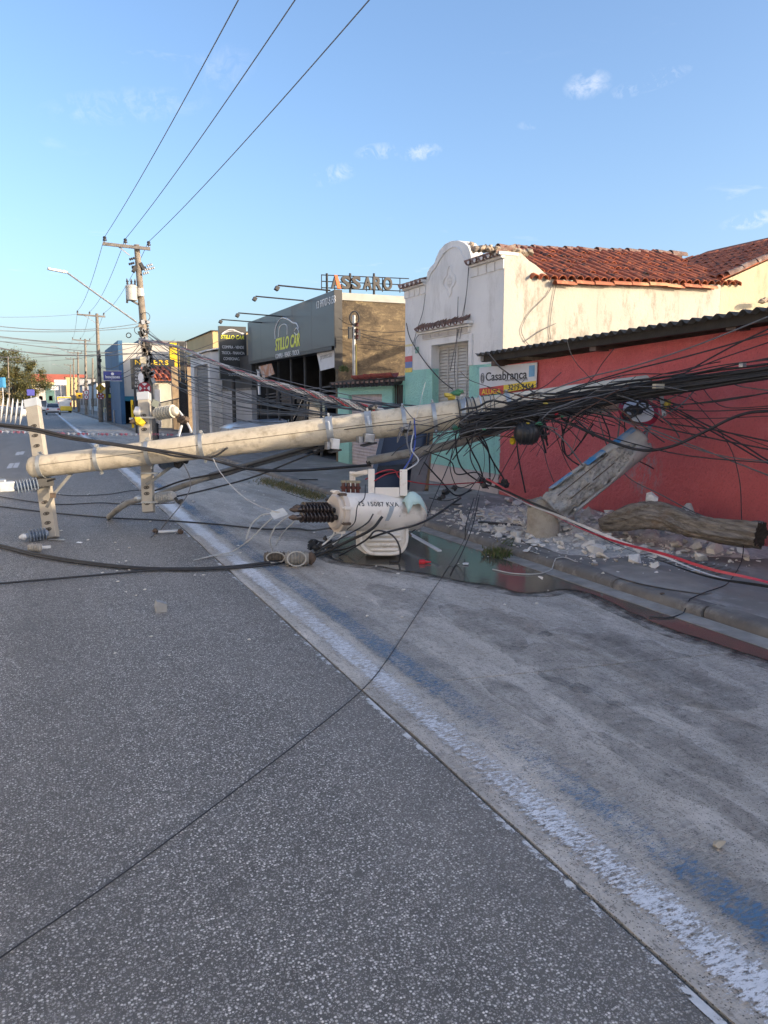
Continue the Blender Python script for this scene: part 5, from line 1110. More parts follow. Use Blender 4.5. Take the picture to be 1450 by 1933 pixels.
# bus
qb0, qb1 = P(109, 779, z=0), P(137, 779, z=0); yb0 = 124.0; k_ = yb0 / qb0.y; xL, xR = P(109, 779, Y=yb0).x, P(136.5, 779, Y=yb0).x
bu = thing('city_bus', ((xL + xR) / 2, yb0, 0), 'white and yellow city bus stopped on the right, seen from behind', 'bus')
hz = P(122, 748, Y=yb0).z; BW = pm('bus_white', (.62, .62, .60), (.55, .55, .53), 2, rough=.4); BY = pm('bus_yellow', (.72, .50, .04), (.6, .42, .03), 2, rough=.4)
b = MB(); b.bb(xL, xR, yb0, yb0 + 10.5, .35, hz); b.build('body', BW, bu, bevel=.15)
b = MB(); b.bb(xL - .02, xR + .02, yb0 - .06, yb0 + 1, .32, 1.0); b.build('rear_bumper', BY, bu, bevel=.06)
b = MB(); b.bb(xL + .02, xL + .16, yb0 - .03, yb0 + .1, 1.9, hz - .1); b.bb(xR - .16, xR - .02, yb0 - .03, yb0 + .1, 1.9, hz - .1); b.bb(xL + .17, xR - .17, yb0 - .03, yb0 + .1, hz - .25, hz - .08); b.build('window_trim', BY, bu)
b = MB(); b.bb(xL + .22, xR - .22, yb0 - .03, yb0 + .02, 1.95, hz - .3); rw = b.build('rear_window', GLASS, bu, bevel=.05)
b = MB(); b.bb(xL + .35, xR - .35, yb0 - .05, yb0 - .035, 2.1, hz - .45); b.build('advert', pm('advert_pale', (.62, .64, .72), (.4, .45, .62), 1.5, .45, .55), rw)
for sx in (xL + .15, xR - .15):
    b = MB(); b.bb(sx - .1, sx + .1, yb0 - .08, yb0 - .03, 1.05, 1.55); b.build('tail_lamp', LAMPR, bu)
    for yw in (2.2, 8.2): b = MB(); b.lathe((sx - .14, yb0 + yw, .48), (1, 0, 0), [(0, .3), (.02, .48), (.26, .48), (.28, .3)], 16); b.build('wheel', TYRE, bu)
# ---------------------------------------------------------------- tree at the left
random.seed(11); Yq = 150.0; tb = P(22, 778, Y=Yq); tb.z = 0
tr = thing('street_tree', tb, 'broad olive-green street tree at the left edge of the street', 'tree')
BARK = pm('bark', (.10, .075, .05), (.06, .045, .03), 3, bmp=.5); top = P(28, 690, Y=Yq)
b = MB(); b.tube([tb, tb.lerp(top, .4), top], [.38, .28, .06], 9); limbs = []
for i in range(12):
    a_ = i * 2.4; s_ = tb.lerp(top, .35 + .04 * i); e = s_ + Vector((math.cos(a_) * random.uniform(2.0, 3.4), math.sin(a_) * random.uniform(2, 3.2), random.uniform(.6, 2.4))); b.tube([s_, s_.lerp(e, .5) + Vector((0, 0, .3)), e], [.12, .08, .03], 6); limbs.append(e)
b.build('trunk', BARK, tr)
b = MB(); cs = []
cx = P(26, 720, Y=Yq)
for i in range(80):
    while True:
        v = Vector((random.uniform(-1, 1), random.uniform(-1, 1), random.uniform(-1, 1)))
        if v.length < 1: break
    cs.append((cx + Vector((v.x * 5.0 + (.8 if v.z < 0 else 0), v.y * 4.5, v.z * 4.9 + .2)), random.uniform(.55, 1.25)))
for c, r in cs:
    for k_ in range(230):
        v = Vector((random.gauss(0, .5), random.gauss(0, .5), random.gauss(0, .42))) * r; d = Vector((random.uniform(-1, 1), random.uniform(-1, 1), random.uniform(-.6, .6))).normalized() * random.uniform(.10, .22); s_ = d.cross(Vector((random.random() - .5, random.random() - .5, random.random()))).normalized() * .07
        p_ = c + v; b.add([p_ - d, p_ + s_, p_ + d, p_ - s_], [(0, 1, 2, 3)], 0 if random.random() < .6 else 1)
b.build('crown', [pm('olive_leaf', (.10, .105, .03), (.065, .07, .02), 1, rough=.7), pm('gold_leaf', (.17, .14, .045), (.12, .10, .03), 1, rough=.7)], tr, fix=False)
# ---------------------------------------------------------------- the fallen pole
CONC = pm('pole_concrete', (.68, .60, .46), (.56, .49, .37), 3.5, rough=.9, bmp=.7, bsc=45, c3=(.36, .30, .21), s3=6, lo3=.50, hi3=.72)
XARM = pm('crossarm_concrete', (.44, .40, .33), (.34, .31, .26), 3, rough=.85, bmp=.4, bsc=60)
GALV = pm('galvanised_band', (.50, .52, .52), (.38, .40, .41), 12, rough=.42, metal=.6)
RUST = pm('rusty_clamp', (.13, .09, .06), (.07, .05, .04), 20, rough=.8)
PWHITE = pm('white_porcelain', (.62, .63, .63), (.54, .55, .56), 10, rough=.25); PBLUE = pm('blue_grey_polymer', (.22, .27, .34), (.17, .21, .27), 10, rough=.4)
pL, pR = P(57, 883, d=9.80), P(1222, 739, d=9.70)
pdir = (pR - pL).normalized(); plen = (pR - pL).length
def A_(px): return pL.lerp(pR, (px - 57) / (1222 - 57))
def Rr(px): return .138 + (px - 57) / (1222 - 57) * .068
fp_ = thing('fallen_utility_pole', Vector((pL.x, pL.y, 0)), 'fallen concrete utility pole lying across the road with bands, crossarms and insulators', 'utility pole')
b = MB(); prof = [(-.02, .07), (0, .10), (.02, .125), (.05, .137)] + [(plen * t, .138 + .068 * t) for t in [i / 30 for i in range(1, 31)]]
b.lathe(pL, pdir, prof, 28); b.build('shaft', CONC, fp_, smooth=True)
_d, pu, pv = ortho(pdir)                       # pu horizontal, pv vertical-ish
front = -pu if (-pu).dot(_F) < 0 else pu       # towards the street side we look from
upv = pdir.cross(front); upv = upv if upv.z > 0 else -upv
# mould seam
b = MB(); sp = []
for i in range(60):
    px = 75 + 780 * i / 59; sp.append(A_(px) + (front * .985 + upv * .16).normalized() * (Rr(px) + .0005))
b.tube(sp, .004, 4); b.build('mould_seam', pm('seam_dark', (.20, .17, .12), None, 9), fp_)
def band(px, w=.05, lug=None, parent=fp_):
    c = A_(px); r = Rr(px); b = MB(); n = 24; vs = []
    for (s_, rr) in ((-w / 2, r + .001), (-w / 2, r + .012), (w / 2, r + .012), (w / 2, r + .001)):
        for j in range(n): t = 6.283185 * j / n; vs.append(c + pdir * s_ + (front * math.cos(t) + upv * math.sin(t)) * (rr + (s_ > 0) * .0012))
    b.add(vs, [(k * n + j, k * n + (j + 1) % n, ((k + 1) % 4) * n + (j + 1) % n, ((k + 1) % 4) * n + j) for k in range(4) for j in range(n)])
    o = b.build('band', GALV, parent, smooth=True)
    for t in (lug if lug is not None else (90, 262)):
        d = front * math.cos(rad(t)) + upv * math.sin(rad(t)); s_ = d.cross(pdir)
        b = MB(); b.beam(c + d * (r + .005), c + d * (r + .05), .02, w * .9, pdir); b.beam(c + d * (r + .03) - s_ * .055, c + d * (r + .03) + s_ * .055, .022, .022); b.build('bolt_lug', GALV, o)
for px in (80, 188, 284, 386): band(px, .05)
for px in (627, 700): band(px, .085, (95, 20, 268))
for px in (766, 822, 876, 960): band(px, .05, (80, 300))
# crossarm builder: tapered concrete beam with recesses along its face
def crossarm(top, bot, w, th, holes, capm=True):
    d = (bot - top).normalized(); sd = d.cross(front).normalized(); fr = sd.cross(d).normalized()
    if fr.dot(front) < 0: fr = -fr
    n = 12; b = MB(); secs = []
    b.beam(top, bot, w, th, sd); o = b.build('crossarm', XARM, fp_, bevel=.008)
    L = (bot - top).length
    for t in holes:
        c = top.lerp(bot, t) + fr * (th / 2); b = MB(); k = 12
        pr = [c + sd * (w * .22 * math.cos(6.283 * i / k)) + d * (.017 * math.sin(6.283 * i / k)) + fr * .002 for i in range(k)]
        b.tube(pr + [pr[0]], .006, 5); b.prism([c + (q - c) * .55 for q in pr], -fr * .003 + fr * .002); b.build('bolt_hole', pm('hole_dark', (.06, .05, .04), None, 9), o)
    if capm: b = MB(); b.beam(top - d * .004, top + d * .105, w + .012, th + .012, sd); b.build('end_cap', pm('cap_sheet', (.55, .58, .60), (.48, .51, .54), 5, rough=.4, metal=.3), o, bevel=.004)
    return o, sd, fr, d
aT, aB = P(61, 755, d=10.12), P(98, 1016, d=9.84); arm1, s1, fr1, d1 = crossarm(aT, aB, .165, .11, (.20, .27, .345, .75, .83, .895, .94))
cT, cB = P(272, 742, d=10.25), P(281, 967, d=10.08); arm2, s2, fr2, d2 = crossarm(cT, cB, .145, .11, (.20, .26, .315, .80, .85, .93))
# square U-brackets round the second arm
def ubr(px, py, w, dd, par=arm2):
    c = P(px, py, d=dd - .07); b = MB(); b.beam(c - _R * w / 2, c + _R * w / 2, .022, .035, (0, 0, 1)); b.build('u_bracket', GALV, par)
ubr(280, 788, .30, 10.2); ubr(283, 893, .22, 10.15); ubr(283, 948, .22, 10.1)
def brace(a, c, par):
    b = MB(); b.beam(a, c, .038, .012, (0, 0, 1)); b.build('brace', pm('brace_steel', (.22, .22, .21), (.15, .15, .14), 8, rough=.5, metal=.5), par)
brace(P(146, 880, d=9.86), P(98, 938, d=9.75), arm1); brace(P(102, 932, d=9.74), P(88, 958, d=9.74), arm1)
b = MB(); b.box(P(100, 935, d=9.74), (.07, .05, .06)); b.build('clevis', RUST, arm1)
brace(P(345, 866, d=10.1), P(276, 915, d=9.98), arm2)
# insulators: ribbed bodies
def insulator(a, c, n, rb, rs, mat, par, th=.010, end=None, name='insulator'):
    d = (c - a); L = d.length; pr = [(0, .022), (L * .04, rb)]
    for i in range(n):
        s_ = L * (.10 + .80 * (i + .5) / n); pr += [(s_ - th * 1.6, rb), (s_ - th * .6, rs * .92), (s_, rs), (s_ + th * .5, rs), (s_ + th * .7, rb)]
    pr += [(L * .95, rb), (L, rb * .8)]
    b = MB(); b.lathe(a, d, pr, 20); o = b.build(name, mat, par, smooth=True)
    if end:
        b = MB(); b.lathe(c - d.normalized() * .005, d, [(0, rb * .9), (.03, rb * 1.1), (.06, rb * .7), (.08, .01)], 10); b.build('end_fitting', end, o, smooth=True)
    return o
insulator(P(50, 780, d=10.0), P(-6, 772, d=9.85), 5, .05, .165, PWHITE, arm1, .012, GALV)
insulator(P(78, 912, d=9.78), P(24, 921, d=9.62), 7, .045, .088, PBLUE, arm1, .010, GALV)
b = MB(); b.box(P(84, 910, d=9.80), (.20, .10, .10), Matrix.Rotation(.3, 3, 'Z')); b.build('clamp_block', BLACKM, arm1); b = MB(); b.tube([P(90, 908, d=9.78), P(104, 904, d=9.75)], .014, 6); b.build('bolt', BLACKM, arm1)
b = MB(); q = P(12, 919, d=9.58); b.box(q, (.20, .10, .14), Matrix.Rotation(.25, 3, 'Z')); b.box(P(-4, 917, d=9.55), (.2, .12, .16)); b.build('strain_clamp', GALV, arm1, bevel=.02)
insulator(P(92, 1006, d=9.78), P(48, 1013, d=9.62), 6, .04, .082, PBLUE, arm1, .010, PWHITE)
b = MB(); b.beam(P(93, 1018, d=9.75), P(122, 1019, d=9.65), .03, .012); b.tube([P(112, 1004, d=9.75), P(117, 1001, d=9.72)], .01, 5); b.build('bottom_strap', GALV, arm1)
insulator(P(292, 782, d=10.15), P(334, 775, d=10.0), 7, .062, .088, pm('cream_porcelain', (.58, .54, .44), (.50, .46, .38), 10, rough=.3), arm2, .008, None)
b = MB(); b.lathe(P(267, 778, d=10.2), -_R, [(0, .06), (.01, .075), (.07, .075), (.08, .05), (.1, .02)], 12); b.build('end_stub', pm('stub_metal', (.6, .61, .63), None, 8, rough=.35, metal=.5), arm2, smooth=True)
for (x, y, m_, r_) in ((262, 792, YELW, .03), (255, 794, RUST, .03), (266, 797, YELW, .035), (258, 800, BLACKM, .02), (250, 791, STEEL, .02)):
    b = MB(); b.rock(P(x, y, d=10.12), r_ * 1.4, x, 1, (1.5, 1, 1)); b.build('clamp_bits', m_, arm2)
b = MB(); b.box(P(293, 762, d=10.12), (.09, .06, .09), Matrix.Rotation(.4, 3, 'Y')); b.build('gasket', pm('grey_green', (.18, .2, .17), None, 20), arm2)
insulator(P(302, 876, d=10.15), P(338, 868, d=9.98), 6, .05, .085, PBLUE, arm2, .008, None)
b = MB(); b.tube(smooth_path([P(330, 872, d=10), P(337, 880, d=9.96), P(345, 870, d=9.95), P(353, 871, d=9.92)], 4), .035, 8); b.build('jaw', BLACKM, arm2)
insulator(P(296, 941, d=10.08), P(329, 936, d=9.95), 7, .058, .072, pm('grey_ribbed', (.40, .40, .38), (.33, .33, .32), 10, rough=.4), arm2, .008, None)
b = MB(); b.lathe(P(268, 941, d=10.1), -_R, [(0, .03), (.05, .045), (.09, .03)], 10); b.build('bolt_end', GALV, arm2); b = MB(); b.tube(smooth_path([P(331, 940, d=9.95), P(337, 948, d=9.93), P(343, 944, d=9.92), P(339, 952, d=9.92)], 4), .022, 6); b.build('jaw', BLACKM, arm2)
# fuse cut-out flung over the shaft
cu = thing('fuse_cutout', P(345, 795, d=10.1), 'fuse cutout with white rods caught on top of the fallen pole', 'fuse cutout')
b = MB()
for i in range(8): b.rock(P(338 + 2.2 * i, 792 + (i * 7) % 9 - 4, d=10.05 - .02 * i), .045, 60 + i, 1, (1, 1, .8))
b.build('contacts', RUST, cu)
b = MB(); b.tube([P(343, 803, d=10.05), P(337, 824, d=10.0)], .017, 8); b.build('white_rod', PWHITE, cu); b = MB(); b.tube(smooth_path([P(338, 776, d=10.05), P(347, 788, d=10.0), P(356, 803, d=9.95), P(362, 816, d=9.9)], 4), .014, 6); b.build('grey_rod', PWHITE, cu)
# junction boxes hung under the shaft
def jbox(px, py, w, h, lab, mat, dd=9.55):
    q = P(px, py, d=dd); t = thing('junction_box', q, lab, 'junction box'); b = MB(); b.box(q, (w, .10, h), Matrix.Rotation(.1, 3, 'Y')); b.build('case', mat, t, bevel=.01); b = MB(); b.box(q + Vector((0, 0, -h / 2 - .02)), (w * 1.4, .13, .02), Matrix.Rotation(-.2, 3, 'Y')); b.build('base_plate', BLACKM, t)
    b = MB(); b.box(q + Vector((-w * .8, .05, -.02)), (w * .4, .1, h * .7)); b.build('side_lug', STEEL, t)
WBOX = pm('white_box', (.6, .61, .6), (.5, .5, .5), 6, rough=.5)
jbox(632, 838, .10, .13, 'white junction box hanging under the pole below its wide band', WBOX); jbox(696, 827, .13, .11, 'grey junction box hanging under the second wide band', STEEL)
jbox(768, 806, .07, .06, 'small pale tag box hanging on cables at the shaded part of the pole', WBOX)
# ---------------------------------------------------------------- lamp arm pipes
def pipe(name, label, pts, r, mat, cat='pipe', par=None):
    b = MB(); b.tube(smooth_path(pts, 6), r, 12); o = b.build(name, mat, smooth=True); return tag(o, label, cat)
PIPE = pm('grey_pipe', (.33, .32, .29), (.25, .24, .22), 4, rough=.6, c3=(.18, .15, .12), s3=7)
pa = thing('lamp_arm_pipe', P(205, 977, z=.03), 'curved grey lamp arm pipe lying under the fallen pole with its end on the road', 'pipe')
b = MB(); b.tube(smooth_path([P(206, 976, z=.04), P(222, 962, d=10.7), P(240, 950, d=10.6), P(262, 943, d=10.6), P(300, 934, d=10.6)], 6), .042, 12); b.tube(smooth_path([P(300, 934, d=10.6), P(345, 917, d=10.5), P(400, 898, d=10.4)], 6), [.042] * 13, 12); b.build('bent_pipe', PIPE, pa, smooth=True)
b = MB(); b.tube(smooth_path([P(398, 899, d=10.39), P(470, 878, d=10.2), P(560, 852, d=10.05), P(640, 828, d=9.95)], 6), .052, 12); b.build('straight_pipe', pm('dark_pipe', (.17, .17, .165), (.12, .12, .12), 4, rough=.5), pa, smooth=True)
b = MB(); c = P(234, 953, d=10.63); b.lathe(c, P(240, 950, d=10.6) - P(228, 957, d=10.65), [(0, .05), (.02, .05)], 12); b.build('collar', RUST, pa)
pb_ = thing('thick_grey_pipe', P(695, 870, d=9.9), 'thick grey lamp arm pipe slanting behind the shaded end of the fallen pole', 'pipe')
b = MB(); b.tube(smooth_path([P(694, 870, d=10.0), P(760, 858, d=9.95), P(840, 842, d=9.9), P(920, 818, d=9.85), P(1000, 786, d=9.75), P(1060, 758, d=9.7)], 6), .058, 14); b.build('tube', PIPE, pb_, smooth=True)
b = MB(); c = P(697, 872, d=9.98); b.rock(c, .05, 5, 1); b.build('torn_end', BLACKM, pb_)
# ---------------------------------------------------------------- transformer on the road
TAN = pm('transformer_paint', (.80, .745, .665), (.72, .665, .585), 3, rough=.5, coat=.1, bmp=.25, bsc=9, c3=(.46, .37, .28), s3=5, lo3=.54, hi3=.72)
Dt = 8.62
tf = thing('distribution_transformer', P(720, 1046, z=.0), 'pale beige distribution transformer lying on its side in the puddle', 'transformer')
cl, cr = P(648, 966, d=8.42), P(775, 968, d=8.86); tax = (cr - cl).normalized(); RT = .212
_t, tu, tv = ortho(tax); tfr = tu if tu.dot(_F) < 0 else -tu; tup = Vector((0, 0, 1))
b = MB(); L_ = (cr - cl).length
b.lathe(cl, tax, [(0, RT), (L_ * .3, RT), (L_ * .7, RT), (L_, RT), (L_ + .04, RT * .985), (L_ + .09, RT * .90), (L_ + .13, RT * .70), (L_ + .145, .02)], 36); b.build('tank', TAN, tf, smooth=True)
b = MB(); b.lathe(cl - tax * .022, tax, [(0, RT * 1.03), (.02, RT * 1.03)], 36); b.build('flange', TAN, tf, smooth=True)
b = MB(); b.lathe(cl - tax * .13, tax, [(0, RT * .82), (.015, RT * .90), (.045, RT * .92), (.047, RT * 1.06), (.075, RT * 1.06), (.107, RT * 1.02)], 30); lid = b.build('lid', pm('lid_paint', (.62, .54, .455), (.52, .45, .38), 4, rough=.5), tf, smooth=True)
for i in range(8):
    t = i * .785 + .3; q = cl - tax * .07 + (tfr * math.cos(t) + tup * math.sin(t)) * RT * 1.07; b = MB(); b.beam(q - tax * .03, q + tax * .05, .035, .03); b.tube([q - tax * .05, q + tax * .06], .009, 6); b.build('clamp', RUST if i % 2 else TAN, lid)
# high-voltage bushings sticking out of the lid
for i, (u_, v_, L2) in enumerate(((.05, .02, .46), (.11, -.05, .52), (-.07, .045, .42))):
    a_ = cl - tax * .12 + tfr * u_ + tup * v_; insulator(a_, a_ - tax * L2 + tfr * .05 * i, 9, .030, .056, pm('dark_brown_porcelain', (.028, .022, .020), (.05, .035, .03), 12, rough=.2), lid, .014, RUST, 'bushing')
# low-voltage terminals and brackets on top
for i in range(4):
    a_ = cl + tax * (.03 + .06 * i) - tfr * .05 + tup * (RT * .93); b = MB(); b.lathe(a_, tup, [(0, .022), (.05, .022), (.055, .034), (.08, .034), (.085, .022), (.12, .018)], 10); b.build('terminal', pm('maroon_porcelain', (.09, .025, .02), (.06, .02, .015), 9, rough=.25), tf, smooth=True)
    b = MB(); b.box(a_ + tup * .135, (.05, .03, .025)); b.build('terminal_clamp', pm('brass', (.38, .34, .24), None, 9, rough=.4, metal=.6), tf)
def plate(pts, off, name, par=tf, mat=TAN): b = MB(); b.prism(pts, off); return b.build(name, mat, par, bevel=.004)
f5 = lambda x, y, d=8.6: P(x, y, d=d)
plate([f5(695, 885), f5(707, 885), f5(707, 936), f5(695, 936)], _F * .10, 'bracket_leg')
plate([f5(755, 886), f5(769, 886), f5(769, 936), f5(755, 936)], _F * .10, 'bracket_leg')
plate([f5(660, 890, 8.85), f5(671, 890, 8.85), f5(671, 936, 8.85), f5(660, 936, 8.85)], _F * .02, 'bracket_leg')
plate([f5(660, 893, 8.84), f5(694, 886, 8.62), f5(694, 893, 8.62), f5(672, 899, 8.84)], Vector((0, 0, -.012)), 'bracket_flange')
plate([f5(708, 920, 8.6), f5(754, 920, 8.6), f5(754, 938, 8.6), f5(708, 938, 8.6)], _F * .012, 'bracket_web')
# radiator fins under the tank
rd = bpy.data.objects.new('radiator', None); COL.objects.link(rd); rd.parent = tf; ORG[rd.name] = ORG[tf.name]
def rpoly(x0, y0, x1, y1, d, cut): return [f5(x0, y0, d), f5(x1, y0, d), f5(x1, y1 - cut * .7, d), f5(x1 - cut, y1, d), f5(x0 + cut, y1, d), f5(x0, y1 - cut * .7, d)]
plate(rpoly(672, 1000, 766, 1046, 8.52, 18), _F * .32, 'radiator_body', rd, TAN)
for j in range(4):
    y_ = 1009 + j * 9.2; ins_ = (0, 0, 2, 9)[j]
    b = MB(); a_, c_ = f5(690 + ins_, y_ + 1, 8.50), f5(757 - ins_ * .6, y_ + 1, 8.50)
    b.tube([a_, a_.lerp(c_, .04), a_.lerp(c_, .96), c_], [.012, .021, .021, .012], 8); b.build('fin', TAN, rd, smooth=True)
b = MB(); rim_ = smooth_path([f5(768, 998, 8.5), f5(767, 1022, 8.5), f5(760, 1038, 8.5), f5(745, 1045, 8.5), f5(705, 1045, 8.5), f5(690, 1038, 8.5), f5(681, 1024, 8.5), f5(680, 1000, 8.5)], 5); b.tube(rim_, .022, 8); b.build('rim', TAN, rd, smooth=True)
# stencilled number and marks on the tank
STN = pm('stencil_black', (.03, .03, .035), None, 9, rough=.6); tm_ = text_mesh('15 15087 KVA', Vector((0, 0, 0)), (1, 0, 0), (0, 1, 0), 0.50, .055, .001, spacing=1.1, bold=.01)
def wrap(u, h): a_ = .42 + h / RT; return cl + tax * (.10 + u) + (tfr * math.cos(a_) + tup * math.sin(a_)) * (RT + .003)
tm_.v = [wrap(v.x, v.y) + (v.z * 0) * tup for v in tm_.v]; tm_.build('stencil', STN, tf, fix=False)
b = MB(); b.tube([wrap(.50, -.3), wrap(.50, -.1), wrap(.50, .2)], .003, 4); b.build('strap_line', STN, tf)
b = MB()
for i in range(6): a_ = i / 5; b.add([wrap(.31 + .06 * a_, -.16 + .14 * a_), wrap(.36 + .07 * a_, -.16 + .14 * a_), wrap(.36 + .07 * (a_ + .2), -.16 + .14 * (a_ + .2)), wrap(.31 + .06 * (a_ + .2), -.16 + .14 * (a_ + .2))], [(0, 1, 2, 3)])
b.build('grey_patch', pm('patch_paint', (.36, .40, .42), None, 9), tf, fix=False)
b = MB(); b.tube([f5(770, 1003, 8.55), f5(776, 1012, 8.5)], .012, 6); b.build('drain_cock', RUST, tf)
for i, pts in enumerate([[(655, 1000), (640, 1006), (625, 1012), (614, 1016)], [(632, 1003), (628, 1012), (615, 1024), (607, 1030)], [(645, 1003), (645, 1012), (632, 1024), (624, 1030)]]):
    b = MB(); b.tube(smooth_path([P(x, y, d=8.45) for x, y in pts], 4), .010, 6); b.build('lead_rod', PWHITE, tf); b = MB(); b.rock(P(*pts[-1], d=8.45), .028, i, 1); b.build('lead_clamp', BLACKM, tf)
mk = thing('crumpled_cloth', f5(785, 928), 'pale mint crumpled cloth lying on the transformer end', 'cloth')
b = MB(); n = 9; vs = []
for i in range(n):
    for j in range(n): u_, v_ = i / (n - 1) - .5, j / (n - 1) - .5; a_ = P(780, 931, d=8.62); vs.append(a_ + tax * (u_ * .26) + tfr * (v_ * .2) + tup * (.02 - 1.2 * u_ * u_ * .4 - v_ * v_ * .5 + .03 * noise.noise(Vector((u_ * 6, v_ * 6, 1)))))
b.add(vs, [(i * n + j, i * n + j + 1, (i + 1) * n + j + 1, (i + 1) * n + j) for i in range(n - 1) for j in range(n - 1)]); ob = b.build('sheet', pm('mint_cloth', (.50, .66, .62), (.42, .57, .54), 9), mk, smooth='all'); md = ob.modifiers.new('thick', 'SOLIDIFY'); md.thickness = .004
# loose insulators/coils on the ground before the transformer
for i, (x, y, r_, m_, lb) in enumerate([(522, 1044, .065, pm('brown_coil', (.16, .13, .10), (.10, .08, .06), 9), 'brown ribbed insulator lying on the road left of the grey one'), (562, 1046, .085, pm('grey_coil', (.33, .31, .27), (.24, .22, .19), 9), 'grey ribbed insulator drum lying on the road before the transformer')]):
    q = P(x, y + 8, z=r_); t = thing('broken_insulator', q, lb, 'insulator'); insulator(q - _R * .14, q + _R * .12 + _F * .03, 6, r_ * .8, r_, m_, t, .010, RUST, 'ribbed_body'); b = MB(); b.tube([q + _R * (.10 * math.cos(a_)) + _F * (.03 * math.sin(a_)) - _F * (r_ + .01) + tup * (r_ * .9 * math.sin(a_)) for a_ in [6.283 * k / 16 for k in range(17)]], .008, 5); b.build('wire_loop', pm('pale_wire', (.45, .43, .38), None, 9), t)
ck = thing('connector_cluster', P(595, 1042, z=.05), 'cluster of black connectors on the road by the transformer lid', 'connector')
random.seed(4)
for i in range(14): b = MB(); b.rock(P(585 + random.uniform(0, 42), 1030 + random.uniform(-10, 12), z=.05 + random.uniform(0, .08)), random.uniform(.02, .045), i, 1, (1.4, 1, 1)); b.build('connector', BLACKM, ck)
rgd = thing('red_plastic_bit', P(797, 1061, z=.02), 'small bright red plastic cap floating in the puddle', 'plastic cap'); b = MB(); b.lathe(P(791, 1061, z=.025), _R, [(0, .02), (.01, .03), (.06, .03), (.075, .015), (.13, .008)], 10); b.build('cap', pm('bright_red', (.6, .02, .03), None, 9, rough=.35), rgd, smooth=True)
# ---------------------------------------------------------------- stump and broken shaft
BRKC = pm('broken_concrete', (.46, .44, .40), (.28, .265, .24), 14, .3, .7, .95, 0, 1.0, 40, (1, 1, 1), (.17, .165, .16), 30, .52, .66)
q = P(1031, 1022, z=SWZ); sc = q + Vector((_F.x, _F.y, 0)).normalized() * .19; zT = P(1031, 950, d=8.95).z
st_ = thing('pole_stump', sc, 'upright broken concrete pole stump at the kerb', 'pole stump')
STUMP = pm('stump_concrete', (.50, .445, .365), (.38, .34, .28), 3, rough=.9, bmp=.5, c3=(.28, .24, .19), s3=5)
b = MB(); n = 28; rr_ = .195; vs = []; rows = 6
for k_ in range(rows + 1):
    for j in range(n):
        t = 6.283 * j / n; zz = SWZ - .05 + (zT - SWZ + .05) * k_ / rows + ((.05 * noise.noise(Vector((math.cos(t) * 2.2, math.sin(t) * 2.2, 5))) + .02 * noise.noise(Vector((math.cos(t) * 9, math.sin(t) * 9, 2)))) if k_ == rows else 0); vs.append((sc.x + math.cos(t) * rr_, sc.y + math.sin(t) * rr_, zz))
fs = [(k_ * n + j, k_ * n + (j + 1) % n, (k_ + 1) * n + (j + 1) % n, (k_ + 1) * n + j) for k_ in range(rows) for j in range(n)]; b.add(vs, fs); b.build('shell', STUMP, st_, smooth=True)
b = MB(); b.rock((sc.x, sc.y, zT - .07), .17, 3, 3, (1, 1, .55), .3); b.build('broken_core', BRKC, st_)
e0, e1 = P(1048, 955, d=9.05), P(1215, 826, d=9.15); ex = (e1 - e0).normalized(); _e, eu, ev_ = ortho(ex); eup = ex.cross(_F).normalized(); eup = eup if eup.z > 0 else -eup; efr = -(_F - ex * _F.dot(ex)).normalized()
bs2 = thing('broken_pole_shaft', e0, 'broken concrete pole piece leaning from the stump to the red wall, shell torn open', 'broken pole')
# torn outer shell: the upper far end is whole, lower down the street side has burst away
b = MB(); n = 40; m_ = 34; Ls = (e1 - e0).length; keep = {}
vs = []; R0 = .215
for i in range(m_ + 1):
    for j in range(n):
        t = 6.283185 * j / n - math.pi; r_ = R0 * (1 - .12 * i / m_); vs.append(e0 + ex * (Ls * i / m_) + (efr * math.cos(t) + eup * math.sin(t)) * r_)
fs = []
for i in range(m_):
    for j in range(n):
        t = 6.283185 * (j + .5) / n - math.pi; u_ = i / m_
        lim = 1.55 - 1.9 * max(0, u_ - .48) / .5 + .35 * noise.noise(Vector((u_ * 5, j * .12, 1)))
        c0 = .05 * math.sin(u_ * 4)
        if abs(t - .12) < lim * .72 and u_ < .86: continue
        if u_ < .06 + .05 * noise.noise(Vector((j * .5, 2, 2))): continue
        if u_ > .95 + .05 * noise.noise(Vector((j * .6, 7, 2))): continue
        fs.append((i * n + j, i * n + (j + 1) % n, (i + 1) * n + (j + 1) % n, (i + 1) * n + j))
b.add(vs, fs); sh_ = b.build('shell', pm('shell_concrete', (.46, .45, .43), (.36, .35, .335), 5, rough=.85, bmp=.4), bs2, smooth='all'); md = sh_.modifiers.new('thick', 'SOLIDIFY'); md.thickness = .03; md.offset = -1
b = MB(); nn = 44; kk = 30; vs = []
for i in range(kk + 1):
    for j in range(nn):
        t = 6.283185 * j / nn; p0 = e0 + ex * (Ls * (-.06 + 1.02 * i / kk)); dirv = efr * math.cos(t) + eup * math.sin(t); r_ = .165 + .05 * noise.noise((p0 + dirv * .2) * 8) + .03 * noise.noise((p0 + dirv * .2) * 22); vs.append(p0 + dirv * r_)
b.add(vs, [(i * nn + j, i * nn + (j + 1) % nn, (i + 1) * nn + (j + 1) % nn, (i + 1) * nn + j) for i in range(kk) for j in range(nn)] + [tuple(range(nn)), tuple(kk * nn + j for j in range(nn))]); b.build('broken_core', BRKC, bs2)
for k_, (off, r_) in enumerate(((.10, .006), (-.02, .006))):
    b = MB(); b.tube([e0 + ex * (.05 + .1 * k_) + efr * .19 + eup * off, e0 + ex * (Ls * .6) + efr * .195 + eup * (off + .02)], r_, 6); b.build('rebar', RUST, bs2)
BLP = pm('blue_sprayed_paint', (.06, .25, .52), (.30, .36, .42), 6, .42, .6, .8)
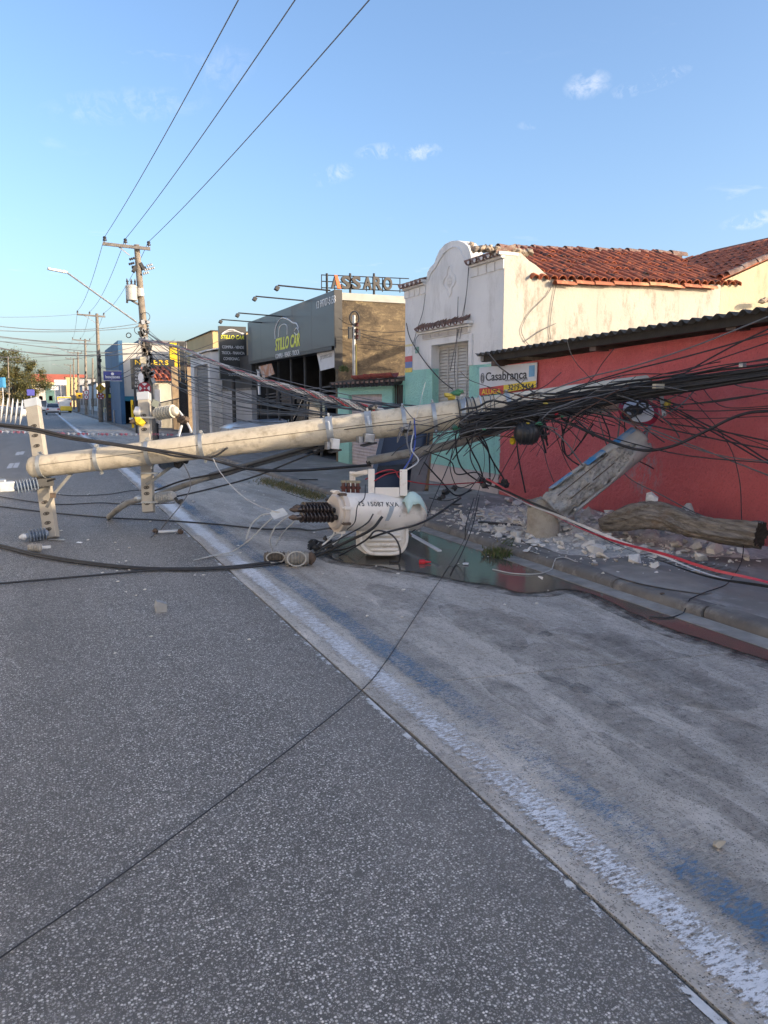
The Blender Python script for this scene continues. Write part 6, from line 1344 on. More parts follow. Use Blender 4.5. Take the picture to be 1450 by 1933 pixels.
for (u0, u1, t0) in ((.05, .28, 75), (.42, .62, 62), (.74, .95, 58)):
    b = MB(); vs = []
    for i in range(7):
        u_ = u0 + (u1 - u0) * i / 6
        for j in range(4): t = rad(t0 - 12 + 11 * j + 6 * noise.noise(Vector((i, j, 3)))); vs.append(e0 + ex * (Ls * u_) + (efr * math.cos(t) + eup * math.sin(t)) * (R0 * (1 - .12 * u_) + .003))
    b.add(vs, [(i * 4 + j, i * 4 + j + 1, (i + 1) * 4 + j + 1, (i + 1) * 4 + j) for i in range(6) for j in range(3)]); b.build('paint_mark', BLP, bs2, fix=False)
for i, (dx, dy) in enumerate(((22, -38), (30, -50), (14, -30))):
    b = MB(); b.tube(smooth_path([e1 + eup * (.05 - .05 * i), P(1215 + dx * .6, 826 + dy * .55, d=9.2), P(1215 + dx, 826 + dy, d=9.25)], 4), .012, 6); b.build('rebar', STEEL, bs2)
# ---------------------------------------------------------------- log
LOGM = None
def log_mat():
    m, nt, N, L, b = newmat('weathered_log')
    st = nt.nodes.new('ShaderNodeTexCoord')
    n1 = nnode(nt, 'ShaderNodeTexNoise', Scale=1.0, Detail=8.0, Roughness=.7); mp = nnode(nt, 'ShaderNodeMapping'); mp.inputs['Scale'].default_value = (26, 2.2, 26); L.new(st.outputs['Object'], mp.inputs[0]); L.new(mp.outputs[0], n1.inputs['Vector'])
    col = mixc(nt, ramp(nt, n1.outputs[0], .32, .7), (.07, .055, .042), (.40, .35, .29)); col = mixc(nt, math_(nt, 'MULTIPLY', ramp(nt, nz(nt, 4, 6, .7), .55, .75), .6), col, (.22, .135, .075)); L.new(col, b.inputs['Base Color']); b.inputs['Roughness'].default_value = .9; bump(nt, b, n1.outputs[0], 1.0, .03); return m
LOG = log_mat()
gp = [(1135, 990, .07), (1175, 980, .12), (1222, 971, .145), (1265, 978, .135), (1315, 993, .115), (1370, 1003, .12), (1436, 1012, .12)]
lp = [P(x, y, d=8.95 - .0045 * (x - 1140)) for x, y, r in gp]
lg = thing('weathered_log', Vector((lp[2].x, lp[2].y, SWZ)), 'twisted weathered log lying along the foot of the red wall', 'log')
sm = smooth_path(lp, 8); rs_l = [r[0] for r in [(x.x,) for x in smooth_path([Vector((r, 0, 0)) for _, _, r in gp], 8)]]
b = MB(); n = 64; vs = []
for i, p_ in enumerate(sm):
    d = (sm[min(i + 1, len(sm) - 1)] - sm[max(i - 1, 0)]).normalized(); _d2, u_, v_ = ortho(d)
    for j in range(n):
        t = 6.283185 * j / n; tt_ = t + .5 * noise.noise(Vector((i * .07, 0, 4))); k_ = 1 + .30 * noise.noise(Vector((math.cos(tt_) * 1.6, math.sin(tt_) * 1.6, i * .05))) + .26 * noise.noise(Vector((math.cos(tt_) * 4, math.sin(tt_) * 4, i * .05))) + 0.26 * noise.noise(Vector((math.cos(tt_) * 10, math.sin(tt_) * 10, i * .05)))
        vs.append(p_ + (u_ * math.cos(t) + v_ * math.sin(t)) * rs_l[i] * k_)
k_ = len(sm); b.add(vs, [(i * n + j, i * n + (j + 1) % n, (i + 1) * n + (j + 1) % n, (i + 1) * n + j) for i in range(k_ - 1) for j in range(n)] + [tuple(range(n))]); b.build('trunk', LOG, lg, smooth='all')
d = (sm[-1] - sm[-2]).normalized(); b = MB(); ring = [vs[(k_ - 1) * n + j] for j in range(n)]; b.add(ring + [sm[-1] - d * .06], [(j, (j + 1) % n, n) for j in range(n)])
b.build('rotten_end', pm('rotten_black', (.025, .018, .012), (.06, .045, .03), 20, bmp=1), lg)
# ---------------------------------------------------------------- rubble
random.seed(9)
RUB = pm('rubble_concrete', (.80, .755, .685), (.54, .505, .45), 4, rough=.95, bmp=.6, c3=(.80, .76, .69), s3=7, lo3=.52)
var = []
for i in range(6):
    b = MB(); b.shard((0, 0, 0), 1, 100 + i, [(1.2, .9, .5), (1, .8, .75), (1.3, .7, .35), (1, 1, .6), (.9, .9, .8), (1.4, .8, .45)][i], 16); me = b.build('concrete_chunk', RUB, bevel=0); var.append(me.data); bpy.data.objects.remove(me)
spots = [(1203, 1055, .085), (1311, 1032, .11), (1291, 1040, .07), (1352, 1038, .10), (1324, 1052, .075), (1404, 1042, .065), (1283, 1018, .07), (1240, 1001, .06), (1178, 1000, .08), (1110, 1030, .085), (1125, 1038, .09), (1142, 1022, .08), (1155, 1017, .09), (1090, 1030, .06), (1010, 1028, .05), (1023, 1030, .04), (975, 1010, .08), (955, 1002, .07), (990, 1000, .07), (940, 1010, .06), (965, 985, .06), (962, 945, .085), (975, 950, .07), (920, 948, .06), (935, 970, .05), (1110, 985, .06), (1185, 1010, .06), (1150, 965, .07), (1170, 955, .06), (1430, 1010, .05), (1345, 1020, .05), (870, 955, .035), (900, 975, .03), (1270, 1038, .05), (1060, 1015, .07), (1075, 1000, .07), (1085, 985, .06), (1380, 1058, .035), (1240, 1080, .025), (1020, 1090, .02)]
for i, (x, y, r_) in enumerate(spots):
    q = P(x, y, z=SWZ + r_ * .35); o = bpy.data.objects.new('concrete_chunk', var[i % 6]); COL.objects.link(o); o.location = q; o.rotation_euler = (random.uniform(-.5, .5), random.uniform(-.5, .5), random.uniform(0, 6.28)); o.scale = (r_ * random.uniform(.9, 1.4), r_ * random.uniform(.9, 1.2), r_ * random.uniform(.7, 1.1))
    tag(o, 'pale broken concrete chunk in the rubble around the pole stump and log', 'concrete chunk', 'concrete chunks in the rubble')
o = bpy.data.objects.new('concrete_chunk', var[1]); COL.objects.link(o); o.location = P(1233, 938, d=8.7); o.scale = (.14, .11, .11); tag(o, 'large pale concrete block perched on top of the log', 'concrete chunk', 'concrete chunks in the rubble')
# mound against the wall + small fragments
b = MB(); nx, ny = 90, 20; vs = []
y0_, y1_ = P(1450, 1000, X=WX).y - .6, P(930, 915, X=WX).y
for i in range(nx + 1):
    for j in range(ny + 1):
        yy = y0_ + (y1_ - y0_) * i / nx; xx = WX - 2.3 + 2.28 * j / ny; yc = sc.y + .1
        h = .16 * math.exp(-((yy - yc) / .9) ** 2 - ((xx - 6.2) / .8) ** 2) + .24 * math.exp(-((yy - (yc - .7)) / .75) ** 2 - ((xx - 7.1) / .42) ** 2) + .10 * math.exp(-((yy - (yc + 1.2)) / .9) ** 2 - ((xx - 6.7) / .7) ** 2)
        h *= 1 + .9 * noise.noise(Vector((xx * 3.5, yy * 3.5, 0))); h += .10 * h / .2 * noise.noise(Vector((xx * 11, yy * 11, 0)))
        vs.append((xx, yy, SWZ - .012 + max(0, h)))
b.add(vs, [(i * (ny + 1) + j, (i + 1) * (ny + 1) + j, (i + 1) * (ny + 1) + j + 1, i * (ny + 1) + j + 1) for i in range(nx) for j in range(ny)])
def mound_h(x, y):
    yc = sc.y + .1; return max(0, .16 * math.exp(-((y - yc) / .9) ** 2 - ((x - 6.2) / .8) ** 2) + .24 * math.exp(-((y - (yc - .7)) / .75) ** 2 - ((x - 7.1) / .42) ** 2) + .10 * math.exp(-((y - (yc + 1.2)) / .9) ** 2 - ((x - 6.7) / .7) ** 2))
mo = b.build('rubble_heap', pm('rubble_dust', (.60, .56, .50), (.36, .335, .30), 9, rough=.95, bmp=1, bsc=30, c3=(.64, .60, .54), s3=20)); tag(mo, 'heap of crushed grey concrete at the foot of the red wall', 'rubble', kind='stuff')
b = MB()
for i in range(2000):
    while True:
        xx = random.gauss(6.1, .75); yy = random.gauss(sc.y + .35, 1.15)
        if KX + .02 < xx < WX - .05 and y0_ < yy < 14: break
    r_ = min(.07, random.expovariate(1 / .012) + .004); b.shard((xx, yy, SWZ - .004 + mound_h(xx, yy) + r_ * .25), r_ * 1.2, i, (random.uniform(.7, 1.5), random.uniform(.7, 1.3), random.uniform(.3, .8)), 8)
for i in range(130):
    xx = random.uniform(.2, KX - .1); yy = random.uniform(5.2, 16); r_ = random.uniform(.004, .016); b.rock((xx, yy, r_ * .5), r_, i, 0, (1.3, 1, .6))
tag(b.build('rubble_fragments', RUB), 'scattered small concrete fragments over pavement and lane', 'fragments', kind='stuff')
# sheet of dark debris, planks in rubble
for i, (x0, y0, x1, y1, w, m_, lb) in enumerate([(905, 985, 990, 993, .10, BLACKM, 'black strip of plastic lying in the rubble left of the stump'), (1130, 998, 1180, 1004, .14, BLACKM, 'black sheet scrap in the rubble right of the stump'), (852, 952, 872, 952, .06, BLACKM, 'short black bar lying on the pavement by the teal wall'), (760, 1000, 830, 1040, .05, PWHITE, 'white splintered strip at the kerb behind the transformer'), (565, 905, 600, 905, .08, BLACKM, 'black strap lying on the dealership driveway'), (903, 972, 950, 975, .05, PWHITE, 'white strip lying on the pavement left of the stump')]):
    a_, c_ = P(x0, y0, z=SWZ + .03), P(x1, y1, z=SWZ + .03 if i != 3 else .1); b = MB(); b.beam(a_, c_, w, .02, (0, 0, 1) if False else None); tag(b.build('debris_strip', m_, bevel=.004), lb, 'debris')
# small litter on the road
for i, (x, y, s_, m_, lb) in enumerate([(305, 1146, .05, pm('litter_grey', (.34, .34, .33), None, 9), 'small grey metal box lying alone on the asphalt'), (1357, 1592, .022, pm('litter_tan', (.45, .38, .28), None, 9), 'crumpled cigarette packet scrap on the concrete lane'), (150, 1024, .022, PWHITE, 'white shard on the asphalt by the crossarm foot'), (520, 968, .07, pm('paper_pale', (.62, .66, .68), None, 9), 'pale plastic tag hanging on grey wires left of the transformer'), (968, 832, .04, pm('yellow_tag', (.80, .60, .03), None, 9), 'bright yellow tag hanging below the cable tangle'), (1250, 1120, .02, RUST, 'dark crumb lying on the pavement edge'), (880, 1064, .03, PWHITE, 'white splinter floating in the puddle')]):
    b = MB()
    if i == 0: q = P(x, y, z=s_ * .7); b.bb(q.x - .05, q.x + .04, q.y - .04, q.y + .04, 0, .07); b.box(q + Vector((-.02, -.01, .03)), (.06, .08, .05), Matrix.Rotation(.3, 3, 'Y'))
    elif i == 3: q = [P(509, 968, d=8.5), P(533, 961, d=8.45), P(542, 972, d=8.4), P(517, 981, d=8.45)]; b.prism(q, Vector((.01, 0, .012)))
    elif i == 4: q = P(x, y, d=9.3); b.lathe(q + Vector((0, 0, -.05)), (0, 0, 1), [(0, .008), (.02, .035), (.06, .04), (.09, .02), (.11, .005)], 10)
    else: q = P(x, y, z=(SWZ if i == 5 else .012) + s_ * .3); b.rock(q, s_, i, 1, (1.6, 1, .5))
    tag(b.build('litter', m_), lb, 'litter')
fz = thing('fuse_tube', P(318, 1004, z=.03), 'white fuse tube lying on the road below the middle crossarm', 'fuse tube'); b = MB(); b.tube([P(299, 1004, z=.03), P(339, 1002, z=.03)], .020, 10); b.build('tube', PWHITE, fz)
for x in (293, 341): b = MB(); b.rock(P(x, 1003, z=.035), .04, x, 1); b.build('contact', RUST, fz)
bi = thing('insulator_shard', P(65, 1034, z=.05), 'dark broken insulator end lying on the road by the first crossarm', 'insulator'); insulator(P(54, 1034, z=.05), P(78, 1034, z=.05), 4, .045, .05, pm('grey_coil', (.33, .31, .27)), bi); b = MB(); b.beam(P(78, 1033, z=.05), P(96, 1032, z=.05), .03, .03); b.build('pin', PWHITE, bi)
# ---------------------------------------------------------------- dark blue panel and timber leaning at the annex
dp = thing('dark_blue_cabinet', P(760, 918, z=SWZ), 'dark navy metal cabinet leaning by the teal wall behind the transformer', 'cabinet')
NAVY = pm('navy_metal', (.035, .05, .085), (.03, .04, .065), 2, rough=.4); q = [P(722, 822, d=12.2), P(810, 808, d=12.4), P(795, 925, d=12.0), P(698, 925, d=11.8)]
b = MB(); b.prism(q, Vector((.15, .35, 0))); b.build('body', NAVY, dp, bevel=.01)
q2 = [P(717, 826, d=12.05), P(726, 824, d=12.05), P(703, 925, d=11.65), P(694, 925, d=11.65)]; b = MB(); b.prism(q2, Vector((.05, .12, 0))); b.build('edge_rail', pm('navy_rail', (.10, .13, .18), None, 4, rough=.4), dp)
b = MB(); b.prism([P(712, 880, d=11.95), P(806, 872, d=12.15), P(804, 884, d=12.1), P(709, 892, d=11.9)], Vector((-.02, -.05, 0))); b.build('shelf', BLACKM, dp)
b = MB(); b.prism([P(780, 860, d=11.6), P(812, 856, d=11.7), P(800, 928, d=11.5), P(772, 928, d=11.4)], Vector((.12, .2, 0))); tag(b.build('grey_board', pm('grey_board', (.20, .20, .20), (.14, .14, .14), 4)), 'grey fibre board standing against the navy cabinet', 'board')
tb2 = thing('timber_post', P(810, 925, z=SWZ), 'raw timber post with black edge leaning beside the grey board', 'timber'); b = MB(); b.beam(P(814, 800, d=12.4), P(803, 925, d=11.9), .09, .07); b.build('post', pm('raw_timber', (.34, .24, .13), (.26, .18, .10), 6), tb2); b = MB(); b.beam(P(811, 808, d=12.3), P(800, 915, d=11.8), .03, .05); b.build('black_edge', BLACKM, tb2)
# ---------------------------------------------------------------- cables
random.seed(31)
CG = pm('grey_cable', (.16, .16, .165), (.11, .11, .11), 20, rough=.6); CW = pm('pale_cable', (.52, .51, .48), (.42, .41, .39), 20, rough=.5); CR = pm('red_cable', (.42, .02, .03), (.34, .015, .02), 20, rough=.5); CBR = pm('brown_cable', (.10, .045, .025), None, 20, rough=.6); CBL = pm('blue_cable', (.05, .09, .36), None, 20, rough=.5); CGN = pm('green_tape', (.05, .20, .10), None, 20, rough=.6); CYL = pm('yellow_tape', (.48, .38, .06), None, 20, rough=.6)
def pt(q):
    x, y, d = q
    return P(x, y, z=.014) if d == 'g' else (P(x, y, z=SWZ + .015) if d == 's' else P(x, y, d=d))
def cable(name, label, pts, r, mat, group=None, k=6, n=6):
    sp_l = smooth_path([pt(q) if isinstance(q, tuple) else q for q in pts], k)
    for p_ in sp_l:
        fl_ = (SWZ + .004 if p_.x > KX else .011) + r
        if p_.z < fl_: p_.z = fl_
    b = MB(); b.tube(sp_l, r, n); return tag(b.build(name, mat, smooth='all'), label, 'cable', group)
# three high wires from the standing pole over our heads
ends = [(450, 0), (557, 0), (697, 0)]
for i, (a, (x, y)) in enumerate(zip(INS1, ends)):
    r_ = P(x, y, d=1) - EYE; best = None
    # the next support stands behind us on the same kerb line; find the crossing so that the span passes the sighted point
    for k_ in range(40, 400):
        d_ = k_ / 20; q = EYE + r_ * d_
        s_ = (a.y - q.y) / (a.y + 12.0); e = Vector((a.x + (q.x - a.x) / s_, -12.0, 0)); ez = (q.z + 4 * .55 * s_ * (1 - s_) - a.z) / s_ + a.z
        if best is None or abs(ez - (a.z + .5)) < best[0]: best = (abs(ez - (a.z + .5)), Vector((e.x, -12.0, ez)))
    b = MB(); b.tube(sag(a, best[1], .55, 40), .011, 6); tag(b.build('power_line', CG, smooth='all'), ['left of the three high power lines crossing the sky', 'middle of the three high power lines crossing the sky', 'right of the three high power lines crossing the sky'][i], 'cable', 'high power lines')
for i in range(3):
    for A, B, n_ in ((INS1, INS2, 'second'), (INS2, INS3, 'third'), (INS3, INS4, 'fourth'), (INS4, INS5, 'fifth')):
        b = MB(); b.tube(sag(A[i], B[i], .45, 14), .012, 4); tag(b.build('power_line', CG, smooth='all'), ['left', 'middle', 'right'][i] + ' high line running on to the %s standing pole' % n_, 'cable', 'far high power lines')
# low wires crossing the left sky to the standing pole and its neighbours
q1_ = lambda t: base1.lerp(top1, t) + Vector((0, -.12, 0))
lows = [((0, 582), q1_(.61)), ((0, 598), t2 + Vector((-1.3, 0, -.1))), ((0, 607), q1_(.59)), ((0, 618), q1_(.5)), ((0, 629), q1_(.46)), ((0, 632), q1_(.45)), ((0, 641), t2 + Vector((0, 0, -2.2))), ((0, 604), P(262, 652, Y=Y1p)), ((0, 653), b2.lerp(t2, .66)), ((0, 662), b2.lerp(t2, .62)), ((0, 673), t3 + Vector((0, 0, -.8))), ((0, 678), t3 + Vector((0, 0, -1.5))), ((0, 624), b2.lerp(t2, .72))]
for i, ((x, y), e) in enumerate(lows):
    a = P(x - 160, y - random.uniform(-10, 14), Y=e.y * random.uniform(.72, .9)); b = MB(); b.tube(sag(a, e, random.uniform(.15, .7), 16), .016 if i in (3, 4) else .011, 4); tag(b.build('telecom_cable', CG, smooth='all'), 'dark telecom cable crossing the low sky towards the left edge', 'cable', 'cables crossing the street')
for i in range(16):
    A, B = [(base1, top1, b2, t2), (b2, t2, b3, t3), (b3, t3, b4, t4), (b4, t4, b5, t5)][i % 4][0::1][0:2], [(b2, t2), (b3, t3), (b4, t4), (b5, t5)][i % 4]
    h_ = .38 + .05 * (i // 4) + random.uniform(-.02, .02); b = MB(); b.tube(sag(A[0].lerp(A[1], h_) + Vector((random.uniform(-.15, .1), 0, 0)), B[0].lerp(B[1], h_ + .03), random.uniform(.3, .7), 12), .016, 4); tag(b.build('telecom_cable', CB, smooth='all'), 'black telecom cable slung between the standing poles', 'cable', 'cables between standing poles')
for i, (x, y) in enumerate([(335, 655), (340, 650), (352, 690), (330, 640), (480, 700), (420, 640), (300, 690)]):
    b = MB(); b.tube(sag(q1_(.60 - .03 * i), P(x, y, X=WX + .4), .25, 14), .011, 4); tag(b.build('service_drop', CB, smooth='all'), 'black service wire dropping from the standing pole to the shopfronts', 'cable', 'service drops')
# bunch of cables dragged down from the standing pole to the tangle
for i in range(18):
    s0 = q1_(random.uniform(.36, .58)) + Vector((random.uniform(-.05, .2), 0, 0)); ex_ = random.uniform(720, 905); ey = 790 - (ex_ - 720) * .02 + random.uniform(-16, 14); e = P(ex_, ey, d=random.uniform(9.9, 10.5) if ex_ < 870 else random.uniform(9.3, 9.9)); e.z = max(e.z, 1.25)
    mid = s0.lerp(e, .55) - Vector((random.uniform(-.3, .3), 0, random.uniform(.05, .75)))
    b = MB(); b.tube(smooth_path([s0, s0.lerp(mid, .5) - Vector((0, 0, random.uniform(.1, .4))), mid, mid.lerp(e, .55) - Vector((0, 0, random.uniform(0, .3))), e], 7), random.choice([.007, .009, .011, .014]), 5); tag(b.build('dragged_cable', CB if random.random() < .85 else CG, smooth='all'), 'black cable dragged down from the standing pole to the tangle', 'cable', 'dragged cables')
for i in range(9):
    e = P(random.uniform(745, 880), random.uniform(772, 800), d=10.3); s0 = P(random.uniform(345, 420), random.uniform(725, 800), X=WX - .1 - .03 * i); b = MB(); b.tube(sag(s0, e, random.uniform(.1, .5), 14), .008, 5); tag(b.build('dragged_cable', CB, smooth='all'), 'black drop cable pulled from the grey shop front to the tangle', 'cable', 'dragged shop drops')
# grey-red-white twisted bunch above the pole
tp_ = smooth_path([P(262, 640, Y=Y1p - .3), P(335, 655, d=24), P(400, 682, d=19), P(480, 712, d=15), P(560, 735, d=12.6), P(640, 757, d=11.2), P(730, 780, d=10.2)], 10)
for i, m_ in enumerate((CW, CG, CR, CB, CG, CW)):
    pts = []
    for k_, p_ in enumerate(tp_): t = k_ * .9 + i * 1.05; pts.append(p_ + Vector((0, .03 * math.cos(t), .04 * math.sin(t))))
    b = MB(); b.tube(pts, .014, 5); tag(b.build('twisted_strand', m_, smooth='all'), ['pale strand', 'first grey strand', 'red strand', 'black strand', 'second grey strand', 'second pale strand'][i] + ' of the twisted bunch running above the fallen pole', 'cable', 'twisted bunch')
# heavy bundle to the right
core = smooth_path([P(868, 806, d=9.35), P(930, 792, d=9.25), P(1000, 776, d=9.15), P(1080, 762, d=9.05), P(1150, 748, d=8.9), P(1230, 735, d=8.7), P(1320, 722, d=8.35), P(1450, 703, d=7.85), P(1600, 680, d=7.2), P(1850, 640, d=6.4)], 5)
nC = len(core)
for i in range(84):
    oa, od = random.gauss(0, 1), random.gauss(0, 1); ph = random.uniform(0, 50); st = random.randrange(0, 12) if i > 24 else 0; en = nC if (i < 30 or i % 2) else random.randrange(24, 36); pts = []
    for k_ in range(st, en):
        u_ = k_ / nC; spread = .115 * (1 - u_) ** 1.1 + .042; wob = .09 * (1 - u_) ** 2
        off = Vector((0, 0, 1)) * (oa * spread * .55 + wob * noise.noise(Vector((k_ * .33, ph, 0)))) + _F * (od * spread * .40 + wob * .6 * noise.noise(Vector((k_ * .3, ph, 7))))
        pts.append(core[k_] + off)
    b = MB(); b.tube(pts, random.choice([.006, .008, .011, .014, .018]), 5); tag(b.build('bundle_cable', CB if random.random() < .86 else CG, smooth='all'), 'black cable in the heavy bundle running off to the right edge', 'cable', 'heavy cable bundle')
# loops, tails and curls in the tangle
bdir = (core[20] - core[0]).normalized()
for i in range(125):
    t = random.random() ** .9; c = core[int(t * 25)] + Vector((random.uniform(-.25, .25), 0, random.uniform(-.16, .15) * (1.1 - .6 * t))) - _F * random.uniform(-.12, .14)
    d = (bdir * random.choice([-1, 1]) + Vector((0, random.gauss(0, .12), random.gauss(-.04, .16)))).normalized(); pts = [c]; p_ = c; curl = random.gauss(-.03, .07)
    for k_ in range(random.randrange(5, 11)): d = (d + Vector((random.gauss(0, .14), random.gauss(0, .10), curl + random.gauss(-.01, .09)))).normalized(); p_ = p_ + d * random.uniform(.07, .17); pts.append(p_)
    cable('tangle_wire', 'short curled wire end in the cable tangle around the broken pole end', pts, random.choice([.003, .004, .005, .006, .009]), random.choice([CB] * 9 + [CG, CG, CBR]), 'tangled wire ends', 4, 5)
for i in range(9):
    x = random.uniform(885, 1180); y = 800 - (x - 870) * .155 + random.uniform(-22, 26); q = P(x, y, d=9.0 - .0003 * (x - 880)); m_ = [CGN, CYL, CYL, CW, CR, CGN][i % 6]; b = MB(); b.rock(q, random.uniform(.015, .032), i, 1, (1.6, 1, .7)); tag(b.build('cable_tag', m_), ['green', 'yellow', 'yellow', 'white', 'red', 'green'][i % 6] + ' tape scrap caught in the cable tangle', 'tag', 'tape scraps in the tangle')
for (x, y, m_, lb) in ((862, 742, CGN, 'green tape knot on top of the fallen pole'), (852, 747, CYL, 'yellow tape knot on top of the fallen pole'), (858, 808, CGN, 'green tape knot under the fallen pole'), (700, 768, CB, 'black cable knot lying on top of the fallen pole')):
    b = MB(); c = P(x, y, d=9.5)
    for k_ in range(4): b.rock(c + Vector((random.uniform(-.05, .05), 0, random.uniform(-.03, .03))), .04, x + k_, 1, (1.4, 1, .8))
    tag(b.build('tape_knot', m_), lb, 'tape')
# steel wrap around the shaft where the bundle starts
wr = thing('cable_wrap', A_(895), 'bunch of silver straps and cables wound round the fallen pole', 'cable wrap')
for i in range(9):
    px = 868 + i * 8; c = A_(px); r_ = Rr(px) + .012 + .006 * random.random(); tl = random.uniform(-.12, .12); b = MB(); b.tube([c + pdir * (tl * math.sin(t) * .4) + (front * math.cos(t) + upv * math.sin(t)) * r_ for t in [6.283 * k_ / 24 for k_ in range(25)]], random.choice([.006, .009, .012]), 5); b.build('turn', [CB, GALV, CB, CG][i % 4], wr)
# black splice enclosures hanging from the bundle
se = thing('splice_enclosure', P(1005, 815, d=9.05), 'black dome splice enclosure hanging from the cable tangle', 'splice enclosure')
c = P(985, 818, d=9.05); b = MB(); b.lathe(c - _R * .06, _R, [(-.03, .04), (0, .10), (.05, .13), (.16, .135), (.22, .12), (.25, .09)], 18); b.build('dome', pm('black_plastic', (.02, .02, .021), (.03, .03, .03), 15, rough=.45), se, smooth=True)
for i in range(4): b = MB(); b.lathe(c - _R * .06 + _R * (.04 + .045 * i), _R, [(0, .14), (.012, .14)], 18); b.build('rib', BLACKM, se)
for i in range(12):
    s_ = P(1015 + random.uniform(-4, 8), 815 + random.uniform(-14, 12), d=9.0); cable('tail', '', [s_, s_ + Vector((.05, 0, random.uniform(-.08, .1))), s_ + Vector((.12 + random.uniform(-.05, .05), 0, random.uniform(-.2, .05)))], .012, CB, None, 4, 5).parent = se
for o in list(se.children):
    if o.name.startswith('tail'):
        for kk in ('label', 'category'):
            if kk in o: del o[kk]
        o.location = -ORG[se.name]
# fallen round sign and strap in the bundle
rs2 = thing('bent_round_sign', P(1205, 775, d=9.0), 'bent round red and white traffic sign caught under the cable bundle', 'sign')
sn = (-_F + Vector((0, 0, .9)) * .9).normalized(); c = P(1205, 777, d=9.05); b = MB(); disc(b, c, sn, .235, .01); s_ = b.build('plate', SRED, rs2); b = MB(); disc(b, c + sn * .012, sn, .18, .004); b.build('white_field', SWHT, s_)
b = MB(); disc(b, c + sn * .018 - _R * .02, sn, .07, .02, 12); b.build('black_symbol', BLACKM, s_)
for i, (x, y, r_) in enumerate([(1192, 777, .07), (1185, 782, .06), (1213, 765, .06)]):
    b = MB(); cc_ = P(x, y, d=8.92); b.tube([cc_ + _R * (r_ * math.cos(t)) + Vector((0, 0, r_ * .75 * math.sin(t))) for t in [6.283 * k_ / 18 for k_ in range(19)]], .016, 6); tag(b.build('cable_loop', CB), ['black cable loop on the left part of the bent round sign', 'small black cable loop at the lower left of the bent sign', 'black cable loop on the right part of the bent sign'][i], 'cable')
gsn = thing('perforated_strap', P(1251, 765, d=8.85), 'perforated galvanised strap with yellow cap below the cable bundle', 'strap'); a_, c_ = P(1248, 742, d=8.85), P(1254, 786, d=8.85); b = MB(); b.beam(a_, c_, .045, .012, _R); b.build('strap', GALV, gsn)
for i in range(5): b = MB(); q = a_.lerp(c_, (i + .5) / 5) - _F * .008; b.beam(q - Vector((0, 0, .008)), q + Vector((0, 0, .008)), .016, .006, _R); b.build('slot', BLACKM, gsn)
b = MB(); b.rock(P(1261, 761, d=8.82), .05, 4, 1, (1, 1, 1.1)); b.build('yellow_cap', CYL, gsn)
b = MB(); b.box(P(1243, 729, d=8.55), (.12, .06, .05)); tag(b.build('bundle_clip', pm('cream_box', (.62, .56, .42))), 'small cream clip on the heavy cable bundle', 'clip'); b = MB(); b.box(P(1402, 688, d=7.9), (.05, .05, .05)); tag(b.build('bundle_clip', GALV), 'grey clip on the cable bundle near the right edge', 'clip')
# single wires fanning across the red wall to the right edge
fan = [[(1000, 752, 9.0), (1100, 715, 8.8), (1200, 690, 8.5), (1320, 650, 8.1), (1450, 598, 7.6), (1600, 540, 7)], [(1050, 742, 9.0), (1180, 702, 8.6), (1300, 672, 8.2), (1450, 630, 7.6), (1600, 590, 7)], [(1080, 735, 9), (1180, 708, 8.7), (1280, 703, 8.4), (1380, 670, 8), (1500, 630, 7.5)], [(1150, 722, 8.8), (1260, 710, 8.4), (1360, 690, 8), (1460, 678, 7.6), (1600, 660, 7)], [(1230, 745, 8.7), (1300, 700, 8.4), (1380, 655, 8.0), (1470, 612, 7.6)],
       [(1260, 755, 8.7), (1350, 718, 8.4), (1400, 730, 8.2), (1460, 738, 8)], [(1320, 722, 8.4), (1345, 755, 8.3), (1380, 770, 8.2), (1470, 765, 7.9)], [(1270, 765, 8.6), (1360, 757, 8.3), (1460, 740, 7.9), (1600, 720, 7.4)], [(1250, 772, 8.6), (1340, 776, 8.3), (1460, 770, 7.9)], [(1240, 760, 8.7), (1330, 800, 8.4), (1400, 825, 8.1), (1470, 850, 7.9)], [(1265, 745, 8.6), (1320, 720, 8.5), (1290, 760, 8.5), (1245, 790, 8.7)],
       [(1200, 785, 8.9), (1215, 805, 8.8), (1240, 825, 8.75), (1255, 835, 8.7)], [(1255, 790, 8.7), (1340, 790, 8.4), (1460, 785, 8)], [(1265, 800, 8.7), (1350, 812, 8.4), (1460, 835, 8)], [(1060, 790, 9.1), (1110, 815, 8.9), (1160, 836, 8.8), (1215, 850, 8.7), (1270, 842, 8.5), (1330, 815, 8.3), (1380, 790, 8.1), (1420, 778, 8), (1470, 776, 7.9)],
       [(1090, 770, 9), (1200, 800, 8.8), (1330, 850, 8.5), (1470, 905, 8)], [(1300, 745, 8.6), (1370, 830, 8.4), (1395, 900, 8.2), (1400, 980, 8.0), (1402, 1050, 7.6), (1375, 1100, 's'), (1330, 1140, 'g'), (1270, 1165, 'g'), (1225, 1165, 'g')], [(940, 905, 9.8), (1000, 800, 9.3), (1030, 770, 9.1)], [(1040, 790, 9), (1060, 850, 9.2), (1080, 890, 9.2), (1110, 920, 9.1)], [(1060, 800, 9), (1070, 860, 9.4), (1100, 830, 9.3), (1120, 800, 9.1)], [(1130, 790, 9), (1150, 850, 9.2), (1185, 900, 9.2), (1250, 935, 9), (1330, 975, 8.8), (1450, 1010, 8.2)]]
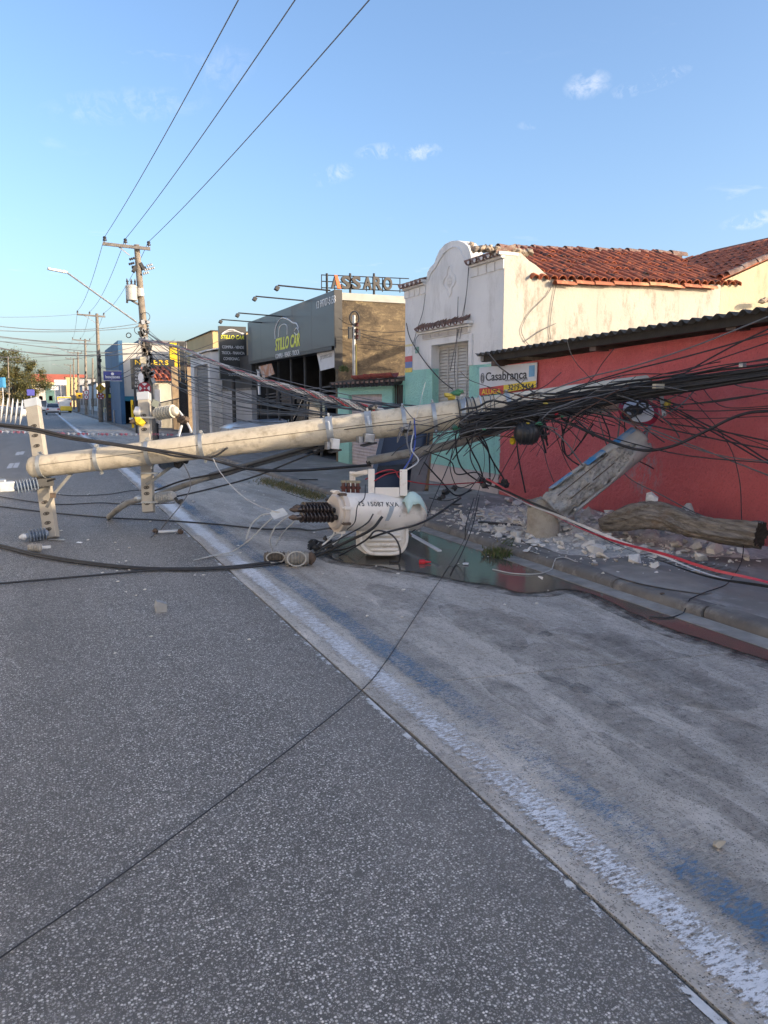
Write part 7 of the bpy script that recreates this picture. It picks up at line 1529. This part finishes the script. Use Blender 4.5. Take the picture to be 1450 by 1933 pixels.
for i in range(8):
    x0_ = random.uniform(1000, 1260); y0_2 = 775 - (x0_ - 1000) * .14 + random.uniform(-10, 20); ye_ = random.uniform(590, 900); mx = random.uniform(.3, .7)
    fan.append([(x0_, y0_2, 9.0), (x0_ + (1480 - x0_) * mx, y0_2 + (ye_ - y0_2) * mx + random.uniform(-5, 28), 8.5), (1480, ye_, 7.7), (1650, ye_ + (ye_ - y0_2) * .3, 7.0)])
for i in range(6):
    x0_ = random.uniform(890, 1180); fan.append([(x0_, 800 - (x0_ - 890) * .16, 9.1), (x0_ + random.uniform(-25, 30), 850 + random.uniform(-20, 20), 9.15), (x0_ + random.uniform(-40, 60), 905 + random.uniform(-25, 30), 9.3)])
for i, pl in enumerate(fan):
    cable('loose_wire', 'loose black wire hanging in front of the red wall' if i != 14 else 'thick black cable sagging in a wide curve before the red wall', pl, .017 if i == 14 else random.choice([.005, .007, .009]), CB if i % 5 else CG, 'loose wires at the red wall' if i != 14 else None)
# wires hanging from the pole to the pavement by the teal wall
hang = [[(868, 800, 9.45), (860, 830, 9.6), (870, 880, 9.9), (905, 910, 10.2), (920, 915, 10.2)], [(872, 805, 9.5), (890, 850, 9.7), (905, 880, 10), (915, 912, 10.2)], [(880, 805, 9.5), (920, 850, 9.8), (935, 890, 10), (925, 915, 10.2)], [(886, 802, 9.5), (915, 840, 9.7), (930, 870, 9.9), (955, 910, 10)], [(855, 845, 9.7), (850, 885, 9.9), (865, 920, 10.2), (895, 912, 10.2)], [(800, 850, 9.8), (850, 870, 9.9), (862, 895, 10), (900, 892, 10.1), (918, 910, 10.2)], [(905, 815, 9.5), (922, 850, 9.7), (925, 900, 10)], [(870, 812, 9.4), (850, 870, 9.2), (820, 940, 9.0), (800, 985, 8.9), (772, 1008, 8.7)],
        [(800, 872, 9.7), (830, 905, 9.8), (860, 935, 10), (890, 925, 10.1)], [(905, 900, 9.9), (880, 930, 9.4), (845, 945, 9.1), (810, 940, 9)], [(895, 940, 9.2), (880, 990, 8.6), (878, 1020, 's')], [(905, 935, 9.3), (890, 1000, 8.6), (862, 1065, 'g'), (850, 1085, 'g')]]
for i, pl in enumerate(hang): cable('hanging_wire', 'thin black wire hanging from the fallen pole by the teal wall', pl, random.choice([.006, .008, .010]), CB, 'wires hanging by the teal wall')
for i, (x, y, r_) in enumerate([(918, 912, .075), (948, 914, .065), (842, 928, .05), (835, 940, .04), (858, 921, .035)]):
    b = MB(); c = P(x, y, d=10.0 if x > 900 else 9.4)
    for k_ in range(5): b.rock(c + Vector((random.uniform(-.05, .05), random.uniform(-.03, .03), random.uniform(-.03, .03))) * (r_ / .06), r_ * .7, x + k_, 1)
    tag(b.build('wire_connector', BLACKM), ['black connector lump where the wires meet by the teal wall', 'dark round connector at the foot of the red wall', 'black connector on the wire right of the transformer', 'lower black connector beside the transformer end', 'small connector on the red wire by the teal wall'][i], 'connector')
cable('red_wire', 'thin red wire running from the transformer bracket to the connector lump', [(690, 905, 8.7), (720, 890, 8.9), (745, 888, 9), (760, 905, 9), (820, 915, 9.4), (880, 912, 9.8), (918, 910, 10)], .007, CR); cable('red_wire', 'second red wire looping between the transformer bracket legs', [(706, 908, 8.6), (730, 895, 8.7), (758, 890, 8.6)], .006, CR)
for i, pl in enumerate([[(775, 795, 9.5), (768, 830, 9.3), (775, 860, 9.1), (765, 888, 8.8)], [(782, 790, 9.5), (784, 830, 9.3), (778, 860, 9.1), (762, 886, 8.8)], [(785, 800, 9.5), (776, 845, 9.2), (790, 870, 9.0), (765, 889, 8.75)]]): cable('lead_wire', ['grey lead wire from the pole to the transformer bracket', 'blue lead wire from the pole to the transformer bracket', 'pale lead wire looping to the transformer bracket'][i], pl, .009, [CG, CBL, CW][i])
for i, pl in enumerate([[(760, 812, 9.4), (750, 835, 9.3), (757, 812, 9.3), (780, 800, 9.4)], [(785, 790, 9.4), (792, 765, 9.6), (797, 745, 9.8), (803, 722, 10)], [(760, 765, 9.5), (775, 785, 9.45), (790, 795, 9.4), (815, 790, 9.4)], [(640, 812, 9.6), (700, 805, 9.5), (765, 800, 9.45), (830, 806, 9.4)]]): cable('thin_wire', ['thin loop of wire at the shaded part of the pole', 'pale stiff wire rising from the pole before the shutter', 'thin wire lying along the top of the pole', 'dark wire strapped under the sunlit part of the pole'][i], pl, .006 if i != 1 else .003, [CG, CW, CG, CB][i])
# cables across the road
road = [('thick twin cable drooping across the left crossarm and the pole', .020, CB, [(-60, 790, 9.3), (0, 801, 9.35), (60, 808, 9.4), (130, 824, 9.45), (190, 834, 9.5), (270, 846, 9.55), (330, 855, 9.55), (400, 868, 9.6), (470, 885, 9.8), (560, 888, 10.2), (700, 878, 10.6)]),
        ('second strand of the drooping twin cable over the pole', .014, CB, [(-60, 794, 9.32), (0, 804, 9.36), (60, 813, 9.4), (130, 828, 9.45), (200, 838, 9.5), (290, 852, 9.52), (340, 862, 9.55), (400, 862, 9.6), (430, 845, 9.6)]),
        ('black double cable lying on the road towards the transformer', .017, CB, [(-80, 1018, 'g'), (0, 1031, 'g'), (60, 1046, 'g'), (150, 1062, 'g'), (260, 1074, 'g'), (350, 1076, 'g'), (430, 1073, 'g'), (510, 1064, 'g'), (580, 1056, 'g'), (650, 1025, 8.4), (700, 1000, 8.3), (722, 975, 8.3)]),
        ('second black cable lying on the road beside the double cable', .012, CB, [(-80, 1020, 'g'), (0, 1034, 'g'), (70, 1051, 'g'), (170, 1067, 'g'), (280, 1076, 'g'), (400, 1076, 'g'), (520, 1066, 'g'), (640, 1040, 'g'), (720, 1008, 8.35), (800, 985, 8.6), (870, 940, 9)]),
        ('straight thin black cable joining the double cable on the asphalt', .011, CB, [(-100, 1112, 'g'), (0, 1103, 'g'), (150, 1090, 'g'), (300, 1077, 'g'), (360, 1075, 'g')]),
        ('long black cable on the road passing behind the left crossarm', .012, CB, [(-60, 950, 'g'), (0, 957, 'g'), (90, 968, 'g'), (200, 978, 'g'), (300, 983, 'g'), (400, 990, 'g'), (500, 1000, 'g'), (580, 1002, 'g'), (650, 992, 8.7)]),
        ('black wavy cable on the road behind the crossarm brace', .010, CB, [(-60, 925, 'g'), (0, 938, 'g'), (70, 949, 'g'), (120, 953, 'g'), (190, 950, 'g'), (250, 953, 'g'), (330, 950, 'g')]),
        ('thin cable on the road nearest the pole shadow', .008, CB, [(60, 925, 'g'), (130, 936, 'g'), (200, 934, 'g'), (280, 928, 'g'), (400, 905, 10.3), (480, 880, 10.1)]),
        ('black cable hugging the lamp arm pipe', .014, CB, [(290, 927, 10.55), (350, 906, 10.4), (420, 892, 10.25), (500, 870, 10.0), (600, 842, 9.85)]),
        ('black cable stretched below the lamp arm pipe', .012, CB, [(330, 938, 10.0), (400, 922, 10.1), (480, 900, 10.1), (560, 868, 10), (640, 838, 9.8)]),
        ('thin dark wire running from the near road up to the tangle', .0032, CB, [(-250, 1990, 'g'), (0, 1808, 'g'), (200, 1672, 'g'), (420, 1510, 'g'), (580, 1388, 'g'), (688, 1298, 'g'), (740, 1232, 'g'), (800, 1140, 'g'), (830, 1096, 'g'), (848, 1068, 'g'), (862, 1045, 8.35), (882, 1005, 8.3), (900, 940, 8.6), (915, 870, 9), (905, 810, 9.3)]),
        ('thin grey wire curving from the middle crossarm to the fuse tube', .007, CG, [(345, 872, 9.9), (358, 900, 9.85), (358, 925, 9.8), (340, 955, 9.75), (315, 985, 9.8), (300, 1004, 'g'), (285, 1015, 'g')]),
        ('pale stiff wire running down to the plastic tag', .006, CW, [(402, 865, 9.5), (415, 890, 9.3), (440, 920, 9.1), (470, 945, 8.9), (510, 963, 8.5), (540, 968, 8.45)]),
        ('grey wire loop left of the plastic tag', .008, CW, [(380, 1055, 'g'), (430, 1045, 'g'), (470, 1020, 8.6), (500, 990, 8.5), (515, 978, 8.45)]),
        ('second grey wire loop below the plastic tag', .008, CW, [(465, 1018, 8.6), (475, 990, 8.6), (495, 972, 8.55), (510, 970, 8.5)]),
        ('pale wire bow from the insulator drum to the bushings', .008, CW, [(515, 1040, 8.6), (510, 1020, 8.5), (520, 995, 8.45), (545, 975, 8.4), (570, 972, 8.35)]),
        ('second pale wire from the insulator drum to the bushings', .006, CW, [(520, 1030, 8.6), (535, 1005, 8.5), (555, 985, 8.4), (572, 975, 8.35)]),
        ('black wire bending down beside the radiator', .010, CB, [(640, 1050, 'g'), (690, 1020, 8.3), (710, 1002, 8.25), (740, 1010, 8.25), (755, 1035, 8.25), (752, 1062, 'g'), (735, 1062, 'g')]),
        ('thin black wire across the transformer tank', .006, CB, [(655, 1000, 8.15), (670, 985, 8.18), (675, 955, 8.2), (688, 940, 8.3), (690, 915, 8.45)]),
        ('stiff wire slanting over the transformer radiator', .008, CB, [(585, 1050, 'g'), (640, 1018, 8.2), (690, 990, 8.15), (705, 970, 8.15)]),
        ('grey wire curving over the kerb into the puddle', .006, CW, [(930, 1075, 'g'), (970, 1083, 'g'), (1020, 1083, 'g'), (1060, 1070, 'g'), (1090, 1060, 's')]),
        ('short pale wire by the wide crack in the asphalt', .005, CW, [(365, 1058, 'g'), (400, 1050, 'g'), (440, 1048, 'g')]),
        ('thin wire slanting across the pavement behind the transformer', .006, CB, [(540, 930, 's'), (600, 950, 'g'), (650, 965, 'g')])]
for lb, r_, m_, pl in road: cable('road_cable', lb, pl, r_, m_)
# wires on the white facade
for i, pl in enumerate([[(885, 495), (882, 540), (876, 590), (868, 640)], [(886, 500), (878, 570), (862, 640), (850, 700)], [(803, 555), (798, 590), (788, 620), (780, 650)], [(767, 610), (775, 640), (800, 680), (830, 715), (855, 735)], [(798, 625), (785, 640), (783, 660)], [(865, 560), (862, 640), (858, 700), (862, 745)]]):
    b = MB(); b.tube(smooth_path([P(x, y, X=WX - .06) for x, y in pl], 6), .007 if i != 3 else .011, 5); tag(b.build('facade_wire', CG if i != 3 else CB, smooth='all'), ['grey wire hanging from the gable end tile on the white facade', 'second grey wire hanging beside it to the shutter', 'thin wire left of the gable on the white facade', 'dark cable sloping down the white facade past the shutter', 'short wire by the eyebrow cornice end', 'thin vertical wire in front of the shutter'][i], 'cable')
for i, pl in enumerate([[(1045, 535), (1030, 560), (1000, 590), (985, 620), (990, 640), (1003, 655)], [(990, 645), (1020, 625), (1050, 610)], [(1050, 535), (1042, 580), (1038, 620), (1040, 640)]]):
    b = MB(); b.tube(smooth_path([P(x, y, Y=YC - .03) for x, y in pl], 6), .006, 5); tag(b.build('wall_wire', CG, smooth='all'), ['long thin wire drooping on the sunlit cream side wall', 'short stiff wire low on the cream side wall', 'faint vertical wire on the cream side wall'][i], 'cable')
# ---------------------------------------------------------------- tapes
def ribbon(name, label, pts, w, mats, seg, flat=Vector((0, 0, 1)), tw=0, kind='tape'):
    sp = smooth_path(pts, 10); b = MB(); acc = 0; n = len(sp); L = 0; vs = []
    for i, p_ in enumerate(sp):
        a_ = tw * i; vs += [p_ + flat * (w / 2 * math.cos(a_)) + _F * (w / 2 * math.sin(a_)), p_ - flat * (w / 2 * math.cos(a_)) - _F * (w / 2 * math.sin(a_))]
    for i in range(n - 1):
        L += (sp[i + 1] - sp[i]).length; b.add([vs[2 * i], vs[2 * i + 1], vs[2 * i + 3], vs[2 * i + 2]], [(0, 1, 2, 3)], int(L / seg) % len(mats))
    o = b.build(name, mats, fix=False); return tag(o, label, 'tape')
TW = pm('tape_white', (.66, .66, .66), None, 9, rough=.4); TR = pm('tape_red', (.55, .05, .08), None, 9, rough=.4); TRP = pm('tape_pink', (.60, .22, .26), None, 9, rough=.4)
Yt_ = 24.0; tape_pts = [P(x, y, Y=Yt_) for x, y in [(-60, 812), (0, 815), (70, 817), (140, 819), (200, 820), (260, 820)]] + [P(300, 820, Y=Yt_ + .5), P(355, 822, Y=Yt_ + 1)]
dense = []
for a_, c_ in zip(tape_pts, tape_pts[1:]): dense += [a_.lerp(c_, k_ / 6) for k_ in range(6)]
ribbon('barrier_tape', 'pink and white barrier tape stretched across the street far behind the fallen pole', dense, .075, [TRP, TW], .28, tw=.35)
tpts = [P(918, 908, d=9.9), P(950, 922, d=9.5), P(1000, 948, d=9.0), P(1050, 970, d=8.3), P(1100, 995, d=7.9), P(1170, 1025, d=7.6), P(1250, 1050, d=7.2), P(1340, 1080, d=6.8), P(1450, 1102, d=6.4), P(1600, 1140, d=6)]
for i, (m_, lb) in enumerate(((TR, 'red edge'), (TW, 'white middle'), (BLACKM, 'black edge'))):
    sp = smooth_path(tpts, 8); pts = [p_ + Vector((0, 0, 1)) * (.030 * math.cos(k_ * .11 + i * 1.7 + .4) - .01 * i) + _F * (.02 * math.sin(k_ * .11 + i * 2.1)) for k_, p_ in enumerate(sp)]
    b = MB(); 
    for k_ in range(len(pts) - 1):
        n_ = Vector((0, 0, 1)) * math.cos(k_ * .06 + i) + _F * math.sin(k_ * .06 + i); n2 = Vector((0, 0, 1)) * math.cos((k_ + 1) * .06 + i) + _F * math.sin((k_ + 1) * .06 + i)
        b.add([pts[k_] + n_ * .014, pts[k_] - n_ * .014, pts[k_ + 1] - n2 * .014, pts[k_ + 1] + n2 * .014], [(0, 1, 2, 3)])
    o = b.build('twisted_tape', m_, fix=False); md = o.modifiers.new('thick', 'SOLIDIFY'); md.thickness = .003; tag(o, lb + ' strip of the twisted barrier tape slung past the pole stump', 'tape', 'twisted tape strips')
# ---------------------------------------------------------------- grass at the kerb
random.seed(14)
def tuft(name, label, pxs, n, h, mats):
    b = MB()
    for i in range(n):
        x, y = random.choice(pxs); q = P(x + random.gauss(0, 9), y + random.gauss(0, 2.5), z=.12) + Vector((random.gauss(0, .03), random.gauss(0, .03), 0)); q.z = .02 if q.x < KX else SWZ
        d = Vector((random.gauss(0, .45), random.gauss(0, .45), 1)).normalized() * h * random.uniform(.4, 1.1); s_ = d.cross(Vector((random.random() - .5, random.random() - .5, .1))).normalized() * .006; m_ = q + d * .6 + Vector((d.x, d.y, 0)) * .3
        b.add([q - s_, q + s_, m_ + s_ * .7, m_ - s_ * .7, q + d + Vector((d.x, d.y, 0)) * .9], [(0, 1, 2, 3), (3, 2, 4)], i % len(mats))
    tag(b.build(name, mats, fix=False), label, 'grass', kind='stuff')
GRA = pm('grass_green', (.09, .12, .03), (.06, .08, .02), 9, rough=.8); GRD = pm('grass_dry', (.22, .19, .09), (.16, .13, .06), 9, rough=.8)
tuft('kerb_grass', 'green grass tuft growing at the kerb left of the stump', [(940, 1032), (952, 1033), (930, 1028)], 260, .10, [GRA, GRA, GRD]); tuft('driveway_grass', 'dry grass strip along the kerb before the dealership', [(500 + i * 9, 900 + i * 2.6) for i in range(12)], 1300, .10, [GRD, GRA, GRD])
